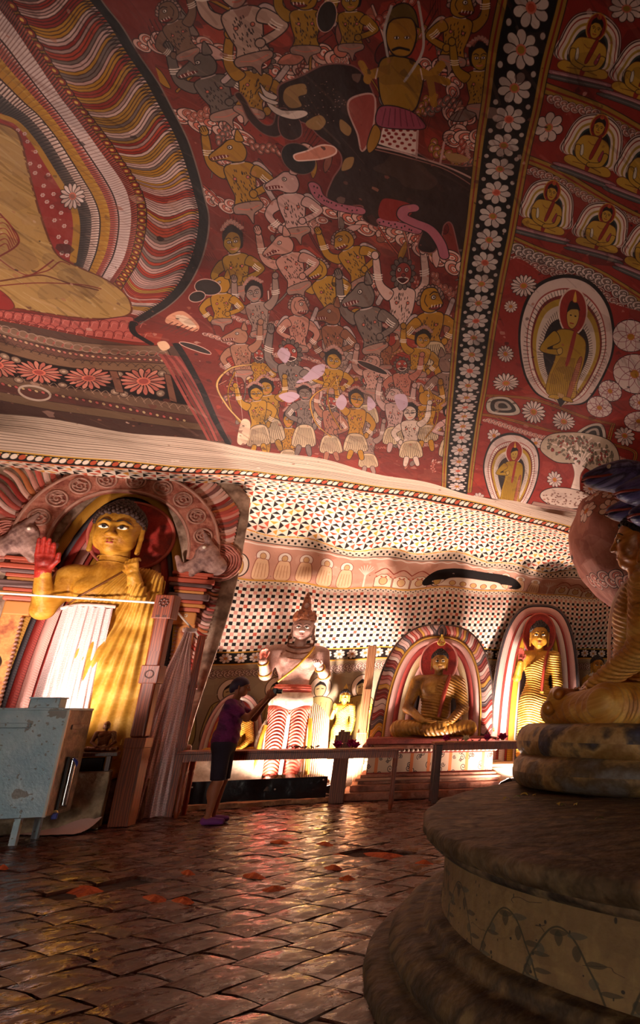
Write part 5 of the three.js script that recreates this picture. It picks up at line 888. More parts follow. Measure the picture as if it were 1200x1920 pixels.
  const nor = new Float32Array(pos.length), uv = new Float32Array(pos.length / 3 * 2), e = cell * .5;
  for (let i = 0; i < pos.length; i += 3) { const f = own[i / 3], x = pos[i], y = pos[i + 1], z = pos[i + 2], gx = f(x + e, y, z) - f(x - e, y, z), gy = f(x, y + e, z) - f(x, y - e, z), gz = f(x, y, z + e) - f(x, y, z - e), L = Math.hypot(gx, gy, gz) || 1; nor[i] = gx / L; nor[i + 1] = gy / L; nor[i + 2] = gz / L; uv[i / 3 * 2] = x + z * .7; uv[i / 3 * 2 + 1] = y + z * .35; }
  const g = new THREE.BufferGeometry(); g.setAttribute('position', new THREE.Float32BufferAttribute(pos, 3)); g.setAttribute('normal', new THREE.BufferAttribute(nor, 3)); g.setAttribute('uv', new THREE.BufferAttribute(uv, 2)); g.setIndex(idx); return g;
}
const weld = (...gs) => mergeGeometries(gs);
const qEul = (x, y, z) => new THREE.Quaternion().setFromEuler(new THREE.Euler(x, y, z));
// ---------- heads and hands ----------
// T: a head frame, y from chin (-.5) to crown (+.5) in head heights
function headFrame(c, hh, yaw = 0, pitch = 0) { const q = qEul(pitch, yaw, 0); return { c, hh, q, p: (x, y, z) => V(x, y, z).multiplyScalar(hh).applyQuaternion(q).add(c), r: (a, b, d) => V(a * hh, b * hh, d * hh) }; }
function headClay(C, T, o = {}) {
  const { p, r, hh, q } = T, w = o.w || 1;
  C.ell(p(0, .12, -.06), r(.375 * w, .40, .41), .05 * hh, q); C.ell(p(0, -.10, .05), r(.325 * w, .37, .33), .12 * hh, q);
  C.ell(p(0, -.38, .19), r(.13 * w, .11, .13), .14 * hh, q);
  for (const s of [-1, 1]) {
    C.ell(p(s * .17 * w, -.16, .20), r(.13, .16, .13), .1 * hh, q); C.ell(p(s * .22 * w, -.26, .06), r(.1, .13, .16), .1 * hh, q);
    C.cut(p(s * .145 * w, .015, .42), r(.11, .05, .085), .06 * hh, q); C.ell(p(s * .145 * w, .0, .305), r(.092, .047, .06), .02 * hh, q);
    C.cap(p(s * .04, .075, .375), p(s * .15 * w, .115, .345), .024 * hh, .024 * hh, .05 * hh); C.cap(p(s * .15 * w, .115, .345), p(s * .26 * w, .06, .25), .024 * hh, .018 * hh, .05 * hh);
    C.cap(p(s * .375 * w, .1, -.06), p(s * .395 * w, -.12, -.03), .055 * hh, .04 * hh, .03 * hh); C.cap(p(s * .395 * w, -.12, -.03), p(s * .385 * w, -.42, .0), .035 * hh, .045 * hh, .03 * hh);
    C.ell(p(s * .052, -.145, .39), r(.045, .036, .05), .03 * hh, q);
  }
  C.cap(p(0, .08, .355), p(0, -.13, .445), .03 * hh, .052 * hh, .045 * hh);
  C.cap(p(-.085, -.248, .335), p(.085, -.248, .335), .024 * hh, .024 * hh, .025 * hh); C.cap(p(-.06, -.298, .328), p(.06, -.298, .328), .03 * hh, .03 * hh, .025 * hh); C.cap(p(0, -.25, .36), p(0, -.29, .355), .02 * hh, .02 * hh, .03 * hh);
  if (o.neck) C.cap(p(0, -.3, -.04), o.neck, .2 * hh * w, .23 * hh * w, .08 * hh);
}
function faceParts(o, T, M, w = 1) {                          // painted eyes, brows and lips as thin relief
  const { p, hh, q } = T, almond = (s, k) => { const g = new THREE.SphereGeometry(1, 16, 10); g.scale(.085 * hh * k, .034 * hh * k, .022 * hh); g.applyQuaternion(q); const c = p(s * .145 * w, .0, .352); g.translate(c.x, c.y, c.z); return g; };
  for (const s of [-1, 1]) {
    const e = part('eye', almond(s, 1), M.eyeWhite, o), g = new THREE.SphereGeometry(1, 12, 8); g.scale(.034 * hh, .032 * hh, .01 * hh); g.applyQuaternion(q); const c = p(s * .14 * w, .003, .372); g.translate(c.x, c.y, c.z); part('pupil', g, M.ink, e);
    part('eyelid', tube([p(s * .06 * w, -.004, .352), p(s * .14 * w, .036, .374), p(s * .235 * w, -.002, .32)], .009 * hh, 12, 6), M.ink, o);
    part('eyebrow', tube([p(s * .045, .115, .392), p(s * .13 * w, .15, .366), p(s * .22 * w, .125, .31), p(s * .275 * w, .07, .245)], .011 * hh, 14, 6), M.ink, o);
  }
  const lip = (y, r, z, wd) => tube([p(-wd, y + .006, z - .035), p(-wd * .45, y + .002, z), p(0, y - .002, z + .006), p(wd * .45, y + .002, z), p(wd, y + .006, z - .035)], r * hh, 16, 8);
  part('lips', join([lip(-.248, .02, .349, .1), lip(-.296, .025, .347, .075)]), M.lip, o);
}
function curlHair(T, mat, o, n = 190, low = .12) {            // cap of snail curls with a top bump
  const { p, hh, q } = T, C = new Clay(); C.ell(p(0, .16, -.08), T.r(.40, .40, .43), .05, q); C.ell(p(0, .50, -.12), T.r(.17, .14, .17), .1 * hh, q);
  const iq = q.clone().invert(), v = V(0, 0, 0), f = (d, x, y, z) => { v.set(x, y, z).sub(T.c).applyQuaternion(iq).divideScalar(hh); const line = low + .16 * sstep(v.z, .05, .3) - .3 * sstep(-v.z, -.05, .3); return Math.max(d, (line - v.y) * hh); };
  const cap = C.mesh(hh * .035, f), gs = [cap.toNonIndexed()], F = C.field();
  for (let i = 0; i < n; i++) {
    const t = (i + .5) / n, y = 1 - 1.25 * t, r = Math.sqrt(Math.max(0, 1 - y * y)), a = i * 2.39996, dir = V(Math.cos(a) * r, y, Math.sin(a) * r); let s = 0, pt = null;
    const org = p(0, .18, -.08), dw = dir.clone().applyQuaternion(q); for (let k = 0; k < 40; k++) { pt = dw.clone().multiplyScalar(s).add(org); const d = F(pt.x, pt.y, pt.z); if (d > -.002 * hh) break; s += Math.max(.004 * hh, -d); }
    if (f(-1, pt.x, pt.y, pt.z) > -.01 * hh) continue;
    const g = new THREE.SphereGeometry(.042 * hh, 7, 5); g.translate(pt.x, pt.y, pt.z); gs.push(g.toNonIndexed());
  }
  part('curled_hair', mergeGeometries(gs.map(plain)), mat, o, 'dark snail-curl hair');
}
function handClay(C, wrist, dir, nrm, L, thumb = 1, curl = .15, spread = .06, curls) {
  dir = dir.clone().normalize(); nrm = nrm.clone().addScaledVector(dir, -nrm.dot(dir)).normalize(); const side = V(0, 0, 0).crossVectors(dir, nrm).normalize();
  const P = (d, s, n) => wrist.clone().addScaledVector(dir, d * L).addScaledVector(side, s * L).addScaledVector(nrm, n * L);
  C.ell(P(.28, 0, 0), V(.2 * L, .2 * L, .2 * L).multiplyScalar(.75), .05 * L);
  const off = [-.165, -.055, .055, .16], len = [.34, .46, .5, .45];
  off.forEach((s, i) => {
    const t = -thumb * s; C.cap(P(.02, t * .6, 0), P(.48, t, 0), .085 * L, .078 * L, .06 * L);
    let a = 0, q = P(.48, t, 0), c = curls ? curls[i] : curl; const ls = len[i]; [.45, .32, .23].forEach((f, k) => { a += c * (k ? 1.1 : .8); const dd = dir.clone().multiplyScalar(Math.cos(a)).addScaledVector(nrm, Math.sin(a)).addScaledVector(side, t * spread * 4); const e = q.clone().addScaledVector(dd, ls * f * L); C.cap(q, e, (.07 - k * .007) * L, (.063 - k * .008) * L, .012 * L); q = e; });
  });
  const b = P(.12, thumb * -.0 + thumb * .13, .03), m = P(.32, thumb * .29, .08), e = P(.52, thumb * .31, .1 + curl * .2); C.cap(b, m, .085 * L, .07 * L, .05 * L); C.cap(m, e, .068 * L, .055 * L, .02 * L);
}
const M = {
  gold: std({ map: rep(mottle(['#87561a', '#b07c26', '#c89640'], 6, 5, 256, 1.4), 1.2), roughness: .46, bumpMap: rep(fineBump, 2.5), bumpScale: .004, specularIntensity: .5 }),
  goldRobe: std({ map: rep(mottle(['#97681e', '#bc8c34', '#d4aa58'], 6, 6, 256, 1.3), 1.1), roughness: .5, bumpMap: rep(fineBump, 2.5), bumpScale: .003, specularIntensity: .45 }),
  paleGold: std({ map: rep(mottle(['#b58a2a', '#d1a83e', '#e0c060'], 6, 7), 1.3), roughness: .5 }),
  oldGold: std({ map: rep(mottle(['#6d4416', '#96651f', '#b98836'], 6, 8, 256, 1.7), 1.3), roughness: .42, bumpMap: rep(fineBump, 3), bumpScale: .004 }),
  amber: std({ map: rep(mottle(['#84460f', '#b0681c', '#c98836'], 6, 9, 256, 1.5), 1.6), roughness: .34, bumpMap: rep(fineBump, 3), bumpScale: .003, clearcoat: .25, clearcoatRoughness: .4 }),
  amberRobe: std({ map: rep(mottle(['#94561a', '#bd7e2e', '#d6a652'], 6, 10, 256, 1.6), 1.5), roughness: .45, bumpMap: rep(fineBump, 3), bumpScale: .004 }),
  eyeWhite: std({ color: 0xe8e0cc, roughness: .4 }), ink: std({ color: 0x1a1210, roughness: .6 }), lip: std({ color: 0x8c2c22, roughness: .5 }), hair: std({ color: 0x241a18, roughness: .7 }), darkHair: std({ map: rep(mottle(['#2c1c18', '#4a3026', '#1c1210'], 8, 3), 4), roughness: .7 }),
  redPaint: std({ map: rep(mottle(['#8c2018', '#a82c20', '#701812'], 6, 11), 1.5), roughness: .5, bumpMap: rep(fineBump, 3), bumpScale: .003 }), sash: std({ map: rep(mottle(['#8c2a1c', '#a83a26', '#741f16'], 6, 12), 2), roughness: .5 }),
};
// ---------- large standing statue in the painted niche ----------
const fan = (x, y, cx, cy, n) => Math.cos(Math.atan2(x - cx, cy - y) * n);
{
  const o = thing('standing_statue', 'large golden standing statue with red raised palm inside the painted niche', 'statue', HF(-1.0, .5, -.78), TH - .04);
  const T = headFrame(V(-.03, 3.06, .10), .66, -.10, .04), sh = 2.50;
  const skin = new Clay();
  skin.ell(V(0, 2.2, 0), V(.37, .36, .25), .1); skin.ell(V(0, 1.85, 0), V(.29, .3, .21), .12); skin.cap(V(-.33, sh - .06, -.02), V(.33, sh - .06, -.02), .15, .15, .12); skin.ell(V(-.17, 2.25, .16), V(.15, .12, .09), .1);
  skin.cap(V(0, 2.42, -.02), V(-.01, 2.8, .04), .17, .155, .1);
  const eR = V(-.57, 1.98, .12), wR = V(-.62, 2.42, .30);
  skin.cap(V(-.42, sh - .08, 0), eR, .145, .115, .08); skin.cap(eR, wR, .118, .075, .04);
  const eL = V(.47, 1.9, .10), wL = V(.27, 2.44, .30);
  const robeIn = new Clay(); robeIn.ell(V(0, 2.2, 0), V(.385, .37, .265), .1); robeIn.ell(V(0, 1.85, 0), V(.305, .3, .225), .12); robeIn.cap(V(.05, sh - .05, -.02), V(.34, sh - .06, -.02), .165, .165, .12);
  robeIn.cap(V(.42, sh - .08, 0), eL, .155, .13, .08); robeIn.cap(eL, V(.30, 2.34, .26), .13, .085, .05);
  robeIn.ell(V(.0, 1.5, 0), V(.34, .36, .26), .15); for (const s of [-1, 1]) robeIn.cap(V(s * .15, 1.4, .02), V(s * .17, .12, .04), .24, .17, .2);
  robeIn.box(V(.48, 1.05, .02), V(.1, .95, .1), .06, .12, qEul(0, 0, .06)); robeIn.box(V(.30, .85, .12), V(.2, .8, .06), .05, .15, qEul(0, 0, .12));
  const foldsN = (d, x, y, z) => Math.max(d + .011 * fan(x, y, .52, 3.15, 112) * sstep(z, -.15, .02), (V.lineN = (y - (2.02 + (x + .36) * .93))) * .73);
  part('body', weld(skin.mesh(.016), (() => { const c = new Clay(); headClay(c, T, { neck: V(-.01, 2.52, 0) }); return c.mesh(.010); })()), M.gold, o);
  part('robe', robeIn.mesh(.0125, foldsN), M.goldRobe, o, 'pleated golden robe over the left shoulder');
  const hR = new Clay(); hR.cap(wR.clone().add(V(0, -.05, -.02)), wR, .078, .075, .03); handClay(hR, wR, V(-.08, 1, .12), V(.12, -.1, 1), .42, 1, .05, .02); part('hand', hR.mesh(.010), M.redPaint, o, 'red painted raised hand');
  const hL = new Clay(); hL.cap(V(.29, 2.38, .28), wL, .08, .075, .03); handClay(hL, wL, V(-.25, .75, .1), V(.3, .2, -1), .34, 1, .75, .0); part('hand', hL.mesh(.010), M.gold, o);
  const ft = new Clay(); for (const s of [-1, 1]) { ft.cap(V(s * .18, .08, .0), V(s * .2, .05, .3), .09, .06, .05); for (let i = 0; i < 5; i++) ft.cap(V(s * .2 + (i - 2) * .035, .045, .3), V(s * .2 + (i - 2) * .038, .035, .39 - Math.abs(i - 1.5) * .012), .022, .02, .01); } part('feet', ft.mesh(.014), M.gold, o);
  faceParts(o, T, M); curlHair(T, M.darkHair, o, 260);
  part('neck_crease', join([.50, .56].map((k, i) => { const g = new THREE.TorusGeometry(.166 + i * .006, .007, 6, 40); g.rotateX(Math.PI / 2 - .1); g.translate(-.015, 2.62 + i * .08, .02); return g; })), M.gold, o);
  part('robe_hem', tube([V(-.37, 2.03, .12), V(-.25, 2.13, .265), V(-.02, 2.34, .285), V(.12, 2.5, .2), V(.2, 2.62, .05)], .012, 24, 6), std({ color: 0x6a3c10, roughness: .6 }), o);
}
// ---------- the niche: painted slab, halo rings, dragon arch, capitals ----------
function archPts(w, base, top, n = 40, pw = 2.3) { const r = []; for (let i = 0; i <= n; i++) { const t = i / n, a = Math.PI * (1 - t), c = Math.cos(a), s = Math.sin(a); r.push([w * Math.sign(c) * Math.abs(c) ** (2 / pw), s < .001 ? 0 : (top - base) * s ** (2 / pw)]); } return r.map(([x, y]) => [x, base + y]); }
function ringBand(pa, pb, za, zb, texRep) {                   // surface between two arches, uv: x along, y across
  return gridGeo(pa.length - 1, 6, (u, v) => { const i = Math.min(pa.length - 1, Math.round(u * (pa.length - 1))), a = pa[i], b = pb[i]; return { p: V(lerp(a[0], b[0], v), lerp(a[1], b[1], v), lerp(za, zb, v) + .015 * Math.sin(v * Math.PI)), u: u * texRep, v }; });
}
const flameTex = canvas(1024, 128, (c, W, H) => {             // tongues of painted flame, root at the bottom
  pc = c; const cols = ['#b6524a', '#d6aea2', '#8e2218', '#c98a7c', '#5a4a4c', '#dcc4b6', '#a8321f', '#c9922e', '#d8b2a6', '#7a2a22'], n = 40, R = rng(3); c.fillStyle = '#8e2a1e'; c.fillRect(0, 0, W, H);
  for (let i = -1; i <= n; i++) { const x = i * W / n, w = W / n, wob = (f) => 9 * Math.sin(f * 5) - 10 * f, L = [], Q = []; for (let k = 0; k <= 8; k++) { const f = k / 8; L.push(x + wob(f), H - f * H); Q.unshift([x + w + wob(f), H - f * H]); } fl(cols[((i + n) * 7 + (R() * 2 | 0)) % cols.length], L.concat(Q.flat()), null, 0, false); ln('#2a1512', 2, L, false, false); ln('#e0c8ba', 1.4, L.map((v, q) => q % 2 ? v : v + w * .45), false, false); }
}); flameTex.wrapS = flameTex.wrapT = THREE.RepeatWrapping;
function barbTex(base, barb, ink, n = 90) { const t = canvas(512, 64, (c, W, H) => { c.fillStyle = base; c.fillRect(0, 0, W, H); for (let i = 0; i < n; i++) { const x = i * W / n; c.fillStyle = barb; c.beginPath(); c.moveTo(x, H); c.lineTo(x + W / n, H); c.lineTo(x + W / n * .5, H * .35); c.fill(); c.strokeStyle = ink; c.lineWidth = 1; c.beginPath(); c.moveTo(x, 0); c.lineTo(x, H); c.stroke(); } }); t.wrapS = t.wrapT = THREE.RepeatWrapping; return t; }
const RB = { red: barbTex('#b8473c', '#8e2018', '#6a1814'), pink: barbTex('#dcb0a4', '#c98a80', '#b8786c'), white: barbTex('#e4d4c8', '#d0b0a4', '#b89a90'), ochre: barbTex('#c08c26', '#a8741a', '#8a5c14'), dark: barbTex('#4a4248', '#2a2428', '#1c181a'), pale: barbTex('#d8c098', '#c09a60', '#8a6a40'), yellow: barbTex('#c8a022', '#b08818', '#8a6c14') };
const bandMat = {}; for (const k in RB) bandMat[k] = std({ map: RB[k], roughness: .6, bumpMap: rep(fineBump, 6, 1), bumpScale: .004 });
const flameMat = std({ map: flameTex, bumpMap: flameTex, bumpScale: .006, roughness: .6 });
{
  const o = thing('statue_niche', 'painted rock niche with red flame rays and a carved dragon arch', 'niche', HF(-1.0, 0, -1.28), TH);
  const stone = std({ map: rep(mottle(['#8d7460', '#b09680', '#6b5444', '#a08872'], 5, 4), .8), roughness: .9, bumpMap: rep(roughBump, 1.5), bumpScale: .03 });
  // slab with a recess: outline leans inward toward the base on the right, as the rock does
  const W1 = 1.36, top = 4.62, R = (y) => 1.14 + .24 * sstep(y, .6, 3.2) - .10 * sstep(y, 4.2, 4.7);
  const outline = [[-1.6, 0], [R(0), 0]]; for (let i = 1; i <= 14; i++) outline.push([R(i / 14 * 4.35), i / 14 * 4.35]); outline.push([1.18, 4.55], [.9, 4.66], [-1.6, 4.66]);
  const inner = archPts(.98, .4, 4.33, 40, 2.3);
  part('rock_slab', boxUV(extr(outline, .36, .02, [inner.slice().reverse()])).translate(0, 0, -.2), stone, o, 'pale weathered stone edge of the niche');
  part('recess_back', boxUV(bx(2.05, 4.15, .05, 0, 2.3, -.02)), M.redPaint, o);
  // ray surface on the slab's face: wavy tongues, each its own relief strip
  const tone = ['#a8473a', '#c98a7a', '#8e241a', '#d6b0a2', '#b86a3a', '#7a4a44', '#c2584a', '#d2a08e'].map((c) => std({ color: new THREE.Color(c), roughness: .65, bumpMap: rep(fineBump, 3), bumpScale: .004 }));
  const q = rng(19); const stroke = (x0, y0, x1, y1, w, i, nm = 'painted_ray') => { const dx = x1 - x0, dy = y1 - y0, L = Math.hypot(dx, dy), g = gridGeo(10, 3, (u, v) => { const k = Math.sin(u * 5.4 + .4) * .03 * Math.min(1, L / .4), b = (v - .5) * w * (1 - .35 * u * u); return { p: V(x0 + dx * u - dy / L * (k + b), y0 + dy * u + dx / L * (k + b), .19 + .014 * Math.cos((v - .5) * 3)), u: u * L, v: v * w }; }); part(nm, g, tone[i % tone.length], o); };
  for (let i = 0; i < 46; i++) { const y = .95 + i * .052; stroke(.90 + .03 * q(), y + .02, R(y) - .17, y - .05 + .02 * q(), .05, (i * 3 + (q() * 3 | 0))); }
  for (let i = 0; i < 54; i++) { const a = Math.PI * (-.02 + .56 * i / 53), r0 = 1.0, r1 = 1.55, cx = -.1, cy = 3.3, x1 = clamp(cx + Math.cos(a) * r1 * 1.05, -1.5, R(4) - .12), y1 = clamp(cy + Math.sin(a) * r1 * 1.0, 3.2, 4.58); const x0 = cx + Math.cos(a) * 1.05, y0 = cy + Math.sin(a) * .95; if (Math.hypot(x1 - x0, y1 - y0) > .1) stroke(x0, y0, x1, y1, .062, i * 3 + (q() * 3 | 0)); }
  for (let i = 0; i < 26; i++) { const a = Math.PI * (.56 + .44 * i / 25), cx = -.1, cy = 3.3, x1 = clamp(cx + Math.cos(a) * 1.6, -1.56, 1), y1 = clamp(cy + Math.sin(a) * 1.55, 3.2, 4.58), x0 = cx + Math.cos(a) * 1.08, y0 = cy + Math.sin(a) * .98; if (Math.hypot(x1 - x0, y1 - y0) > .1) stroke(x0, y0, x1, y1, .062, i * 3); }
  // halo rings inside the recess
  const ring = (w0, t0, w1, t1, mat, z, nm = 'halo_ring') => part(nm, ringBand(archPts(w0, .35, t0), archPts(w1, .35, t1), z, z + .02, 4), mat, o);
  [[.98, 4.31, .84, 4.16, 'ochre'], [.84, 4.16, .78, 4.08, 'dark'], [.78, 4.08, .69, 3.96, 'red'], [.69, 3.96, .57, 3.8, 'pink'], [.57, 3.8, .51, 3.7, 'red'], [.51, 3.7, .44, 3.58, 'ochre'], [.44, 3.58, .36, 3.45, 'dark']].forEach(([a, b, c, d, m], i) => ring(a, b, c, d, bandMat[m], .09 - i * .007));
  part('head_halo', (() => { const g = extr(Array.from({ length: 40 }, (_, i) => { const a = i / 40 * TAU; return [Math.cos(a) * .46, 3.6 + Math.sin(a) * .44]; }), .03, .02); g.translate(.08, 0, .11); return g; })(), M.redPaint, o, 'red halo behind the head');
  part('head_halo_rim', (() => { const g = new THREE.TorusGeometry(.47, .022, 8, 48); g.translate(.08, 3.6, .15); return g; })(), std({ color: 0xb85a4a, roughness: .6 }), o);
  // dragon arch band
  const clay = std({ map: rep(mottle(['#96503e', '#b0705a', '#7a3a2c'], 7, 6, 256, 1.8), 1.4), roughness: .7, bumpMap: rep(roughBump, 4), bumpScale: .012 }), clayPale = std({ map: rep(mottle(['#b07c6a', '#c99a86', '#96604e'], 7, 7), 2), roughness: .7, bumpMap: rep(roughBump, 4), bumpScale: .01 });
  const ao = archPts(1.1, 3.35, 4.50, 60, 2.15), ai = archPts(.76, 3.35, 4.20, 60, 2.15), pts = ao.concat(ai.slice().reverse());
  const arch = part('carved_arch', boxUV(extr(pts, .07, .02)).translate(0, 0, .19), clay, o, 'carved red-brown arch with scroll roundels');
  part('arch_bead', tube(ao.filter((_, i) => i % 2 === 0).map(([x, y]) => V(x * 1.005, y + .005, .27)), .022, 80, 8), clayPale, arch); part('arch_bead', tube(ai.filter((_, i) => i % 2 === 0).map(([x, y]) => V(x, y, .27)), .02, 80, 8), clayPale, arch);
  const teeth = []; ao.forEach(([x, y], i) => { if (i % 2) teeth.push(ball(.035, x * 1.03, y + .02, .235, 1, 1, .8, 8)); }); part('arch_teeth', join(teeth), clay, arch);
  for (let i = 0; i < 9; i++) { const k = 3 + Math.round((i + .5) / 9 * 54), x = (ao[k][0] + ai[k][0]) / 2, y = (ao[k][1] + ai[k][1]) / 2, g = [];
    const t = new THREE.TorusGeometry(.105, .014, 6, 28); t.translate(x, y, .285); g.push(t); const sp = []; for (let j = 0; j < 22; j++) { const a = j * .55 + i, r = .085 * (1 - j / 24); sp.push(V(x + Math.cos(a) * r, y + Math.sin(a) * r, .285)); } g.push(tube(sp, .012, 60, 6)); for (let j = 0; j < 5; j++) g.push(ball(.022, x + Math.cos(j * 1.26 + i) * .062, y + Math.sin(j * 1.26 + i) * .062, .285, 1.3, .8, .8, 7)); part('scroll_roundel', join(g), clayPale, arch); }
  // the two dragon heads at the arch ends
  for (const s of [-1, 1]) {
    const C = new Clay(), X = (x) => s * x; C.ell(V(X(.98), 3.42, .3), V(.15, .17, .1), .05); C.cap(V(X(.95), 3.34, .3), V(X(.72), 3.18, .33), .1, .05, .05); C.cap(V(X(.72), 3.18, .33), V(X(.64), 3.34, .33), .05, .03, .03); C.cap(V(X(.96), 3.28, .3), V(X(.84), 3.12, .32), .07, .04, .04); C.ell(V(X(.92), 3.5, .37), V(.05, .04, .04), .02); C.cap(V(X(.98), 3.58, .3), V(X(.9), 3.72, .3), .05, .02, .03); C.ell(V(X(1.1), 3.28, .27), V(.14, .14, .08), .05);
    const h = part('dragon_head', C.mesh(.014, (d, x, y) => d + .002 * Math.cos(x * 90) * Math.cos(y * 90)), std({ map: rep(mottle(['#8c6a5e', '#a88478', '#70504a'], 7, 8), 2), roughness: .7 }), arch, 'grey-pink dragon head ending the arch');
    part('eye', ball(.022, X(.93), 3.5, .41), M.eyeWhite, h);
    const g = []; for (let k = 0; k < 7; k++) { const rr = .05 + k * .032; g.push(tube(Array.from({ length: 15 }, (_, i) => { const a = -1.9 + i * .3; return V(X(1.14 + Math.cos(a) * rr), 3.36 + Math.sin(a) * rr + .01 * Math.sin(i * 2 + k), .235); }), .015, 40, 6)); } const disc = extr(Array.from({ length: 30 }, (_, i) => [X(1.14) + Math.cos(i / 30 * TAU) * .27, 3.36 + Math.sin(i / 30 * TAU) * .28]), .04, .01); disc.translate(0, 0, .17); part('dragon_tail_plume', disc, clayPale, arch); part('plume_ridge', join(g), std({ map: rep(mottle(['#b8584a', '#c98a78', '#8e3a2e'], 7, 9), 2), roughness: .7 }), arch);
  }
  // stepped capitals under the arch
  const cm = [std({ color: 0xa8482f, roughness: .6 }), std({ color: 0x6b4f4c, roughness: .6 }), std({ color: 0xb87a3a, roughness: .6 }), std({ color: 0xb4604a, roughness: .6 })];
  for (const s of [-1, 1]) { const L = [[.24, .05, 0, 3.13], [.18, .04, 0, 3.09], [.27, .07, 0, 3.03], [.25, .05, 1, 2.97], [.19, .05, 0, 2.92], [.17, .04, 2, 2.875], [.24, .09, 1, 2.81], [.18, .05, 0, 2.74], [.21, .05, 2, 2.69], [.16, .06, 3, 2.635], [.13, .18, 2, 2.515]]; for (const [w, h, c, y] of L) part('capital_moulding', bx(w * 2, h * .96, .16 + w * .5, s * .86, y, .2, 0, Math.min(.02, h * .3)), cm[c], o);
    part('pilaster', bx(.2, 2.1, .12, s * .90, 1.4, .2, 0, .015), std({ map: rep(mottle(['#b0602c', '#c98a48', '#8c4220'], 6, 4), 1.5), roughness: .6 }), o); part('pilaster_rope', join(Array.from({ length: 40 }, (_, i) => ball(.024, s * .80, .4 + i * .051, .25, 1, .8, 1, 6))), clayPale, o); }
  part('plinth', bx(1.7, .5, .5, 0, .25, .43, 0, .03), stone, o);
  // carved stone foot of the slab's edge
  part('edge_base', join([bx(.24, .1, .3, 1.10, .80, .02, 0, .03), bx(.22, .12, .28, 1.10, .68, .02, 0, .05), bx(.26, .62, .3, 1.1, .31, .02, 0, .02)]), stone, o);
}
// ---------- flame finial, aureole slabs ----------
function flame(o, c, h, mat) { const g = []; for (const [dx, k] of [[0, 1], [-.32, .7], [.32, .7]]) g.push(tube([V(c.x + dx * h * .3, c.y, c.z), V(c.x + dx * h * .9, c.y + h * .35 * k, c.z), V(c.x + dx * h * .5, c.y + h * .7 * k, c.z), V(c.x + dx * h * .25, c.y + h * k, c.z)], h * .09, 12, 6)); g.push(ball(h * .22, c.x, c.y + h * .12, c.z, 1.2, .8, 1, 10)); part('flame_finial', join(g), mat, o); }
function aureole(o, w, base, top, rings, z = 0, thick = .12, pw = 2.3) {
  const body = extr(archPts(w, base, top, 40, pw), thick, .015); body.translate(0, 0, z - thick); part('backing_slab', boxUV(body), std({ map: rep(mottle(['#4a3c38', '#6a5850', '#332926'], 5, 2), 1), roughness: .85 }), o);
  let k0 = .985, zz = z + .012; for (const [k, mat, n] of rings) { const f = (q) => archPts(w * q, base, base + (top - base) * (1 - (1 - q) * w / (top - base) * 1.0), 40, pw); part(mat === flameMat ? 'flame_ring' : 'aureole_ring', ringBand(f(k), f(k0), zz, zz + .012, n), mat, o); k0 = k; }
}
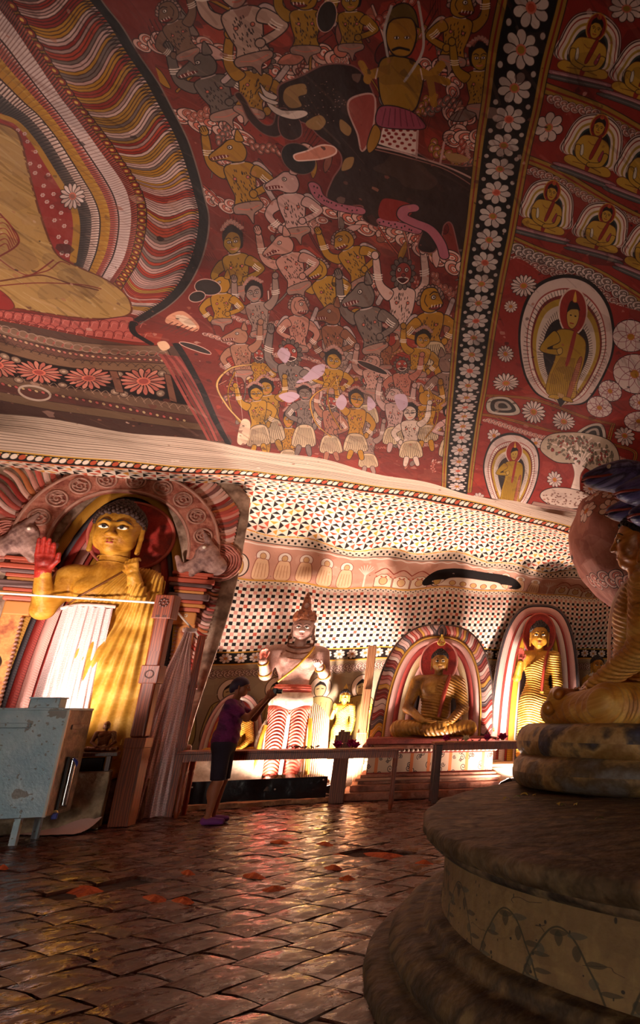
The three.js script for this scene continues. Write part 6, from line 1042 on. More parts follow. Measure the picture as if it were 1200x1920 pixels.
// ---------- crowned deity ----------
{
  const o = thing('deity_statue', 'pale pink crowned statue with red pleated skirt behind the long table', 'statue', HF(1.42, .29, -2.1), TH - .08);
  const pink = std({ map: rep(mottle(['#8a6456', '#a68072', '#bc9c8e'], 6, 3, 256, 1.4), 1.6), roughness: .4, bumpMap: rep(fineBump, 3), bumpScale: .003 }), red = std({ map: rep(mottle(['#a83c2a', '#c05a42', '#8a2a1e'], 6, 4), 1.6), roughness: .55 }), white = std({ map: rep(mottle(['#cdb49c', '#e2d2bc', '#b8987c'], 6, 5), 2), roughness: .5 }), copper = std({ map: rep(mottle(['#7a4026', '#9c5c38', '#5a2c1a'], 7, 6), 3), roughness: .42, bumpMap: rep(roughBump, 8), bumpScale: .012 }), gild = std({ map: rep(mottle(['#a3771e', '#c99a34'], 6, 7), 4), roughness: .35, metalness: .4 });
  const T = headFrame(V(.02, 2.30, .05), .40, -.1, .02), S = new Clay();
  S.ell(V(0, 1.72, 0), V(.28, .28, .17), .08); S.ell(V(0, 1.42, 0), V(.215, .22, .15), .1); S.cap(V(-.28, 1.93, -.01), V(.28, 1.93, -.01), .105, .105, .09); S.ell(V(-.12, 1.8, .12), V(.12, .09, .06), .07); S.ell(V(.12, 1.8, .12), V(.12, .09, .06), .07);
  const eR = V(-.41, 1.55, .06), wR = V(-.47, 1.75, .27), eL = V(.43, 1.55, .06), wL = V(.32, 1.68, .32);
  S.cap(V(-.36, 1.91, 0), eR, .10, .082, .06); S.cap(eR, wR, .082, .055, .04); S.cap(V(.36, 1.91, 0), eL, .10, .082, .06); S.cap(eL, wL, .082, .055, .04);
  const H = new Clay(); headClay(H, T, { neck: V(0, 1.98, 0) }); const HR = new Clay(); handClay(HR, wR, V(-.15, .9, .1), V(.7, .1, .7), .24, 1, .55, 0); const HL = new Clay(); handClay(HL, wL, V(-.35, .3, .9), V(-.3, .8, -.2), .22, -1, .5, 0);
  part('body', weld(S.mesh(.013), H.mesh(.0075), HL.mesh(.008)), pink, o); part('hand', HR.mesh(.008), std({ color: 0xb5604c, roughness: .45 }), o, 'reddish raised hand');
  faceParts(o, T, M);
  // skirt: two legs with U-shaped pleats, white edge between
  const K = new Clay(); K.ell(V(0, 1.1, 0), V(.29, .26, .2), .12); for (const s of [-1, 1]) K.cap(V(s * .13, 1.02, .02), V(s * .14, .14, .03), .165, .115, .05);
  part('skirt', K.mesh(.011, (d, x, y, z) => { const u = Math.abs(x) - .135, ph = (y + 2.2 * u * u * 3) / .052; return Math.max(Math.max(d + .008 * Math.cos(ph * TAU) * sstep(z, -.1, .03) * (1 - sstep(y, .98, 1.06)), y - 1.16), .07 - y); }), red, o);
  part('skirt_panel', join([bx(.055, 1.0, .04, 0, .58, .15, 0, .015), ...[-1, 1].map((s) => bx(.04, .9, .05, s * .275, .55, .03, 0, .015))]), white, o);
  const jacket = new Clay(); jacket.ell(V(0, 1.16, 0), V(.315, .25, .225), .1); part('hip_cloth', jacket.mesh(.012, (d, x, y, z) => Math.max(d, Math.abs(y - 1.15) - .14)), white, o, 'pale patterned cloth round the hips');
  const belt = new Clay(); belt.ell(V(0, 1.33, 0), V(.27, .2, .19), .1); part('belt', belt.mesh(.012, (d, x, y) => Math.max(d + .005 * Math.cos(y * 190), Math.abs(y - 1.335) - .075)), red, o);
  part('necklace', join([.15, .185, .225].map((r, i) => { const pts = []; for (let k = 0; k < 20; k++) { const a = k / 20 * TAU; pts.push(V(Math.cos(a) * r * 1.15, 2.03 - i * .045 - (Math.sin(a) > 0 ? Math.sin(a) * .05 * (i + 1) : -.02), Math.sin(a) * r * (.72 + .05 * i) + .02)); } return tube(pts, .016 - i * .002, 40, 6, true); })), copper, o);
  part('sacred_thread', tube([V(.22, 2.0, .1), V(.16, 1.9, .19), V(.02, 1.7, .205), V(-.12, 1.55, .19), V(-.22, 1.45, .12)], .018, 30, 8), gild, o, 'gold chain across the chest');
  for (const [a, b] of [[eR, wR], [eL, wL]]) for (const t of [.15, .85]) { const g = new THREE.TorusGeometry(lerp(.088, .062, t), .014, 8, 24), d = b.clone().sub(a).normalize(); g.applyQuaternion(new THREE.Quaternion().setFromUnitVectors(V(0, 0, 1), d)); const c = a.clone().lerp(b, t); g.translate(c.x, c.y, c.z); part('bangle', g, gild, o); }
  // crown in diminishing tiers
  const cr = lathe([[.0, .44], [.015, .42], [.03, .39], [.028, .36], [.05, .34], [.055, .26], [.07, .24], [.075, .15], [.1, .13], [.11, .08], [.135, .06], [.175, .045], [.18, 0], [.165, -.06], [.0, -.06]], 28); cr.translate(.02, 2.46, .01); part('crown', cr, copper, o, 'tall tiered copper coloured crown');
  part('crown_plate', join([0, -1, 1].map((k) => { const g = extr([[-.05, 0], [.05, 0], [.06, .05], [0, .12], [-.06, .05]], .02, .006); g.translate(0, 0, .165); g.rotateY(k * .75); g.translate(.02, 2.44, .01); return g; })), copper, o); part('crown_medallion', ball(.035, .02, 2.66, .085, 1, 1.3, .5), pink, o);
  for (const s of [-1, 1]) part('ear_pendant', join([ball(.03, .02 + s * .17, 2.14, .03), tube([V(.02 + s * .17, 2.2, .03), V(.02 + s * .185, 2.08, .04), V(.02 + s * .17, 1.99, .05)], .014, 10, 6)]), copper, o);
  const ft = new Clay(); for (const s of [-1, 1]) { ft.cap(V(s * .14, .05, .0), V(s * .16, .035, .2), .065, .04, .04); for (let i = 0; i < 5; i++) ft.cap(V(s * .16 + (i - 2) * .024, .03, .2), V(s * .16 + (i - 2) * .026, .024, .265 - Math.abs(i - 1.5) * .01), .015, .013, .008); } part('feet', ft.mesh(.009), pink, o);
  // pleated mantle hanging behind on the right and left
  const mant = (x0, x1, z0, z1, yt) => gridGeo(60, 14, (u, v) => { const x = lerp(x0, x1, u) * (1 + .1 * (1 - v)), y = lerp(.0, yt, v) - .25 * u * u * v; return { p: V(x, Math.max(y, 0), lerp(z0, z1, u) + .016 * Math.cos(u * 75)), u: x, v: y }; });
  part('mantle', mant(.26, .60, .0, -.22, 1.15), std({ color: 0x9c8268, roughness: .8 }), o, 'grey-brown pleated mantle falling behind the skirt'); part('mantle', mant(-.26, -.40, .0, -.15, .9), white, o);
  part('side_fringe', join([[.33, .9], [-.33, .8]].map(([x, y]) => tube([V(x * .9, y, .08), V(x, y * .75, .1), V(x * 1.05, y * .4, .08), V(x * 1.12, .06, .06)], .03, 20, 8))), gild, o);
  const p = thing('statue_plinth', 'low stone plinth under the crowned statue', 'plinth', HF(1.42, 0, -2.1), TH - .08); part('block', bx(1.3, .24, .7, 0, .12, .02, 0, .02), std({ map: rep(mottle(['#8c6e5c', '#a88a76', '#6c5040'], 5, 8), 1), roughness: .9, bumpMap: rep(roughBump, 2), bumpScale: .02 }), p); part('cap', bx(1.36, .045, .76, 0, .264, .02, 0, .015), std({ map: rep(mottle(['#9c7e6c', '#b89a86'], 5, 9), 1), roughness: .9 }), p);
}
// ---------- plain standing statues (wavy-line robe) ----------
function standing(o, k, opt = {}) {                           // 2.0 units tall before scale
  const skinM = opt.skin || M.gold, robeM = opt.robe || M.goldRobe, T = headFrame(V(0, 1.80, .035).multiplyScalar(k), .36 * k, opt.yaw || 0, .03), v = (x, y, z) => V(x * k, y * k, z * k), S = new Clay();
  S.ell(v(0, 1.36, 0), v(.2, .22, .125), .06 * k); S.ell(v(0, 1.12, 0), v(.15, .18, .11), .08 * k); S.cap(v(-.2, 1.5, -.01), v(.2, 1.5, -.01), .08 * k, .08 * k, .07 * k);
  const eR = v(-.30, 1.18, .05), wR = v(-.26, 1.40, .19); S.cap(v(-.25, 1.48, 0), eR, .075 * k, .06 * k, .05 * k); S.cap(eR, wR, .06 * k, .04 * k, .03 * k);
  const H = new Clay(); headClay(H, T, { neck: v(0, 1.5, 0), w: .95 }); const HR = new Clay(); handClay(HR, wR, V(.02, 1, .1), V(.1, -.05, 1), .2 * k, 1, .08, .02);
  part('body', weld(S.mesh(.012 * k), H.mesh(.0075 * k)), skinM, o); part('hand', HR.mesh(.007 * k), opt.hand || skinM, o);
  const R = new Clay(); R.ell(v(0, 1.36, 0), v(.21, .23, .135), .06 * k); R.ell(v(0, 1.1, 0), v(.165, .2, .12), .08 * k); R.cap(v(.02, 1.5, -.01), v(.2, 1.5, -.01), .09 * k, .09 * k, .07 * k);
  R.cap(v(.25, 1.48, 0), v(.30, 1.12, .02), .085 * k, .075 * k, .05 * k); R.cap(v(.30, 1.12, .02), v(.29, .82, .06), .075 * k, .06 * k, .04 * k); R.ell(v(0, .86, 0), v(.205, .26, .15), .1 * k); for (const s of [-1, 1]) R.cap(v(s * .09, .85, .01), v(s * .1, .06, .02), .13 * k, .095 * k, .12 * k); R.box(v(.25, .5, -.03), v(.03, .42, .05), .02 * k, .06 * k); R.box(v(-.21, .45, -.04), v(.02, .36, .04), .02 * k, .06 * k);
  const per = opt.period || .042; part('robe', R.mesh(.0085 * k, (d, x, y, z) => { const u = x / k, w = y / k, ph = (w + .55 * u * u + .02 * Math.sin(u * 13) + .08 * u) / per; return Math.max(d + .0055 * k * Math.cos(ph * TAU), (y - k * (1.3 + (u + .2) * .72)) * .8); }), robeM, o);
  const hl = new Clay(); handClay(hl, v(.29, .84, .06), V(-.02, -1, .1), V(-1, 0, .3), .17 * k, 1, .2, 0); part('hand', hl.mesh(.008 * k), opt.hand || skinM, o);
  const ft = new Clay(); for (const s of [-1, 1]) { ft.cap(v(s * .1, .05, 0), v(s * .11, .03, .16), .05 * k, .03 * k, .03 * k); for (let i = 0; i < 5; i++) ft.cap(v(s * .11 + (i - 2) * .018, .024, .15), v(s * .11 + (i - 2) * .02, .018, .2), .012 * k, .01 * k, .006 * k); } part('feet', ft.mesh(.01 * k), skinM, o);
  faceParts(o, T, M, .95); curlHair(T, M.hair, o, opt.curls || 90, .17);
  if (opt.sash) { part('sash', tube([v(.14, 1.56, .04), v(.12, 1.48, .115), v(.09, 1.3, .155), v(.075, 1.1, .15), v(.07, .98, .14)], .024 * k, 20, 4), M.sash, o, 'red sash over the left shoulder'); part('sash_end', bx(.05 * k, .03 * k, .02 * k, .07 * k, .965 * k, .15 * k), std({ color: 0xb88a34, roughness: .5 }), o); }
  if (opt.flame) flame(o, v(0, 2.02, -.02), .16 * k, M.paleGold);
}
{
  const G = 'small standing statues along the back wall', pale = { skin: M.paleGold, robe: M.paleGold, flame: 1 };
  standing(thing('standing_statue', 'small pale gold standing statue to the right of the crowned statue', 'statue', HF(2.27, .55, -2.55), TH - .1, G), .55, pale);
  standing(thing('standing_statue', 'small pale gold standing statue half hidden behind the tall wooden post', 'statue', HF(2.83, .55, -2.55), TH - .1, G), .55, pale);
  standing(thing('standing_statue', 'small gold standing statue between the two painted aureoles', 'statue', HF(4.72, .45, -2.5), TH - .1, G), .62, { skin: M.gold, robe: M.gold });
  standing(thing('standing_statue', 'gold standing statue in shadow behind the serpent seat, farthest right', 'statue', HF(6.95, .5, -2.3), TH - .2, G), .95, { skin: M.gold, robe: M.gold });
  const st = std({ map: rep(mottle(['#a8947c', '#c4b098', '#8a7864'], 5, 9), 1), roughness: .9, bumpMap: rep(roughBump, 2), bumpScale: .015 });
  const lab = ['long stone ledge under the two small pale statues', 'stone block under the statue between the aureoles', 'stone block under the farthest right statue'];
  [[2.5, .55, -2.56, 1.35, .34], [4.72, .45, -2.5, .5, .5], [6.95, .5, -2.3, .7, .5]].forEach(([a, h, s, w, d], i) => { const p = thing('statue_plinth', lab[i], 'plinth', HF(a, 0, s), TH); part('block', bx(w, h - .06, d, 0, (h - .06) / 2, 0, 0, .02), st, p); part('cap', bx(w + .06, .06, d + .05, 0, h - .03, 0, 0, .015), st, p); });
  // small seated statue with aureole behind the person
  const o = thing('seated_statue', 'small gold seated statue with striped aureole left of the crowned statue', 'statue', HF(.72, .62, -2.4), TH - .05); seated(o, .52, { skin: M.gold, robe: M.gold, curls: 40 });
  const a = new THREE.Group(); a.name = 'aureole'; o.add(a); a.position.z = -.2; aureole(a, .42, -.02, .95, [[.86, bandMat.pink, 3], [.74, bandMat.white, 3], [.6, bandMat.red, 3], [.46, bandMat.dark, 3], [.02, bandMat.ochre, 2]], 0, .05);
  const p = thing('statue_plinth', 'whitewashed block under the small seated statue', 'plinth', HF(.72, 0, -2.4), TH - .05); part('block', bx(.95, .6, .6, 0, .3, .05, 0, .02), st, p);
}
// ---------- seated statues ----------
function seated(o, k, opt = {}) {                              // about 1.7 units tall to the crown before scale
  const v = (x, y, z) => V(x * k, y * k, z * k), skinM = opt.skin || M.oldGold, robeM = opt.robe || M.oldGold, hh = opt.hh || .38, T = headFrame(v(0, 1.12 + hh * .5 + .0, .03), hh * k, opt.yaw || 0, opt.pitch || .04), S = new Clay();
  S.ell(v(0, .78, 0), v(.30, .28, .19), .08 * k); S.ell(v(0, .45, 0), v(.23, .28, .18), .1 * k); S.cap(v(-.3, .95, -.01), v(.3, .95, -.01), .105 * k, .105 * k, .09 * k); S.ell(v(-.14, .82, .13), v(.13, .1, .07), .07 * k);
  const eR = v(-.47, .48, .04), wR = v(-.22, .27, .34); S.cap(v(-.36, .93, 0), eR, .105 * k, .085 * k, .06 * k); S.cap(eR, wR, .085 * k, .055 * k, .04 * k); const HR = new Clay(); handClay(HR, wR, V(1, -.12, .28), V(0, 1, .1), .25 * k, -1, .12, 0);
  const H = new Clay(); headClay(H, T, { neck: v(0, .98, 0), w: .96 }); part('body', weld(S.mesh(.012 * k), H.mesh((opt.hcell || .008) * k), HR.mesh(.008 * k)), skinM, o);
  const R = new Clay(); R.ell(v(0, .78, 0), v(.31, .29, .2), .08 * k); R.ell(v(0, .45, 0), v(.245, .28, .19), .1 * k); R.cap(v(.05, .95, -.01), v(.3, .95, -.01), .115 * k, .115 * k, .09 * k);
  const eL = v(.47, .48, .04), wL = v(.26, .27, .32); R.cap(v(.36, .93, 0), eL, .118 * k, .1 * k, .06 * k); R.cap(eL, wL, .1 * k, .065 * k, .04 * k);
  const per = opt.period || .05; part('robe', R.mesh(.0105 * k, (d, x, y, z) => { const u = x / k, w = y / k, ph = (w + .4 * u * u + .25 * u) / per; return Math.max(d + .007 * k * Math.cos(ph * TAU), (y - k * (.70 + (u + .28) * .66)) * .8); }), robeM, o);
  const HL = new Clay(); handClay(HL, wL, V(-1, -.15, .22), V(0, 1, .1), .25 * k, 1, .12, 0); part('hand', HL.mesh(.008 * k), skinM, o);
  const lz = opt.legZ || 1, G = new Clay(); for (const s of [-1, 1]) { G.cap(v(s * .14, .14, -.02), v(s * .58, .14, .16 * lz), .16 * k, .135 * k, .1 * k); } G.cap(v(.58, .13, .17 * lz), v(-.12, .11, .38 * lz), .13 * k, .09 * k, .05 * k); G.cap(v(-.58, .13, .17 * lz), v(.1, .18, .36 * lz), .13 * k, .08 * k, .05 * k); G.ell(v(0, .1, .1 * lz), v(.4, .1, .26 * lz), .1 * k);
  part('crossed_legs', G.mesh(.0105 * k, (d, x, y, z) => Math.max(d + .006 * k * Math.cos((x / k * .8 + Math.abs(z / k) * .5 + y / k * .2) / .055 * TAU), -y)), robeM, o);
  const F = new Clay(); F.cap(v(-.08, .23, .37 * lz), v(.2, .22, .36 * lz), .05 * k, .04 * k, .03 * k); F.cap(v(.14, .13, .40 * lz), v(-.2, .1, .385 * lz), .05 * k, .04 * k, .03 * k); part('feet', F.mesh(.01 * k), skinM, o);
  faceParts(o, T, M, .96); curlHair(T, opt.hairM || M.hair, o, opt.curls || 110, .15);
  if (opt.sash) part('sash', tube([v(.2, 1.06, .02), v(.17, .97, .15), v(.12, .76, .225), v(.08, .5, .215), v(.06, .33, .21)], .034 * k, 20, 4), M.sash, o, 'red sash over the left shoulder');
  if (opt.flame) flame(o, v(0, 1.55 + .04, -.02), .2 * k, M.paleGold);
  return T;
}
{
  const Y = TH - .22, o = thing('seated_statue', 'gold seated statue with red sash before a round flame aureole', 'statue', HF(3.52, .90, -1.5), Y); seated(o, .93, { sash: 1, flame: 1, hh: .36 });
  const au = thing('aureole_slab', 'round-topped aureole of red and white flames behind the seated statue', 'aureole', HF(3.62, .78, -1.92), Y);
  aureole(au, 1.0, 0, 2.0, [[.80, flameMat, 1.7], [.755, bandMat.ochre, 8], [.66, bandMat.pink, 4], [.58, bandMat.red, 4], [.47, bandMat.pale, 4], [.37, bandMat.pink, 4], [.28, bandMat.dark, 4], [.02, bandMat.white, 3]], 0, .14, 2.7);
  part('head_halo', (() => { const g = extr(Array.from({ length: 40 }, (_, i) => { const a = i / 40 * TAU; return [Math.cos(a) * .30, 1.34 + Math.sin(a) * .37]; }), .03, .02); g.translate(0, 0, .06); return g; })(), M.redPaint, au, 'red halo'); part('halo_rim', (() => { const g = new THREE.TorusGeometry(.3, .018, 8, 44); g.scale(1, 1.24, 1); g.translate(0, 1.34, .1); return g; })(), std({ color: 0xc07a6c, roughness: .6 }), au);
  part('crest', join([ball(.05, 0, 1.86, .05, .6, 1.6, .5), tube([V(-.06, 1.8, .05), V(-.07, 1.9, .05), V(0, 1.99, .05), V(.07, 1.9, .05), V(.06, 1.8, .05)], .014, 20, 6)]), bandMat.dark, au);
  // moulded plinth
  const p = thing('statue_plinth', 'carved stepped plinth with scroll panels under the seated statue', 'plinth', HF(3.55, 0, -1.62), Y), st = std({ map: rep(mottle(['#7c4a36', '#96624a', '#5c3426'], 6, 10), 1), roughness: .8, bumpMap: rep(roughBump, 3), bumpScale: .015 });
  const scroll = canvas(512, 128, (c, W, H) => { pc = c; c.fillStyle = '#a88a70'; c.fillRect(0, 0, W, H); const R = rng(8); for (let i = 0; i < 26; i++) { const x = R() * W, y = R() * H, r = 10 + R() * 16, q = []; for (let j = 0; j < 16; j++) { const a = j * .6 + i, rr = r * (1 - j / 17); q.push(x + Math.cos(a) * rr, y + Math.sin(a) * rr); } ln('#2a1c18', 4, q); } c.fillStyle = '#b0602e'; for (let i = 0; i < 5; i++) c.fillRect(i * 120, 0, 22, H); c.fillStyle = '#7a2a1e'; c.fillRect(0, 0, W, 8); c.fillRect(0, H - 8, W, 8); });
  scroll.wrapS = scroll.wrapT = THREE.RepeatWrapping;
  const tier = (n, w, h, d, y, m = st) => part(n, bx(w, h, d, 0, y + h / 2, 0, 0, Math.min(.02, h * .3)), m, p);
  tier('step', 2.5, .12, 1.3, 0); tier('step', 2.3, .10, 1.14, .12); tier('moulding', 2.1, .05, 1.0, .22); tier('moulding', 2.18, .04, 1.05, .27, std({ color: 0x9c7058, roughness: .8 })); tier('moulding', 2.05, .05, .95, .31);
  const die = bx(1.9, .32, .84, 0, .52, 0); const uv = die.attributes.uv; for (let i = 0; i < uv.count; i++) uv.setXY(i, uv.getX(i) / 1.1, (uv.getY(i) - .36) / .32); part('scroll_panel', die, std({ map: scroll, roughness: .75, bumpMap: scroll, bumpScale: .01 }), p);
  tier('moulding', 2.0, .05, .94, .68); tier('moulding', 2.1, .06, 1.02, .73); part('seat_slab', bx(2.0, .10, 1.0, 0, .84, 0, 0, .03), std({ map: rep(mottle(['#7a3026', '#963f30', '#5c221c'], 6, 3), 1.4), roughness: .7 }), p); const beads = []; for (let i = 0; i < 30; i++) beads.push(ball(.026, -.98 + i * .0676, .705, .48, 1, 1, .7, 6)); part('bead_row', join(beads), std({ color: 0xc9b09a, roughness: .8 }), p);
}
{
  const Y = .2, c = HF(5.46, .42, -1.85), o = thing('standing_statue', 'gold standing statue with wavy robe and red sash in a tall aureole', 'statue', c, Y); standing(o, 1.26, { sash: 1, hand: std({ color: 0xa8483a, roughness: .5 }), period: .034 });
  const back = c.clone().add(V(-Math.sin(Y) * .34, -.1, -Math.cos(Y) * .34)), au = thing('aureole_slab', 'tall painted aureole with pink and yellow bands behind the standing statue', 'aureole', back, Y);
  aureole(au, .84, 0, 3.02, [[.94, bandMat.dark, 6], [.80, bandMat.pink, 6], [.75, bandMat.red, 6], [.62, bandMat.white, 6], [.57, bandMat.red, 6], [.44, bandMat.yellow, 6], [.40, bandMat.white, 6], [.02, bandMat.dark, 6]], 0, .14, 3.0);
  part('head_halo', (() => { const g = extr(Array.from({ length: 40 }, (_, i) => { const a = i / 40 * TAU; return [Math.cos(a) * .30, 2.42 + Math.sin(a) * .40]; }), .03, .02); g.translate(0, 0, .06); return g; })(), M.redPaint, au, 'red halo'); part('halo_rim', (() => { const g = new THREE.TorusGeometry(.3, .018, 8, 44); g.scale(1, 1.34, 1); g.translate(0, 2.42, .1); return g; })(), std({ color: 0xb8503e, roughness: .6 }), au);
  const p = thing('statue_plinth', 'plain stone plinth under the standing statue in the tall aureole', 'plinth', c.clone().setY(0), Y); part('block', bx(1.5, .36, .8, 0, .18, 0, 0, .02), std({ color: 0xb09a84, roughness: .9 }), p); part('cap', bx(1.56, .05, .86, 0, .395, 0, 0, .015), std({ color: 0xb8a48e, roughness: .9 }), p);
}
// ---------- round platform ----------
const PC = V(1.56, 0, -5.2);
{
  const o = thing('round_platform', 'large round stone platform with rounded lip and leaf painted drum', 'platform', PC);
  const warp = (g, amp, f) => { const p = g.attributes.position, v = V(0, 0, 0); for (let i = 0; i < p.count; i++) { v.fromBufferAttribute(p, i); const a = Math.atan2(v.z, v.x) * 3, r = Math.hypot(v.x, v.z); if (r < .5) continue; const n = (NZ.fbm(a * f + 20, v.y * f * 1.4 + r * .7 + 9, 4) - .5) * amp; p.setXYZ(i, v.x * (1 + n / r), v.y + n * .35, v.z * (1 + n / r)); } g.computeVertexNormals(); return g; };
  const dense = (prof) => { const q = []; for (let i = 0; i + 1 < prof.length; i++) { const n = Math.max(1, Math.round(Math.hypot(prof[i + 1][0] - prof[i][0], prof[i + 1][1] - prof[i][1]) / .02)); for (let k = 0; k < Math.min(n, 24); k++) q.push([lerp(prof[i][0], prof[i + 1][0], k / Math.min(n, 24)), lerp(prof[i][1], prof[i + 1][1], k / Math.min(n, 24))]); } q.push(prof[prof.length - 1]); return q; };
  const uvm = (g) => { const p = g.attributes.position, uv = g.attributes.uv, np = g.parameters.points.length, L = [0]; for (let j = 1; j < np; j++) L.push(L[j - 1] + g.parameters.points[j].distanceTo(g.parameters.points[j - 1])); for (let i = 0; i < p.count; i++) uv.setXY(i, uv.getX(i) * TAU * 3, L[i % np]); return g; };
  const stone = std({ map: rep(mottle(['#5c4833', '#755d42', '#4a3a29', '#86704f'], 8, 4, 512, 1.7), .9), roughness: .62, bumpMap: rep(roughBump, 1.4), bumpScale: .035, specularIntensity: .5 });
  part('top_slab', uvm(warp(lathe(dense([[0, .70], [1.5, .70], [2.6, .70], [3.04, .70], [3.075, .692], [3.088, .67], [3.08, .63], [3.062, .61], [3.05, .603]]), 260), .045, 9)), stone, o, 'worn stone top with a broken lip');
  part('cyma', uvm(warp(lathe(dense([[3.05, .606], [3.045, .588], [3.015, .563], [2.97, .548], [2.95, .54]]), 160), .012, 4)), std({ map: rep(mottle(['#4e3d2c', '#7c6346', '#2c231c', '#86704e'], 6, 6, 256, 2.2), 1.1), roughness: .7, bumpMap: rep(roughBump, 2), bumpScale: .015 }), o);
  const drumTex = canvas(2048, 256, (c, W, H) => {             // plaster with painted vines, 6.5 m by .28 m repeated
    pc = c; PR = rng(6); c.fillStyle = '#765a38'; c.fillRect(0, 0, W, H); for (let i = 0; i < 1600; i++) { c.globalAlpha = .14; el(['#a08052', '#6b5030', '#93754a', '#75583a'][i % 4], PR() * W, PR() * H, 4 + PR() * 26, 8 + PR() * 60); } c.globalAlpha = .8;
    for (let k = 0; k < 13; k++) { const x = k * 160 + 20 * Math.sin(k * 3), q = [x, H * .95, x + 20, H * .55, x + 60, H * .25, x + 100, H * .3, x + 135, H * .62, x + 160, H * .97]; c.globalAlpha = .75; ln('#2e2818', 4, q); for (let j = 0; j < 11; j++) { const t = j / 11 * 10, i = 2 * Math.min(4, Math.floor(t / 2)), f = (t / 2) % 1, px = lerp(q[i], q[i + 2], f), py = lerp(q[i + 1], q[i + 3], f), a = (j % 2 ? 1 : -1) * .9 + .6; c.globalAlpha = .6; pc.save(); pc.translate(px, py); pc.rotate(a); fl(j % 3 ? '#302a1c' : '#44443a', [0, 0, 12, -8, 28, -5, 38, 2, 22, 9, 8, 7]); pc.restore(); } }
    c.globalAlpha = 1; for (let i = 0; i < 160; i++) el('#2a2016', PR() * W, PR() * H, 1 + PR() * 2, 1.5 + PR() * 6); for (let i = 0; i < 14; i++) { let x = PR() * W, y = PR() * H; const q = [x, y]; for (let j = 0; j < 6; j++) { x += (PR() - .3) * 30; y += (PR() - .5) * 16; q.push(x, y); } ln('#3a2a1a', 1.4, q); }
  }); drumTex.wrapS = THREE.RepeatWrapping; drumTex.repeat.set(3, 1);
  part('drum', warp(lathe([[2.955, .235], [2.952, .3], [2.95, .36], [2.952, .45], [2.95, .545]], 160), .008, 3), std({ map: drumTex, roughness: .75, bumpMap: rep(roughBump, 30, 1), bumpScale: .012 }), o, 'plastered drum painted with dark leaf vines');
  part('base_moulding', uvm(warp(lathe(dense([[2.95, .25], [3.02, .245], [3.035, .215], [3.04, .20], [3.12, .195], [3.18, .165], [3.205, .125], [3.19, .085], [3.18, .07], [3.28, .065], [3.31, .045], [3.32, -.02]]), 160), .035, 5)), std({ map: rep(mottle(['#4a3722', '#67502f', '#38291a', '#78603c'], 7, 5, 512, 1.6), 1.0), roughness: .7, bumpMap: rep(roughBump, 1.6), bumpScale: .03 }), o);
  // petals and crumbs lying on the platform
  const R = rng(4), ym = std({ color: 0xb89a3a, roughness: .7 }), gm = std({ color: 0x8c8a52, roughness: .7 });
  [[-.62, 4.55], [-.66, 4.6], [-.55, 4.58], [-1.0, 5.0], [-.9, 5.1], [-.98, 5.15], [-.35, 4.0], [-1.05, 4.9], [.0, 4.3], [-.72, 5.3]].forEach(([x, d], i) => { const g = gridGeo(5, 3, (u, v) => ({ p: V((u - .5) * .05, .012 * Math.cos((u - .5) * 3) + .008 * v, (v - .5) * .025 * Math.sin(u * Math.PI) + .001), u, v })); const m = solo('petal', g, i % 3 ? ym : gm, ['yellow petal lying on the round platform', 'dry greenish petal lying on the round platform'][i % 3 ? 0 : 1], 'petal', 'petals on the round platform'); m.position.set(x, .705, -d); m.rotation.y = R() * 6; });
}
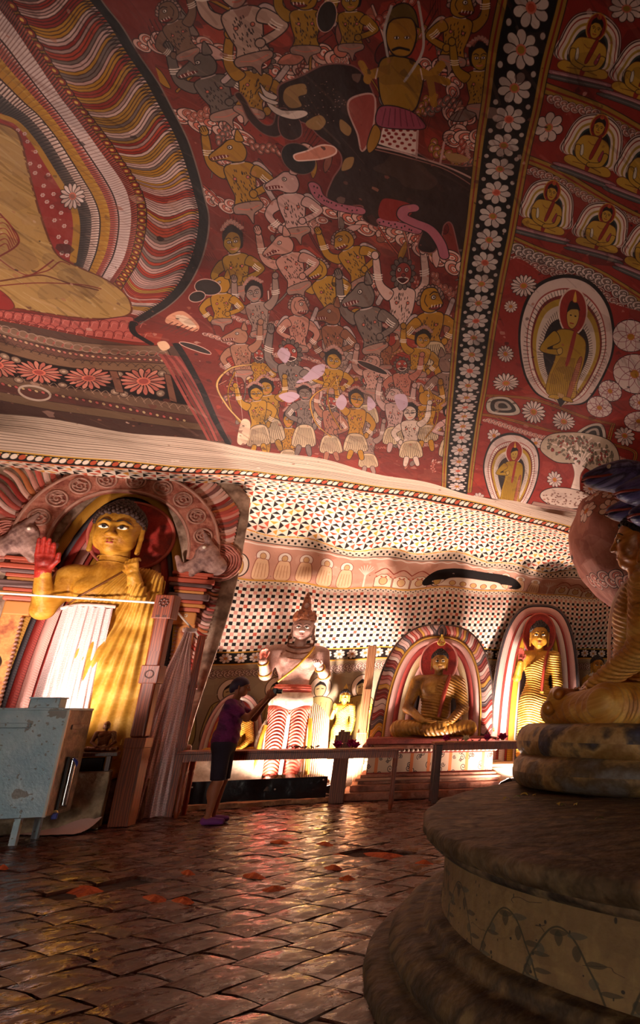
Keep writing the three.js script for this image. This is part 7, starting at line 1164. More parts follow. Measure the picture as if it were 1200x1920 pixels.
// ---------- seated statue on coiled serpent under a serpent hood ----------
{
  const o = thing('serpent_seat_statue', 'amber seated statue facing left on a coiled serpent under a blue serpent hood', 'statue', V(-.12, .70, -6.1), -1.42);
  const scale = (cols, s) => std({ map: rep(mottle(cols, 7, s, 512, 2.0), .8), roughness: .45, bumpMap: rep(roughBump, 2), bumpScale: .015, specularIntensity: .55 });
  const coilM = scale(['#7a5630', '#9c784a', '#5a4630', '#6a6058'], 3), coilM2 = scale(['#8c6638', '#b08a56', '#463a36', '#464454'], 5);
  const coil = (R, r, y, ph, m) => { const g = gridGeo(140, 24, (u, v) => { const a = u * TAU + ph, b = v * TAU, w = 1 + .03 * Math.sin(a * 3 + ph), rr = r * (1 + .04 * Math.sin(a * 5)) * (1 - .12 * Math.max(0, Math.sin(b)) * 0); const c = Math.cos(b), s = Math.sin(b), x = (R * w + rr * 1.25 * Math.sign(c) * Math.abs(c) ** .8); return { p: V(Math.cos(a) * x, y + rr * Math.sign(s) * Math.abs(s) ** .85 + .012 * Math.sin(a * 2), Math.sin(a) * x * .98), u: u * 7, v: v * 1 }; }); return part('serpent_coil', g, m, o, 'thick grey-brown serpent coil'); };
  coil(1.02, .125, .125, 0, coilM); coil(.98, .13, .345, 1, coilM2); part('coil_core', lathe([[0, .02], [1.0, .02], [1.02, .2], [.98, .42], [0, .44]], 48), coilM, o);
  const s = new THREE.Group(); s.name = 'seated_figure'; s.position.set(0, .44, .10); o.add(s);
  const T = seated(s, 1.22, { skin: M.amber, robe: M.amberRobe, hh: .40, curls: 220, hcell: .0065, period: .036, hairM: std({ color: 0x18100e, roughness: .6 }), pitch: .03, legZ: 1.55 });
  // striped robe edge hanging over the left shoulder
  part('robe_edge', (() => gridGeo(30, 6, (u, v) => { const P = [V(.30, 1.30, -.05), V(.27, 1.22, .14), V(.24, 1.02, .255), V(.21, .78, .285), V(.19, .55, .28), V(.18, .36, .29)], c = new THREE.CatmullRomCurve3(P).getPoint(u); return { p: V(c.x + (v - .5) * .13, c.y, c.z + .008 - .03 * Math.abs(v - .3) + .004 * Math.cos(v * 40)), u: u, v: v }; }))(), std({ map: canvas(64, 128, (c, W, H) => { c.fillStyle = '#a8744c'; c.fillRect(0, 0, W, H); c.fillStyle = '#7a2a1a'; for (const y of [10, 40, 84, 112]) c.fillRect(0, y, W, 7); c.fillStyle = '#c09a70'; c.fillRect(0, 60, W, 14); }), roughness: .5 }), s, 'striped robe edge');
  // serpent hood: fan of necks with heads leaning over the statue
  const vio = std({ map: rep(mottle(['#4a4478', '#6a64a4', '#343056', '#8c8cc4'], 7, 4, 256, 1.8), 2.2), roughness: .38, bumpMap: rep(roughBump, 6), bumpScale: .008, specularIntensity: .6 }), dark = std({ map: rep(dataTex(128, 128, (u, v) => { const r = Math.floor(v * 16), x = (u * 16 + (r % 2) * .5) % 1, y = (v * 16) % 1, d = Math.hypot(x - .5, (y - .5)); const e = d > .42 ? .5 : 1; return [.17 * e, .13 * e, .2 * e]; }), 5), roughness: .5 }), stripe = std({ color: 0x9c3424, roughness: .5 }), yel = std({ color: 0xb0823c, roughness: .5 });
  const hood = new THREE.Group(); hood.name = 'serpent_hood'; o.add(hood);
  const fan5 = [[0, 2.68, .46], [-.36, 2.48, .08], [.36, 2.44, .04], [-.62, 2.18, -.08], [.62, 2.16, -.1]];
  fan5.forEach(([x, y, z], i) => {
    const C = new Clay(), q = qEul(0, x * .5, 0); C.chain([V(x * .3, .5, -.5), V(x * .75, 1.5, -.52), V(x * 1.05, y - .42, -.42), V(x, y - .08, -.1), V(x, y, z * .35)], [.16, .2, .24, .19, .15], .1); C.ell(V(x, y, z * .62), V(.15, .12, .24), .1, q); C.ell(V(x, y - .045, z * .62 + .12), V(.12, .09, .2), .06, q);
    const nk = part('serpent_neck', C.mesh(.02, (d, X, Y, Z) => Z > z * .28 && Y > y - .3 ? d + .5 : d), dark, hood, 'dark scaled serpent neck');
    const Hd = new Clay(); Hd.cap(V(x, y, z * .25), V(x, y, z * .5), .155, .16, .06); Hd.ell(V(x, y + .01, z * .66), V(.165, .13, .25), .1, q); Hd.ell(V(x, y - .03, z * .66 + .15), V(.13, .095, .2), .06, q); Hd.cut(V(x, y - .045, z * .66 + .34), V(.2, .012, .2), .015); for (const sg of [-1, 1]) Hd.ell(V(x + sg * .125, y + .045, z * .66 + .08), V(.045, .045, .06), .03);
    const h = part('serpent_head', Hd.mesh(.013), vio, hood, 'blue-violet serpent head'); for (const sg of [-1, 1]) { part('eye', ball(.026, x + sg * .155, y + .045, z * .66 + .1, .6, 1, 1.2), M.eyeWhite, h); part('mouth_line', tube([V(x + sg * .15, y - .02, z * .66 + .06), V(x + sg * .142, y - .04, z * .66 + .16), V(x + sg * .1, y - .048, z * .66 + .29), V(x + sg * .02, y - .05, z * .66 + .345)], .012, 14, 6), stripe, h); }
    const rings = []; for (let k = 0; k < 4; k++) { const t = k / 4; rings.push((() => { const g = new THREE.TorusGeometry(.175 + .012 * k, .017, 6, 24, Math.PI * 1.1); g.rotateZ(-Math.PI * 1.05); g.rotateX(.25 + t * .5); g.translate(x * 1.02, y - .1 - t * .2, .03 - t * .1); return g; })()); } part('throat_band', join(rings), i % 2 ? yel : stripe, nk, 'red and yellow throat bands');
  });
  const C = new Clay(); C.ell(V(0, 1.9, -.52), V(.62, .85, .09), .1); part('hood_web', C.mesh(.03), dark, hood);
}
// ---------- furniture and small things ----------
const woodRed = std({ map: rep(woodTex('#561d0a', '#8c3610', '#aa4c1a'), 5, 1.2), roughness: .45, clearcoat: .12, clearcoatRoughness: .35, bumpMap: rep(fineBump, 6, 1), bumpScale: .002 }), woodDark = std({ map: rep(woodTex('#2c120c', '#4a2014', '#5e2c1c'), 5, 1), roughness: .45 }), woodPale = std({ map: rep(woodTex('#7a4a2a', '#a06a40', '#b8845a'), 5, 1), roughness: .6 });
const turned = (h) => lathe([[0, 0], [.026, 0], [.03, .05], [.036, .09], [.026, .12], [.034, .15], [.03, .2], [.027, .32], [.031, h - .2], [.036, h - .16], [.027, h - .13], [.037, h - .10], [.037, h], [0, h]], 16);
{
  const o = thing('long_table', 'long red-brown wooden offering table with turned legs before the crowned statue', 'table', V(-4.99, 0, -9.86), rad(20.1)), L = 2.72, D = .46;
  part('tabletop', bx(L, .035, D, 0, .775, 0, 0, .008), woodRed, o); part('apron', join([bx(L - .16, .085, .025, 0, .715, D / 2 - .05), bx(L - .16, .085, .025, 0, .715, -D / 2 + .05), bx(.025, .085, D - .1, -L / 2 + .09, .715, 0), bx(.025, .085, D - .1, L / 2 - .09, .715, 0)]), woodRed, o);
  for (const x of [-1, 1]) for (const z of [-1, 1]) { const l = part('leg', turned(.66), woodRed, o); l.position.set(x * (L / 2 - .11), 0, z * (D / 2 - .06)); part('leg_block', bx(.07, .1, .07, 0, .71, 0, 0, .005), woodRed, l); }
}
{
  const o = thing('side_table', 'shorter dark red wooden offering table before the seated statue', 'table', V(-2.82, 0, -11.23), rad(24)), L = 1.5, D = .48;
  part('tabletop', bx(L, .035, D, 0, .83, 0, 0, .008), woodRed, o); part('apron', join([bx(L - .1, .08, .025, 0, .77, D / 2 - .05), bx(L - .1, .08, .025, 0, .77, -D / 2 + .05), bx(.025, .08, D - .1, -L / 2 + .06, .77, 0), bx(.025, .08, D - .1, L / 2 - .06, .77, 0)]), woodRed, o);
  for (const x of [-1, 1]) for (const z of [-1, 1]) part('leg', bx(.085, .81, .085, x * (L / 2 - .075), .405, z * (D / 2 - .065), 0, .006), woodDark, o);
}
// lotus blooms and scattered petals on the two tables
function bloom(pos, k, mat, label, open = 1) {
  const o = thing('flower', label, 'flower', pos, pos.x * 7, 'offered blooms on the tables'), R = rng(pos.x * 1000 | 0);
  for (let r = 0; r < 2; r++) for (let i = 0; i < 6; i++) { const a = i / 6 * TAU + r * .5, tilt = (r ? .45 : .95) * open; const g = gridGeo(6, 4, (u, v) => { const w = .03 * Math.sin(Math.PI * (.08 + .9 * u)) * (v - .5) * 2, l = u * .075, b = tilt * (.35 + .65 * u); return { p: V(w, l * Math.cos(b) + .004, l * Math.sin(b) + .012 * (v - .5) ** 2), u, v }; }); g.scale(k, k, k); g.rotateY(a + R() * .2); part('petal', g, mat, o); }
  part('centre', ball(.014 * k, 0, .018 * k, 0), std({ color: 0xc9a23a, roughness: .7 }), o);
}
const magenta = std({ color: 0xb01c5c, roughness: .5, side: THREE.DoubleSide }), cream = std({ color: 0xd8c8a4, roughness: .5, side: THREE.DoubleSide }), purpleF = std({ color: 0x7a1c5a, roughness: .5, side: THREE.DoubleSide });
const TL = (x, z) => V(-4.99 + x * Math.cos(rad(20.1)) + z * Math.sin(rad(20.1)), .793, -9.86 - x * Math.sin(rad(20.1)) + z * Math.cos(rad(20.1))), TR = (x, z) => V(-2.82 + x * Math.cos(rad(24)) + z * Math.sin(rad(24)), .848, -11.23 - x * Math.sin(rad(24)) + z * Math.cos(rad(24)));
bloom(TL(.48, .02), 1.5, magenta, 'magenta bloom on the long table, nearest the dark petals'); bloom(TL(.66, .0), 1.7, magenta, 'larger magenta bloom on the long table before the short stake'); bloom(TL(.72, .08), 1.3, magenta, 'small magenta bloom at the front edge beside the larger one');
bloom(TR(-.56, .0), 1.4, magenta, 'magenta bloom at the left end of the shorter table'); bloom(TR(-.27, .02), 1.3, cream, 'cream bloom on the shorter table'); bloom(TR(.05, .05), 1.5, magenta, 'wide magenta bloom on the shorter table right of the cream one'); bloom(TR(.30, .0), 1.7, magenta, 'rightmost and largest magenta bloom on the shorter table');
{
  const R = rng(12), mats = [std({ color: 0x4a1820, roughness: .7 }), std({ color: 0x5c2430, roughness: .7 }), std({ color: 0x6a4a22, roughness: .7 })];
  const pet = (p, i, lab, grp) => { const g = gridGeo(6, 4, (u, v) => ({ p: V((u - .5) * .09, .02 + .016 * Math.cos((u - .5) * 4) + .014 * Math.sin(v * 3 + i), (v - .5) * .05 * Math.sin(Math.PI * (.1 + .85 * u))), u, v })); const m = solo('wilted_petal', g, mats[i % 3], lab, 'petal', grp); m.position.copy(p); m.rotation.y = R() * 6; };
  for (let i = 0; i < 9; i++) pet(TL(-.13 + i * .055 + R() * .03 + (i > 6 ? .62 : 0), (R() - .4) * .16), i, (i > 6 ? 'dark wilted petal on the long table, right of the magenta blooms' : 'dark wilted petal on the long table, left of the magenta blooms'), 'wilted petals on the long table');
  for (let i = 0; i < 8; i++) pet(TR(-.5 + i * .11, (R() - .5) * .2), i, 'dark wilted petal lying on the shorter table', 'wilted petals on the shorter table');
}
// low black panel hiding a lamp
{
  const o = thing('screen_panel', 'low black sheet panel standing before the crowned statue', 'panel', HF(1.13, 0, -1.56), TH); part('sheet', bx(1.78, .32, .012, 0, .19, 0, 0, .004), std({ color: 0x0c0c14, roughness: .3, bumpMap: rep(roughBump, 1, 1), bumpScale: .02, specularIntensity: .7 }), o); part('foot_rail', bx(1.8, .03, .06, 0, .015, -.02), std({ color: 0x6a4630, roughness: .7 }), o); part('bolt', join([[-.82, .28], [.83, .3], [.2, .2]].map(([x, y]) => ball(.012, x, y, .008))), std({ color: 0xb8b8b8, metalness: .9, roughness: .3 }), o);
  const k = thing('stone_kerb', 'rough stone kerb along the foot of the black panel', 'kerb', HF(1.25, 0, -1.42), TH); const g = new THREE.BoxGeometry(1.9, .06, .16, 40, 2, 4), p = g.attributes.position; for (let i = 0; i < p.count; i++) p.setXYZ(i, p.getX(i), p.getY(i) + .03 + (NZ.fbm(p.getX(i) * 4, p.getZ(i) * 9, 3) - .5) * .04, p.getZ(i) + (NZ2.fbm(p.getX(i) * 3, p.getY(i) * 9, 2) - .5) * .05); g.computeVertexNormals(); part('stone', boxUV(g), std({ map: rep(mottle(['#7a5238', '#9c7450', '#5a3a28'], 6, 2), 1.5), roughness: .85 }), k);
}
// wooden posts
{
  const o = thing('carved_post', 'dark carved wooden post holding the curtain rail beside the blue box', 'post', V(-6.32, 0, -8.66), .2), red = std({ map: rep(woodTex('#54200f', '#7a3418', '#8c4220'), 4, 1), roughness: .45 });
  part('shaft', join([bx(.21, .98, .19, 0, .49, 0, 0, .012), bx(.165, .66, .15, 0, 1.31, 0, 0, .03), bx(.165, .72, .15, 0, 2.13, 0, 0, .03)]), red, o); part('block', bx(.21, .22, .17, 0, 1.72, 0, 0, .012), red, o); part('head_block', bx(.22, .3, .18, 0, 2.55, 0, 0, .012), red, o); part('base_block', bx(.225, .12, .2, 0, .92, 0, 0, .012), red, o);
  const ros = (y) => join([...Array.from({ length: 8 }, (_, i) => ball(.018, Math.cos(i * .785) * .045, y + Math.sin(i * .785) * .045, .09, 1, 1, .5, 7)), ball(.018, 0, y, .092, 1, 1, .5, 7)]); part('carved_rosette', ros(2.6), woodDark, o); const ring = new THREE.TorusGeometry(.045, .012, 6, 24); ring.translate(0, 1.72, .08); part('carved_ring', ring, woodDark, o); part('carved_leaf', join([bx(.05, .03, .01, -.04, 2.43, .086), bx(.05, .03, .01, .04, 2.43, .086)]), woodDark, o);
  const t = thing('tall_post', 'tall plain wooden post behind the right end of the long table', 'post', V(-4.93, 0, -11.72), .35); part('shaft', bx(.13, 2.36, .11, 0, 1.18, 0, 0, .006), woodPale, t); part('block', bx(.16, .5, .13, 0, .72, .01, 0, .008), woodPale, t); part('batten', bx(.1, .7, .03, .01, 1.3, .07, 0, .005), woodPale, t);
  const s = thing('short_stake', 'short notched wooden stake standing behind the long table', 'post', V(-4.80, 0, -10.78), .3); part('shaft', bx(.2, .84, .09, 0, .42, 0, 0, .006), std({ map: rep(woodTex('#4c2414', '#74402a', '#8a5438'), 4, 1), roughness: .6 }), s); part('notched_head', join([bx(.24, .14, .1, 0, .88, 0, 0, .006), bx(.16, .05, .08, 0, .975, 0, 0, .004), bx(.05, .03, .06, -.03, 1.01, 0)]), std({ map: rep(woodTex('#4c2414', '#74402a', '#8a5438'), 3, 1), roughness: .6 }), s);
  const q = thing('corner_post', 'red-brown wooden post at the right end of the lace curtain', 'post', HF(.10, 0, -.83), TH); part('shaft', bx(.09, 2.28, .09, 0, 1.14, 0, 0, .006), woodRed, q); part('collar', join([bx(.12, .05, .12, 0, .86, 0), bx(.12, .05, .12, 0, 1.6, 0)]), woodRed, q);
}
// curtain rail, lace curtain, lace cloth on the statue
const lace = (r, t) => std({ map: rep(dataTex(128, 128, (u, v) => { const n = NZ.fbm(u * 10, v * 10, 3, 10), p = Math.abs(Math.sin(u * 25 + 3 * NZ(u * 6, v * 6, 6)) * Math.sin(v * 25 + 3 * NZ2(u * 6, v * 6, 6))), k = p > .55 ? .96 : .86 - .06 * n; return [k, k * .88, k * .87]; }), r), roughness: .85, side: THREE.DoubleSide, transmission: t, thickness: 0, ior: 1.02 });
{
  const A = V(-6.3, 2.60, -8.66), B = V(-8.9, 2.66, -7.75), o = thing('curtain_rail', 'thin white rail running left from the carved post', 'rail', A); part('rod', bar(V(0, 0, 0), B.clone().sub(A), .013, 10), std({ color: 0xe8e4dc, roughness: .35 }), o); part('ring', (() => { const g = new THREE.TorusGeometry(.018, .005, 6, 16); g.translate(-.1, .003, .035); return g; })(), std({ color: 0xb0a89c, metalness: .8, roughness: .3 }), o);
  const C = HF(.06, 2.27, -.75), d = thing('curtain_rail', 'short sloping rail between the carved post and the corner post', 'rail', V(-6.26, 2.52, -8.76)); part('rod', bar(V(0, 0, 0), C.clone().sub(d.position), .012, 10), std({ color: 0xd8cfc2, roughness: .35 }), d); part('ring', (() => { const g = new THREE.TorusGeometry(.018, .005, 6, 16); g.translate(.1, -.05, -.05); return g; })(), std({ color: 0xb0a89c, metalness: .8, roughness: .3 }), d);
  const P0 = HF(-.16, 0, -.42), P1 = HF(.07, 0, -.78), o2 = thing('lace_curtain', 'sheer white-pink lace curtain hanging right of the carved post', 'curtain', V(0, 0, 0));
  part('hanging', gridGeo(90, 40, (u, v) => { const h = lerp(.02, 2.36 - u * .08, v), w = .35 + .65 * sstep(1 - v, 0, .35) + .25 * (1 - v), q = lerp(.5, u, w), x = lerp(P0.x, P1.x, q) - .28 * (1 - v) * (1 - u), z = lerp(P0.z, P1.z, q) + .0 * v, k = (.03 * Math.sin(u * 27 + 2.5 * Math.sin(v * 3 + u * 3)) + .02 * Math.sin(u * 49 + 2 * Math.sin(v * 2)) + .05 * (NZ.fbm(u * 4, v * 4, 3) - .5)) * (.45 + .55 * (1 - v)); return { p: V(x + k * .55, h, z + k), u: u * 1.4, v: v * 2.3 }; }), lace(4, .12), o2); part('tie', bx(.16, .06, .1, (P0.x + P1.x) / 2, 2.32, (P0.z + P1.z) / 2, TH, .02), std({ color: 0xdcc0b4, roughness: .9 }), o2); o2.position.set(0, 0, 0);
  const F0 = HF(-1.0, .5, -.78), cl = thing('lace_cloth', 'pink-white lace cloth tied round the waist of the large niche statue', 'cloth', F0, TH - .04);
  part('hanging', gridGeo(80, 36, (u, v) => { const y = lerp(.45, 2.03, v), x = lerp(-.37, .13, u) * (1 + .16 * (1 - v)) - .03 * (1 - v), k = (.014 * Math.cos(u * 31 + 2.2 * Math.sin(v * 3 + u * 4)) + .012 * Math.cos(u * 57 + 3 * Math.sin(v * 2.1)) + .03 * (NZ.fbm(u * 5, v * 4, 3) - .5)) * (1.2 - .7 * v), z = .255 + .06 * Math.cos((u - .55) * 2.2) - (u < .15 ? (.15 - u) * .7 : 0) + .02 * (1 - v); return { p: V(x + k * .5, y + .012 * Math.sin(u * 26) * v, z + k), u: u * .9, v: v * 1.6 }; }), lace(5, .18), cl); part('gathered_top', tube([V(-.38, 2.0, .2), V(-.22, 2.04, .28), V(-.02, 2.05, .30), V(.15, 2.05, .28)], .022, 30, 8), std({ color: 0xd8b8ac, roughness: .9 }), cl);
}
// altar before the niche, with offerings
{
  const o = thing('stone_altar', 'plastered altar block with dark wooden top behind the blue box', 'altar', HF(-1.47, 0, -.2), TH), st = std({ map: rep(mottle(['#7c6a54', '#a08c70', '#5c4c3a'], 5, 3, 256, 2), 1), roughness: .9, bumpMap: rep(roughBump, 2), bumpScale: .02 });
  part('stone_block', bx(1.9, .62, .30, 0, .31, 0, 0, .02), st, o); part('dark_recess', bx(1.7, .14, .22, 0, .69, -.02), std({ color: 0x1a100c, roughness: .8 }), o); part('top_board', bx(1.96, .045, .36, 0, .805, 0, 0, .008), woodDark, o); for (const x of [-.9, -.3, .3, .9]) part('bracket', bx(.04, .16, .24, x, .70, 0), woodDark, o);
  const b = thing('seated_statue', 'tiny bronze seated statue on the altar behind the carved post', 'statue', HF(-.66, .83, -.2), TH); const bz = std({ color: 0x7a4a2a, roughness: .35, metalness: .3 }); seated(b, .22, { skin: bz, robe: bz, hairM: bz, curls: 20, hcell: .012 });
  const R = rng(3); for (let i = 0; i < 3; i++) { const f = thing('flower', ['green lotus bud lying on the dark altar top', 'pale flower head lying on the dark altar top', 'folded green leaf lying on the dark altar top'][i], 'flower', HF(-.86 - i * .06, .83, -.12 + i * .02), i * 2, 'offerings on the altar'); const gm = std({ color: [0x6a8040, 0xc9c2a0, 0x5a7038][i], roughness: .6 }); for (let k = 0; k < 5; k++) { const g = ball(.035, 0, .03, 0, .6, .5, 1.5, 8); g.translate(0, 0, .03); g.rotateX(-.4); g.rotateY(k * 1.26 + R()); part('petal', g, gm, f); } }
}
// pale blue steel donation box
{
  const o = thing('donation_box', 'pale blue painted steel donation box on legs at the left edge', 'box', V(-6.86, 0, -7.50), .34), w = 1.16, d = .56;
  const blue = std({ map: rep(dataTex(256, 256, (u, v) => { const n = NZ.fbm(u * 7, v * 7, 5, 7), s = NZ2.fbm(u * 34, v * 34, 3, 34), c = mixc(hex('#93b0c0'), hex('#bccdd2'), clamp((n - .3) * 1.8, 0, 1)); return s > .74 || n > .72 ? mixc(c, hex('#6a5648'), .55) : c; }), .9), roughness: .45, metalness: .25, bumpMap: rep(fineBump, 3), bumpScale: .003 }), steel = std({ map: rep(mottle(['#544842', '#7a6a60', '#3a322e'], 7, 4, 256, 2), 1.2), roughness: .5, metalness: .4, bumpMap: rep(fineBump, 3), bumpScale: .004 });
  part('front_panel', bx(w, 1.03, .03, 0, .775, d / 2, 0, .008), blue, o, 'pale blue front'); for (const s of [-1, 1]) part('side_panel', bx(.03, 1.03, d, s * w / 2, .775, 0, 0, .008), steel, o, 'rusty brown-grey side'); part('back_panel', bx(w, 1.03, .02, 0, .775, -d / 2), steel, o); part('lid', bx(w + .03, .025, d + .03, 0, 1.30, 0, 0, .006), blue, o); part('bottom', bx(w, .02, d, 0, .265, 0), steel, o);
  part('coin_slot_hood', join([bx(.26, .10, .16, .30, 1.36, .05, 0, .01), bx(.28, .015, .18, .30, 1.415, .05, 0, .004)]), blue, o); part('grip_strip', bx(.7, .05, .03, -.05, 1.14, d / 2 + .025, 0, .01), blue, o); part('hinge_strap', bx(.012, .05, .34, w / 2 + .02, 1.12, .0, 0, .004), steel, o); part('corner_strip', join([-1, 1].map((s) => bx(.03, 1.04, .03, s * w / 2, .775, d / 2, 0, .008))), std({ color: 0xb8b4ac, roughness: .35, metalness: .5 }), o);
  for (const x of [-1, 1]) for (const z of [-1, 1]) part('leg', join([bx(.05, .27, .012, x * (w / 2 - .22), .135, z * (d / 2 - .06) + .02), bx(.012, .27, .05, x * (w / 2 - .22) + .022, .135, z * (d / 2 - .06))]), blue, o);
  const lk = part('lock_frame', join([bx(.02, .5, .02, w / 2 + .03, .56, .09), bx(.02, .5, .02, w / 2 + .03, .56, -.09), bx(.02, .02, .2, w / 2 + .03, .81, 0), bx(.02, .02, .2, w / 2 + .03, .31, 0)]), std({ color: 0x2a2422, roughness: .5, metalness: .5 }), o); part('lock_rod', bar(V(w / 2 + .045, .34, .02), V(w / 2 + .045, .80, .02), .03, 14), std({ color: 0xc8c8c4, roughness: .2, metalness: .9 }), lk); part('blue_cord', tube([V(w / 2 + .05, .8, .05), V(w / 2 + .08, .76, .02), V(w / 2 + .06, .72, -.02)], .014, 14, 6), std({ color: 0x2a3c9c, roughness: .6 }), lk);
  const key = part('padlock', bx(.05, .06, .03, w / 2 + .03, .25, .12, 0, .008), std({ color: 0x24308c, roughness: .4 }), o); part('shackle', (() => { const g = new THREE.TorusGeometry(.02, .006, 6, 14, Math.PI); g.translate(w / 2 + .03, .28, .12); return g; })(), std({ color: 0xd8c070, metalness: .9, roughness: .3 }), key);
}
// cloth lying under the box, grey lamp head at the left edge
{
  const m = solo('floor_cloth', gridGeo(30, 12, (u, v) => ({ p: V(lerp(-7.5, -6.35, u), .012 + .03 * Math.abs(Math.sin(u * 17 + v * 2)) * (1 - v) + .1 * (1 - v) ** 3, lerp(-8.35, -8.0, v) + .03 * Math.sin(u * 11)), u: u * 1.2, v: v * .4 })), std({ color: 0xc8a49c, roughness: .9, side: THREE.DoubleSide }), 'pinkish cloth crumpled on the floor behind the blue box', 'cloth');
  const o = thing('spot_lamp', 'dark grey rounded spot lamp on a stand jutting in at the left edge', 'lamp', V(-6.50, 0, -6.62), 0), gm = std({ color: 0x4a4446, roughness: .35, metalness: .4 }), hp = V(.02, 1.70, 0), aim = HF(-.85, 2.75, -.95).sub(o.position).sub(hp), dir = aim.clone().normalize(), qn = new THREE.Quaternion().setFromUnitVectors(V(0, 1, 0), dir);
  const put = (g) => g.applyQuaternion(qn).translate(hp.x, hp.y, hp.z); part('lamp_head', put(lathe([[0, -.2], [.05, -.19], [.085, -.16], [.105, -.1], [.11, 0], [.11, .1], [.1, .1], [.095, .02], [0, .02]], 28)), gm, o); part('lens', put(lathe([[0, .06], [.098, .06]], 24)), std({ color: 0xffffff, emissive: 0xffe2d4, emissiveIntensity: 6, roughness: .3 }), o); part('stand', bar(V(.02, 0, 0), V(.02, 1.6, 0), .016, 10), gm, o); part('foot', lathe([[0, .02], [.14, .02], [.15, 0], [0, 0]], 24).translate(.02, 0, 0), gm, o);
  const L = new THREE.SpotLight(0xffe2d4, 27, 0, rad(46), .8, 2); L.position.copy(hp).addScaledVector(dir, .13); L.castShadow = true; L.shadow.radius = 4; L.shadow.mapSize.set(1024, 1024); o.add(L); const t = new THREE.Object3D(); t.name = 'aim'; t.position.copy(hp).add(aim); o.add(t); L.target = t;
}
// rock bulge hanging at the right, painted
{
  const t = canvas(512, 512, (c, W, H) => { pc = c; PR = rng(41); c.fillStyle = '#965c4c'; c.fillRect(0, 0, W, H); speck([0, W, 0, H], 120, ['#a86e5e', '#7c4638', '#b8887a'], 8, 50); for (let k = 0; k < 9; k++) F([1, 0, 0, 1, 60 + (k % 3) * 75 + 20 * (k > 4), 60 + (k / 3 | 0) * 66], rosette, 34, 30, 7, ['#cdb4a4'], k, '#b8742a'); for (let i = 0; i < 14; i++) ln('#c9a898', 3, [300, 240, 330 + i * 8, 200 - i * 6, 340 + i * 12, 120 - i * 3]); clouds([20, 400, 150, 380, 300, 420, 490, 390], 50); clouds([300, 300, 400, 330, 500, 290], 40); F([1, 0, 0, 1, 420, 80], meditator, .9); });
  const g = new THREE.SphereGeometry(1, 48, 32), p = g.attributes.position; for (let i = 0; i < p.count; i++) { const x = p.getX(i), y = p.getY(i), z = p.getZ(i), n = 1 + .3 * (NZ.fbm(x * 1.6 + 5, y * 1.6 + z + 5, 3) - .5); p.setXYZ(i, x * .98 * n, y * .95 * n, z * .9 * n); } g.computeVertexNormals();
  const m = part('hanging_rock', g, std({ map: rep(t, 2, 1), roughness: .8, bumpMap: rep(roughBump, 4, 2), bumpScale: .04 }), ceiling, 'painted rock bulge hanging from the ceiling'); m.position.set(-.6, 3.92, -11.0); m.rotation.y = .4; t.wrapS = t.wrapT = THREE.RepeatWrapping;
}
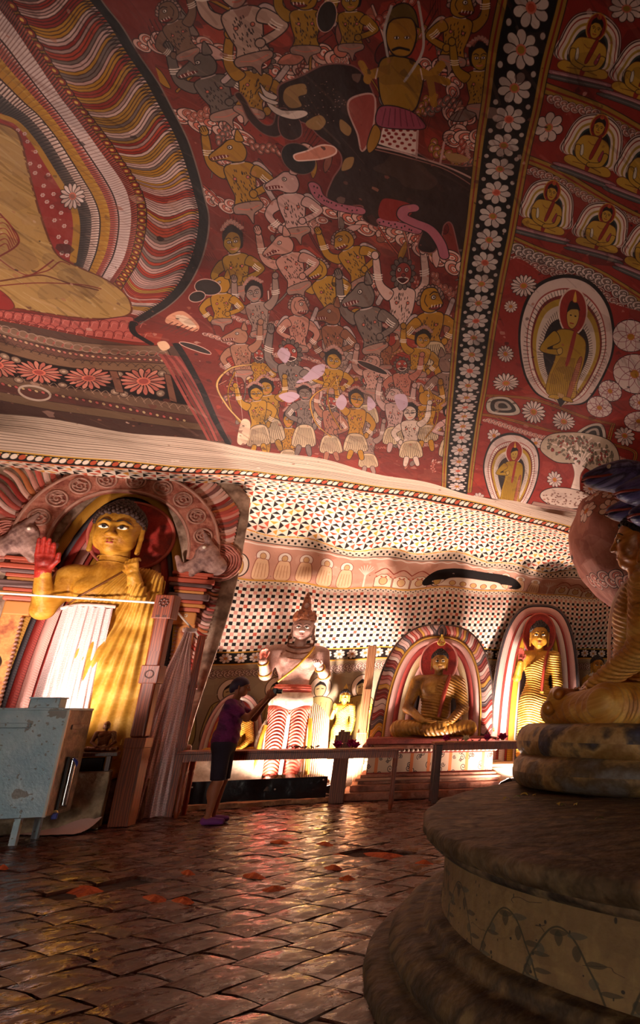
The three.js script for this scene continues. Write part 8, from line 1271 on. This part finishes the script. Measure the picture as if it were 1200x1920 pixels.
// ---------- visitor ----------
{
  const o = thing('person', 'person in a purple top and dark shorts facing the statues, hands raised', 'person', V(-5.40, 0, -8.85), 1.9), C = new Clay(), k = 1;
  C.ell(V(0, .92, 0), V(.165, .14, .12), .08); C.ell(V(0, 1.12, .02), V(.14, .2, .1), .08); C.ell(V(0, 1.28, .03), V(.165, .13, .105), .08); C.cap(V(-.15, 1.37, .03), V(.15, 1.37, .03), .055, .055, .06);
  for (const s of [-1, 1]) { C.cap(V(s * .09, .88, 0), V(s * .1, .47, .02), .085, .057, .05); C.cap(V(s * .1, .47, .02), V(s * .1, .09, -.02), .055, .036, .03); C.ell(V(s * .1, .36, -.025), V(.045, .1, .05), .04); C.cap(V(s * .1, .05, -.04), V(s * .11, .03, .12), .04, .028, .03); C.cap(V(s * .17, 1.36, .03), V(s * .2, 1.2, .24), .045, .038, .03); C.cap(V(s * .2, 1.2, .24), V(s * .08, 1.45, .40), .036, .025, .02); }
  const T = headFrame(V(0, 1.58, .08), .225, 0, .12), H = new Clay(); headClay(H, T, { neck: V(0, 1.38, .03), w: .9 }); const HR = new Clay(), HL = new Clay(); handClay(HR, V(-.08, 1.45, .40), V(.2, .6, .5), V(.9, 0, -.2), .17, 1, .55, 0); handClay(HL, V(.08, 1.45, .40), V(-.2, .6, .5), V(-.9, 0, -.2), .17, -1, .55, 0);
  part('body', weld(C.mesh(.0115), H.mesh(.005), HR.mesh(.004), HL.mesh(.004)), std({ color: 0x9a5a3c, roughness: .55 }), o); faceParts(o, T, M, .9);
  const top = new Clay(); top.ell(V(0, .95, 0), V(.185, .16, .145), .08); top.ell(V(0, 1.12, .02), V(.16, .2, .12), .08); top.ell(V(0, 1.28, .03), V(.18, .14, .12), .08); top.cap(V(-.15, 1.365, .03), V(.15, 1.365, .03), .065, .065, .06); for (const s of [-1, 1]) top.cap(V(s * .17, 1.355, .03), V(s * .19, 1.26, .16), .062, .055, .04);
  part('top', top.mesh(.011, (d, x, y, z) => Math.max(d + .003 * Math.cos(y * 60 + x * 40), .86 - y, Math.hypot(x, (y - 1.45) * .9, z - .05) < .07 ? .01 : -1)), std({ map: rep(mottle(['#5a1448', '#7a2060', '#481040'], 6, 3), 3), roughness: .8 }), o);
  const sh = new Clay(); sh.ell(V(0, .9, 0), V(.18, .14, .135), .08); for (const s of [-1, 1]) sh.cap(V(s * .09, .86, 0), V(s * .105, .5, .02), .1, .082, .05); part('shorts', sh.mesh(.011, (d, x, y) => Math.max(d, .49 - y, y - .98)), std({ color: 0x241c2c, roughness: .85 }), o);
  for (const s of [-1, 1]) { const f = new Clay(); f.cap(V(s * .1, .045, -.045), V(s * .11, .035, .13), .048, .036, .03); part('shoe', f.mesh(.008, (d, x, y) => Math.max(d, -y)), std({ color: 0x6a2470, roughness: .7 }), o); }
  const hr = new Clay(); hr.ell(T.p(0, .14, -.09), T.r(.40, .42, .44), .03, T.q); hr.ell(T.p(0, -.1, -.42), T.r(.17, .3, .15), .04, T.q); const iq = T.q.clone().invert(), vv = V(0, 0, 0); part('hair', hr.mesh(.007, (d, x, y, z) => { vv.set(x, y, z).sub(T.c).applyQuaternion(iq).divideScalar(.225); return Math.max(d, (.16 * sstep(vv.z, .05, .3) - .45 * sstep(-vv.z, -.05, .3) - vv.y) * .225); }), std({ color: 0x2a1230, roughness: .6 }), o);
  part('camera', join([bx(.13, .075, .05, 0, 1.53, .47, 0, .01), (() => { const g = new THREE.CylinderGeometry(.03, .03, .05, 16); g.rotateX(Math.PI / 2); g.translate(0, 1.53, .52); return g; })()]), std({ color: 0x1a1a1c, roughness: .4 }), o);
}
// ---------- floor floodlights ----------
function floodlight(a, h, s, ta, th, ts, power, label, col = 0xffd9b8, angle = 62, size = .26, foot = h) {
  const p = HF(a, h, s), q = HF(ta, th, ts), d = q.clone().sub(p).normalize(), o = thing('flood_lamp', label, 'lamp', p, 0, 'floor flood lamps');
  const body = new THREE.Group(); const g = bx(size, size * .8, .07, 0, 0, 0, 0, .015), qn = new THREE.Quaternion().setFromUnitVectors(V(0, 0, 1), d);
  g.applyQuaternion(qn); part('housing', g, std({ color: 0x2a2a2c, roughness: .5, metalness: .6 }), o);
  const lens = bx(size * .86, size * .64, .006, 0, 0, .039); lens.applyQuaternion(qn); part('lens', lens, std({ color: 0xffffff, emissive: col, emissiveIntensity: 6, roughness: .3 }), o);
  part('bracket', join([bar(V(-size * .55, -foot, 0), V(-size * .55, 0, 0), .012), bar(V(size * .55, -foot, 0), V(size * .55, 0, 0), .012), bx(size * 1.2, .02, .12, 0, -foot + .01, 0)]), std({ color: 0x2a2a2c, roughness: .5, metalness: .6 }), o);
  const L = new THREE.SpotLight(col, power, 0, rad(angle), .9, 2); L.position.copy(d).multiplyScalar(.06); L.castShadow = true; L.shadow.radius = 5; L.shadow.mapSize.set(1024, 1024); o.add(L);
  const t = new THREE.Object3D(); t.name = 'aim'; t.position.copy(q).sub(p); o.add(t); L.target = t; body.clear();
}
const WARM = 0xffe2d4;
floodlight(-2.9, .3, .1, -1.0, 2.9, -.9, 36, 'flood lamp on the floor at the far left of the altar, tilted at the niche', WARM, 62);
floodlight(-1.08, .95, -.07, -.95, 2.9, -.62, 7, 'small flood lamp on the altar before the niche statue', WARM, 82, .14, .12);
floodlight(-3.4, .3, 1.6, -1.7, 5.2, 2.6, 90, 'flood lamp on the floor by the left wall, tilted at the ceiling', WARM, 48);
floodlight(1.2, .16, -1.68, 1.45, 2.6, -2.6, 72, 'flood lamp behind the low black panel, tilted at the crowned statue', WARM, 75);
floodlight(.5, .16, -1.72, .8, 4.6, .5, 90, 'flood lamp behind the left end of the black panel, tilted at the ceiling', WARM, 60);
floodlight(2.15, .15, -1.75, 2.2, 2.4, -2.7, 115, 'flood lamp on the floor behind the short notched stake', WARM, 75);
floodlight(4.9, .15, -1.3, 5.3, 2.6, -2.2, 90, 'flood lamp on the floor before the tall aureole', WARM, 72);
floodlight(5.3, .2, -1.1, 4.6, 5, .8, 16, 'flood lamp behind the shorter table, tilted at the ceiling', WARM, 60);
const FW = (x, d) => [(x - AX) * UX + (d - AD) * UD, (x - AX) * UD - (d - AD) * UX];
floodlight(4.44, .16, -.6, 3.5, 1.9, -1.7, 26, 'flood lamp on the floor beneath the right end of the shorter table', WARM, 60);
{ const [a, s] = FW(-2.0, 7.9), [ta, ts] = FW(-.3, 6.1); floodlight(a, .3, s, ta, 1.7, ts, 14, 'flood lamp on the floor behind the round platform, tilted at the serpent seat', WARM, 28); }
shade(scene);
renderer.render(scene, camera);
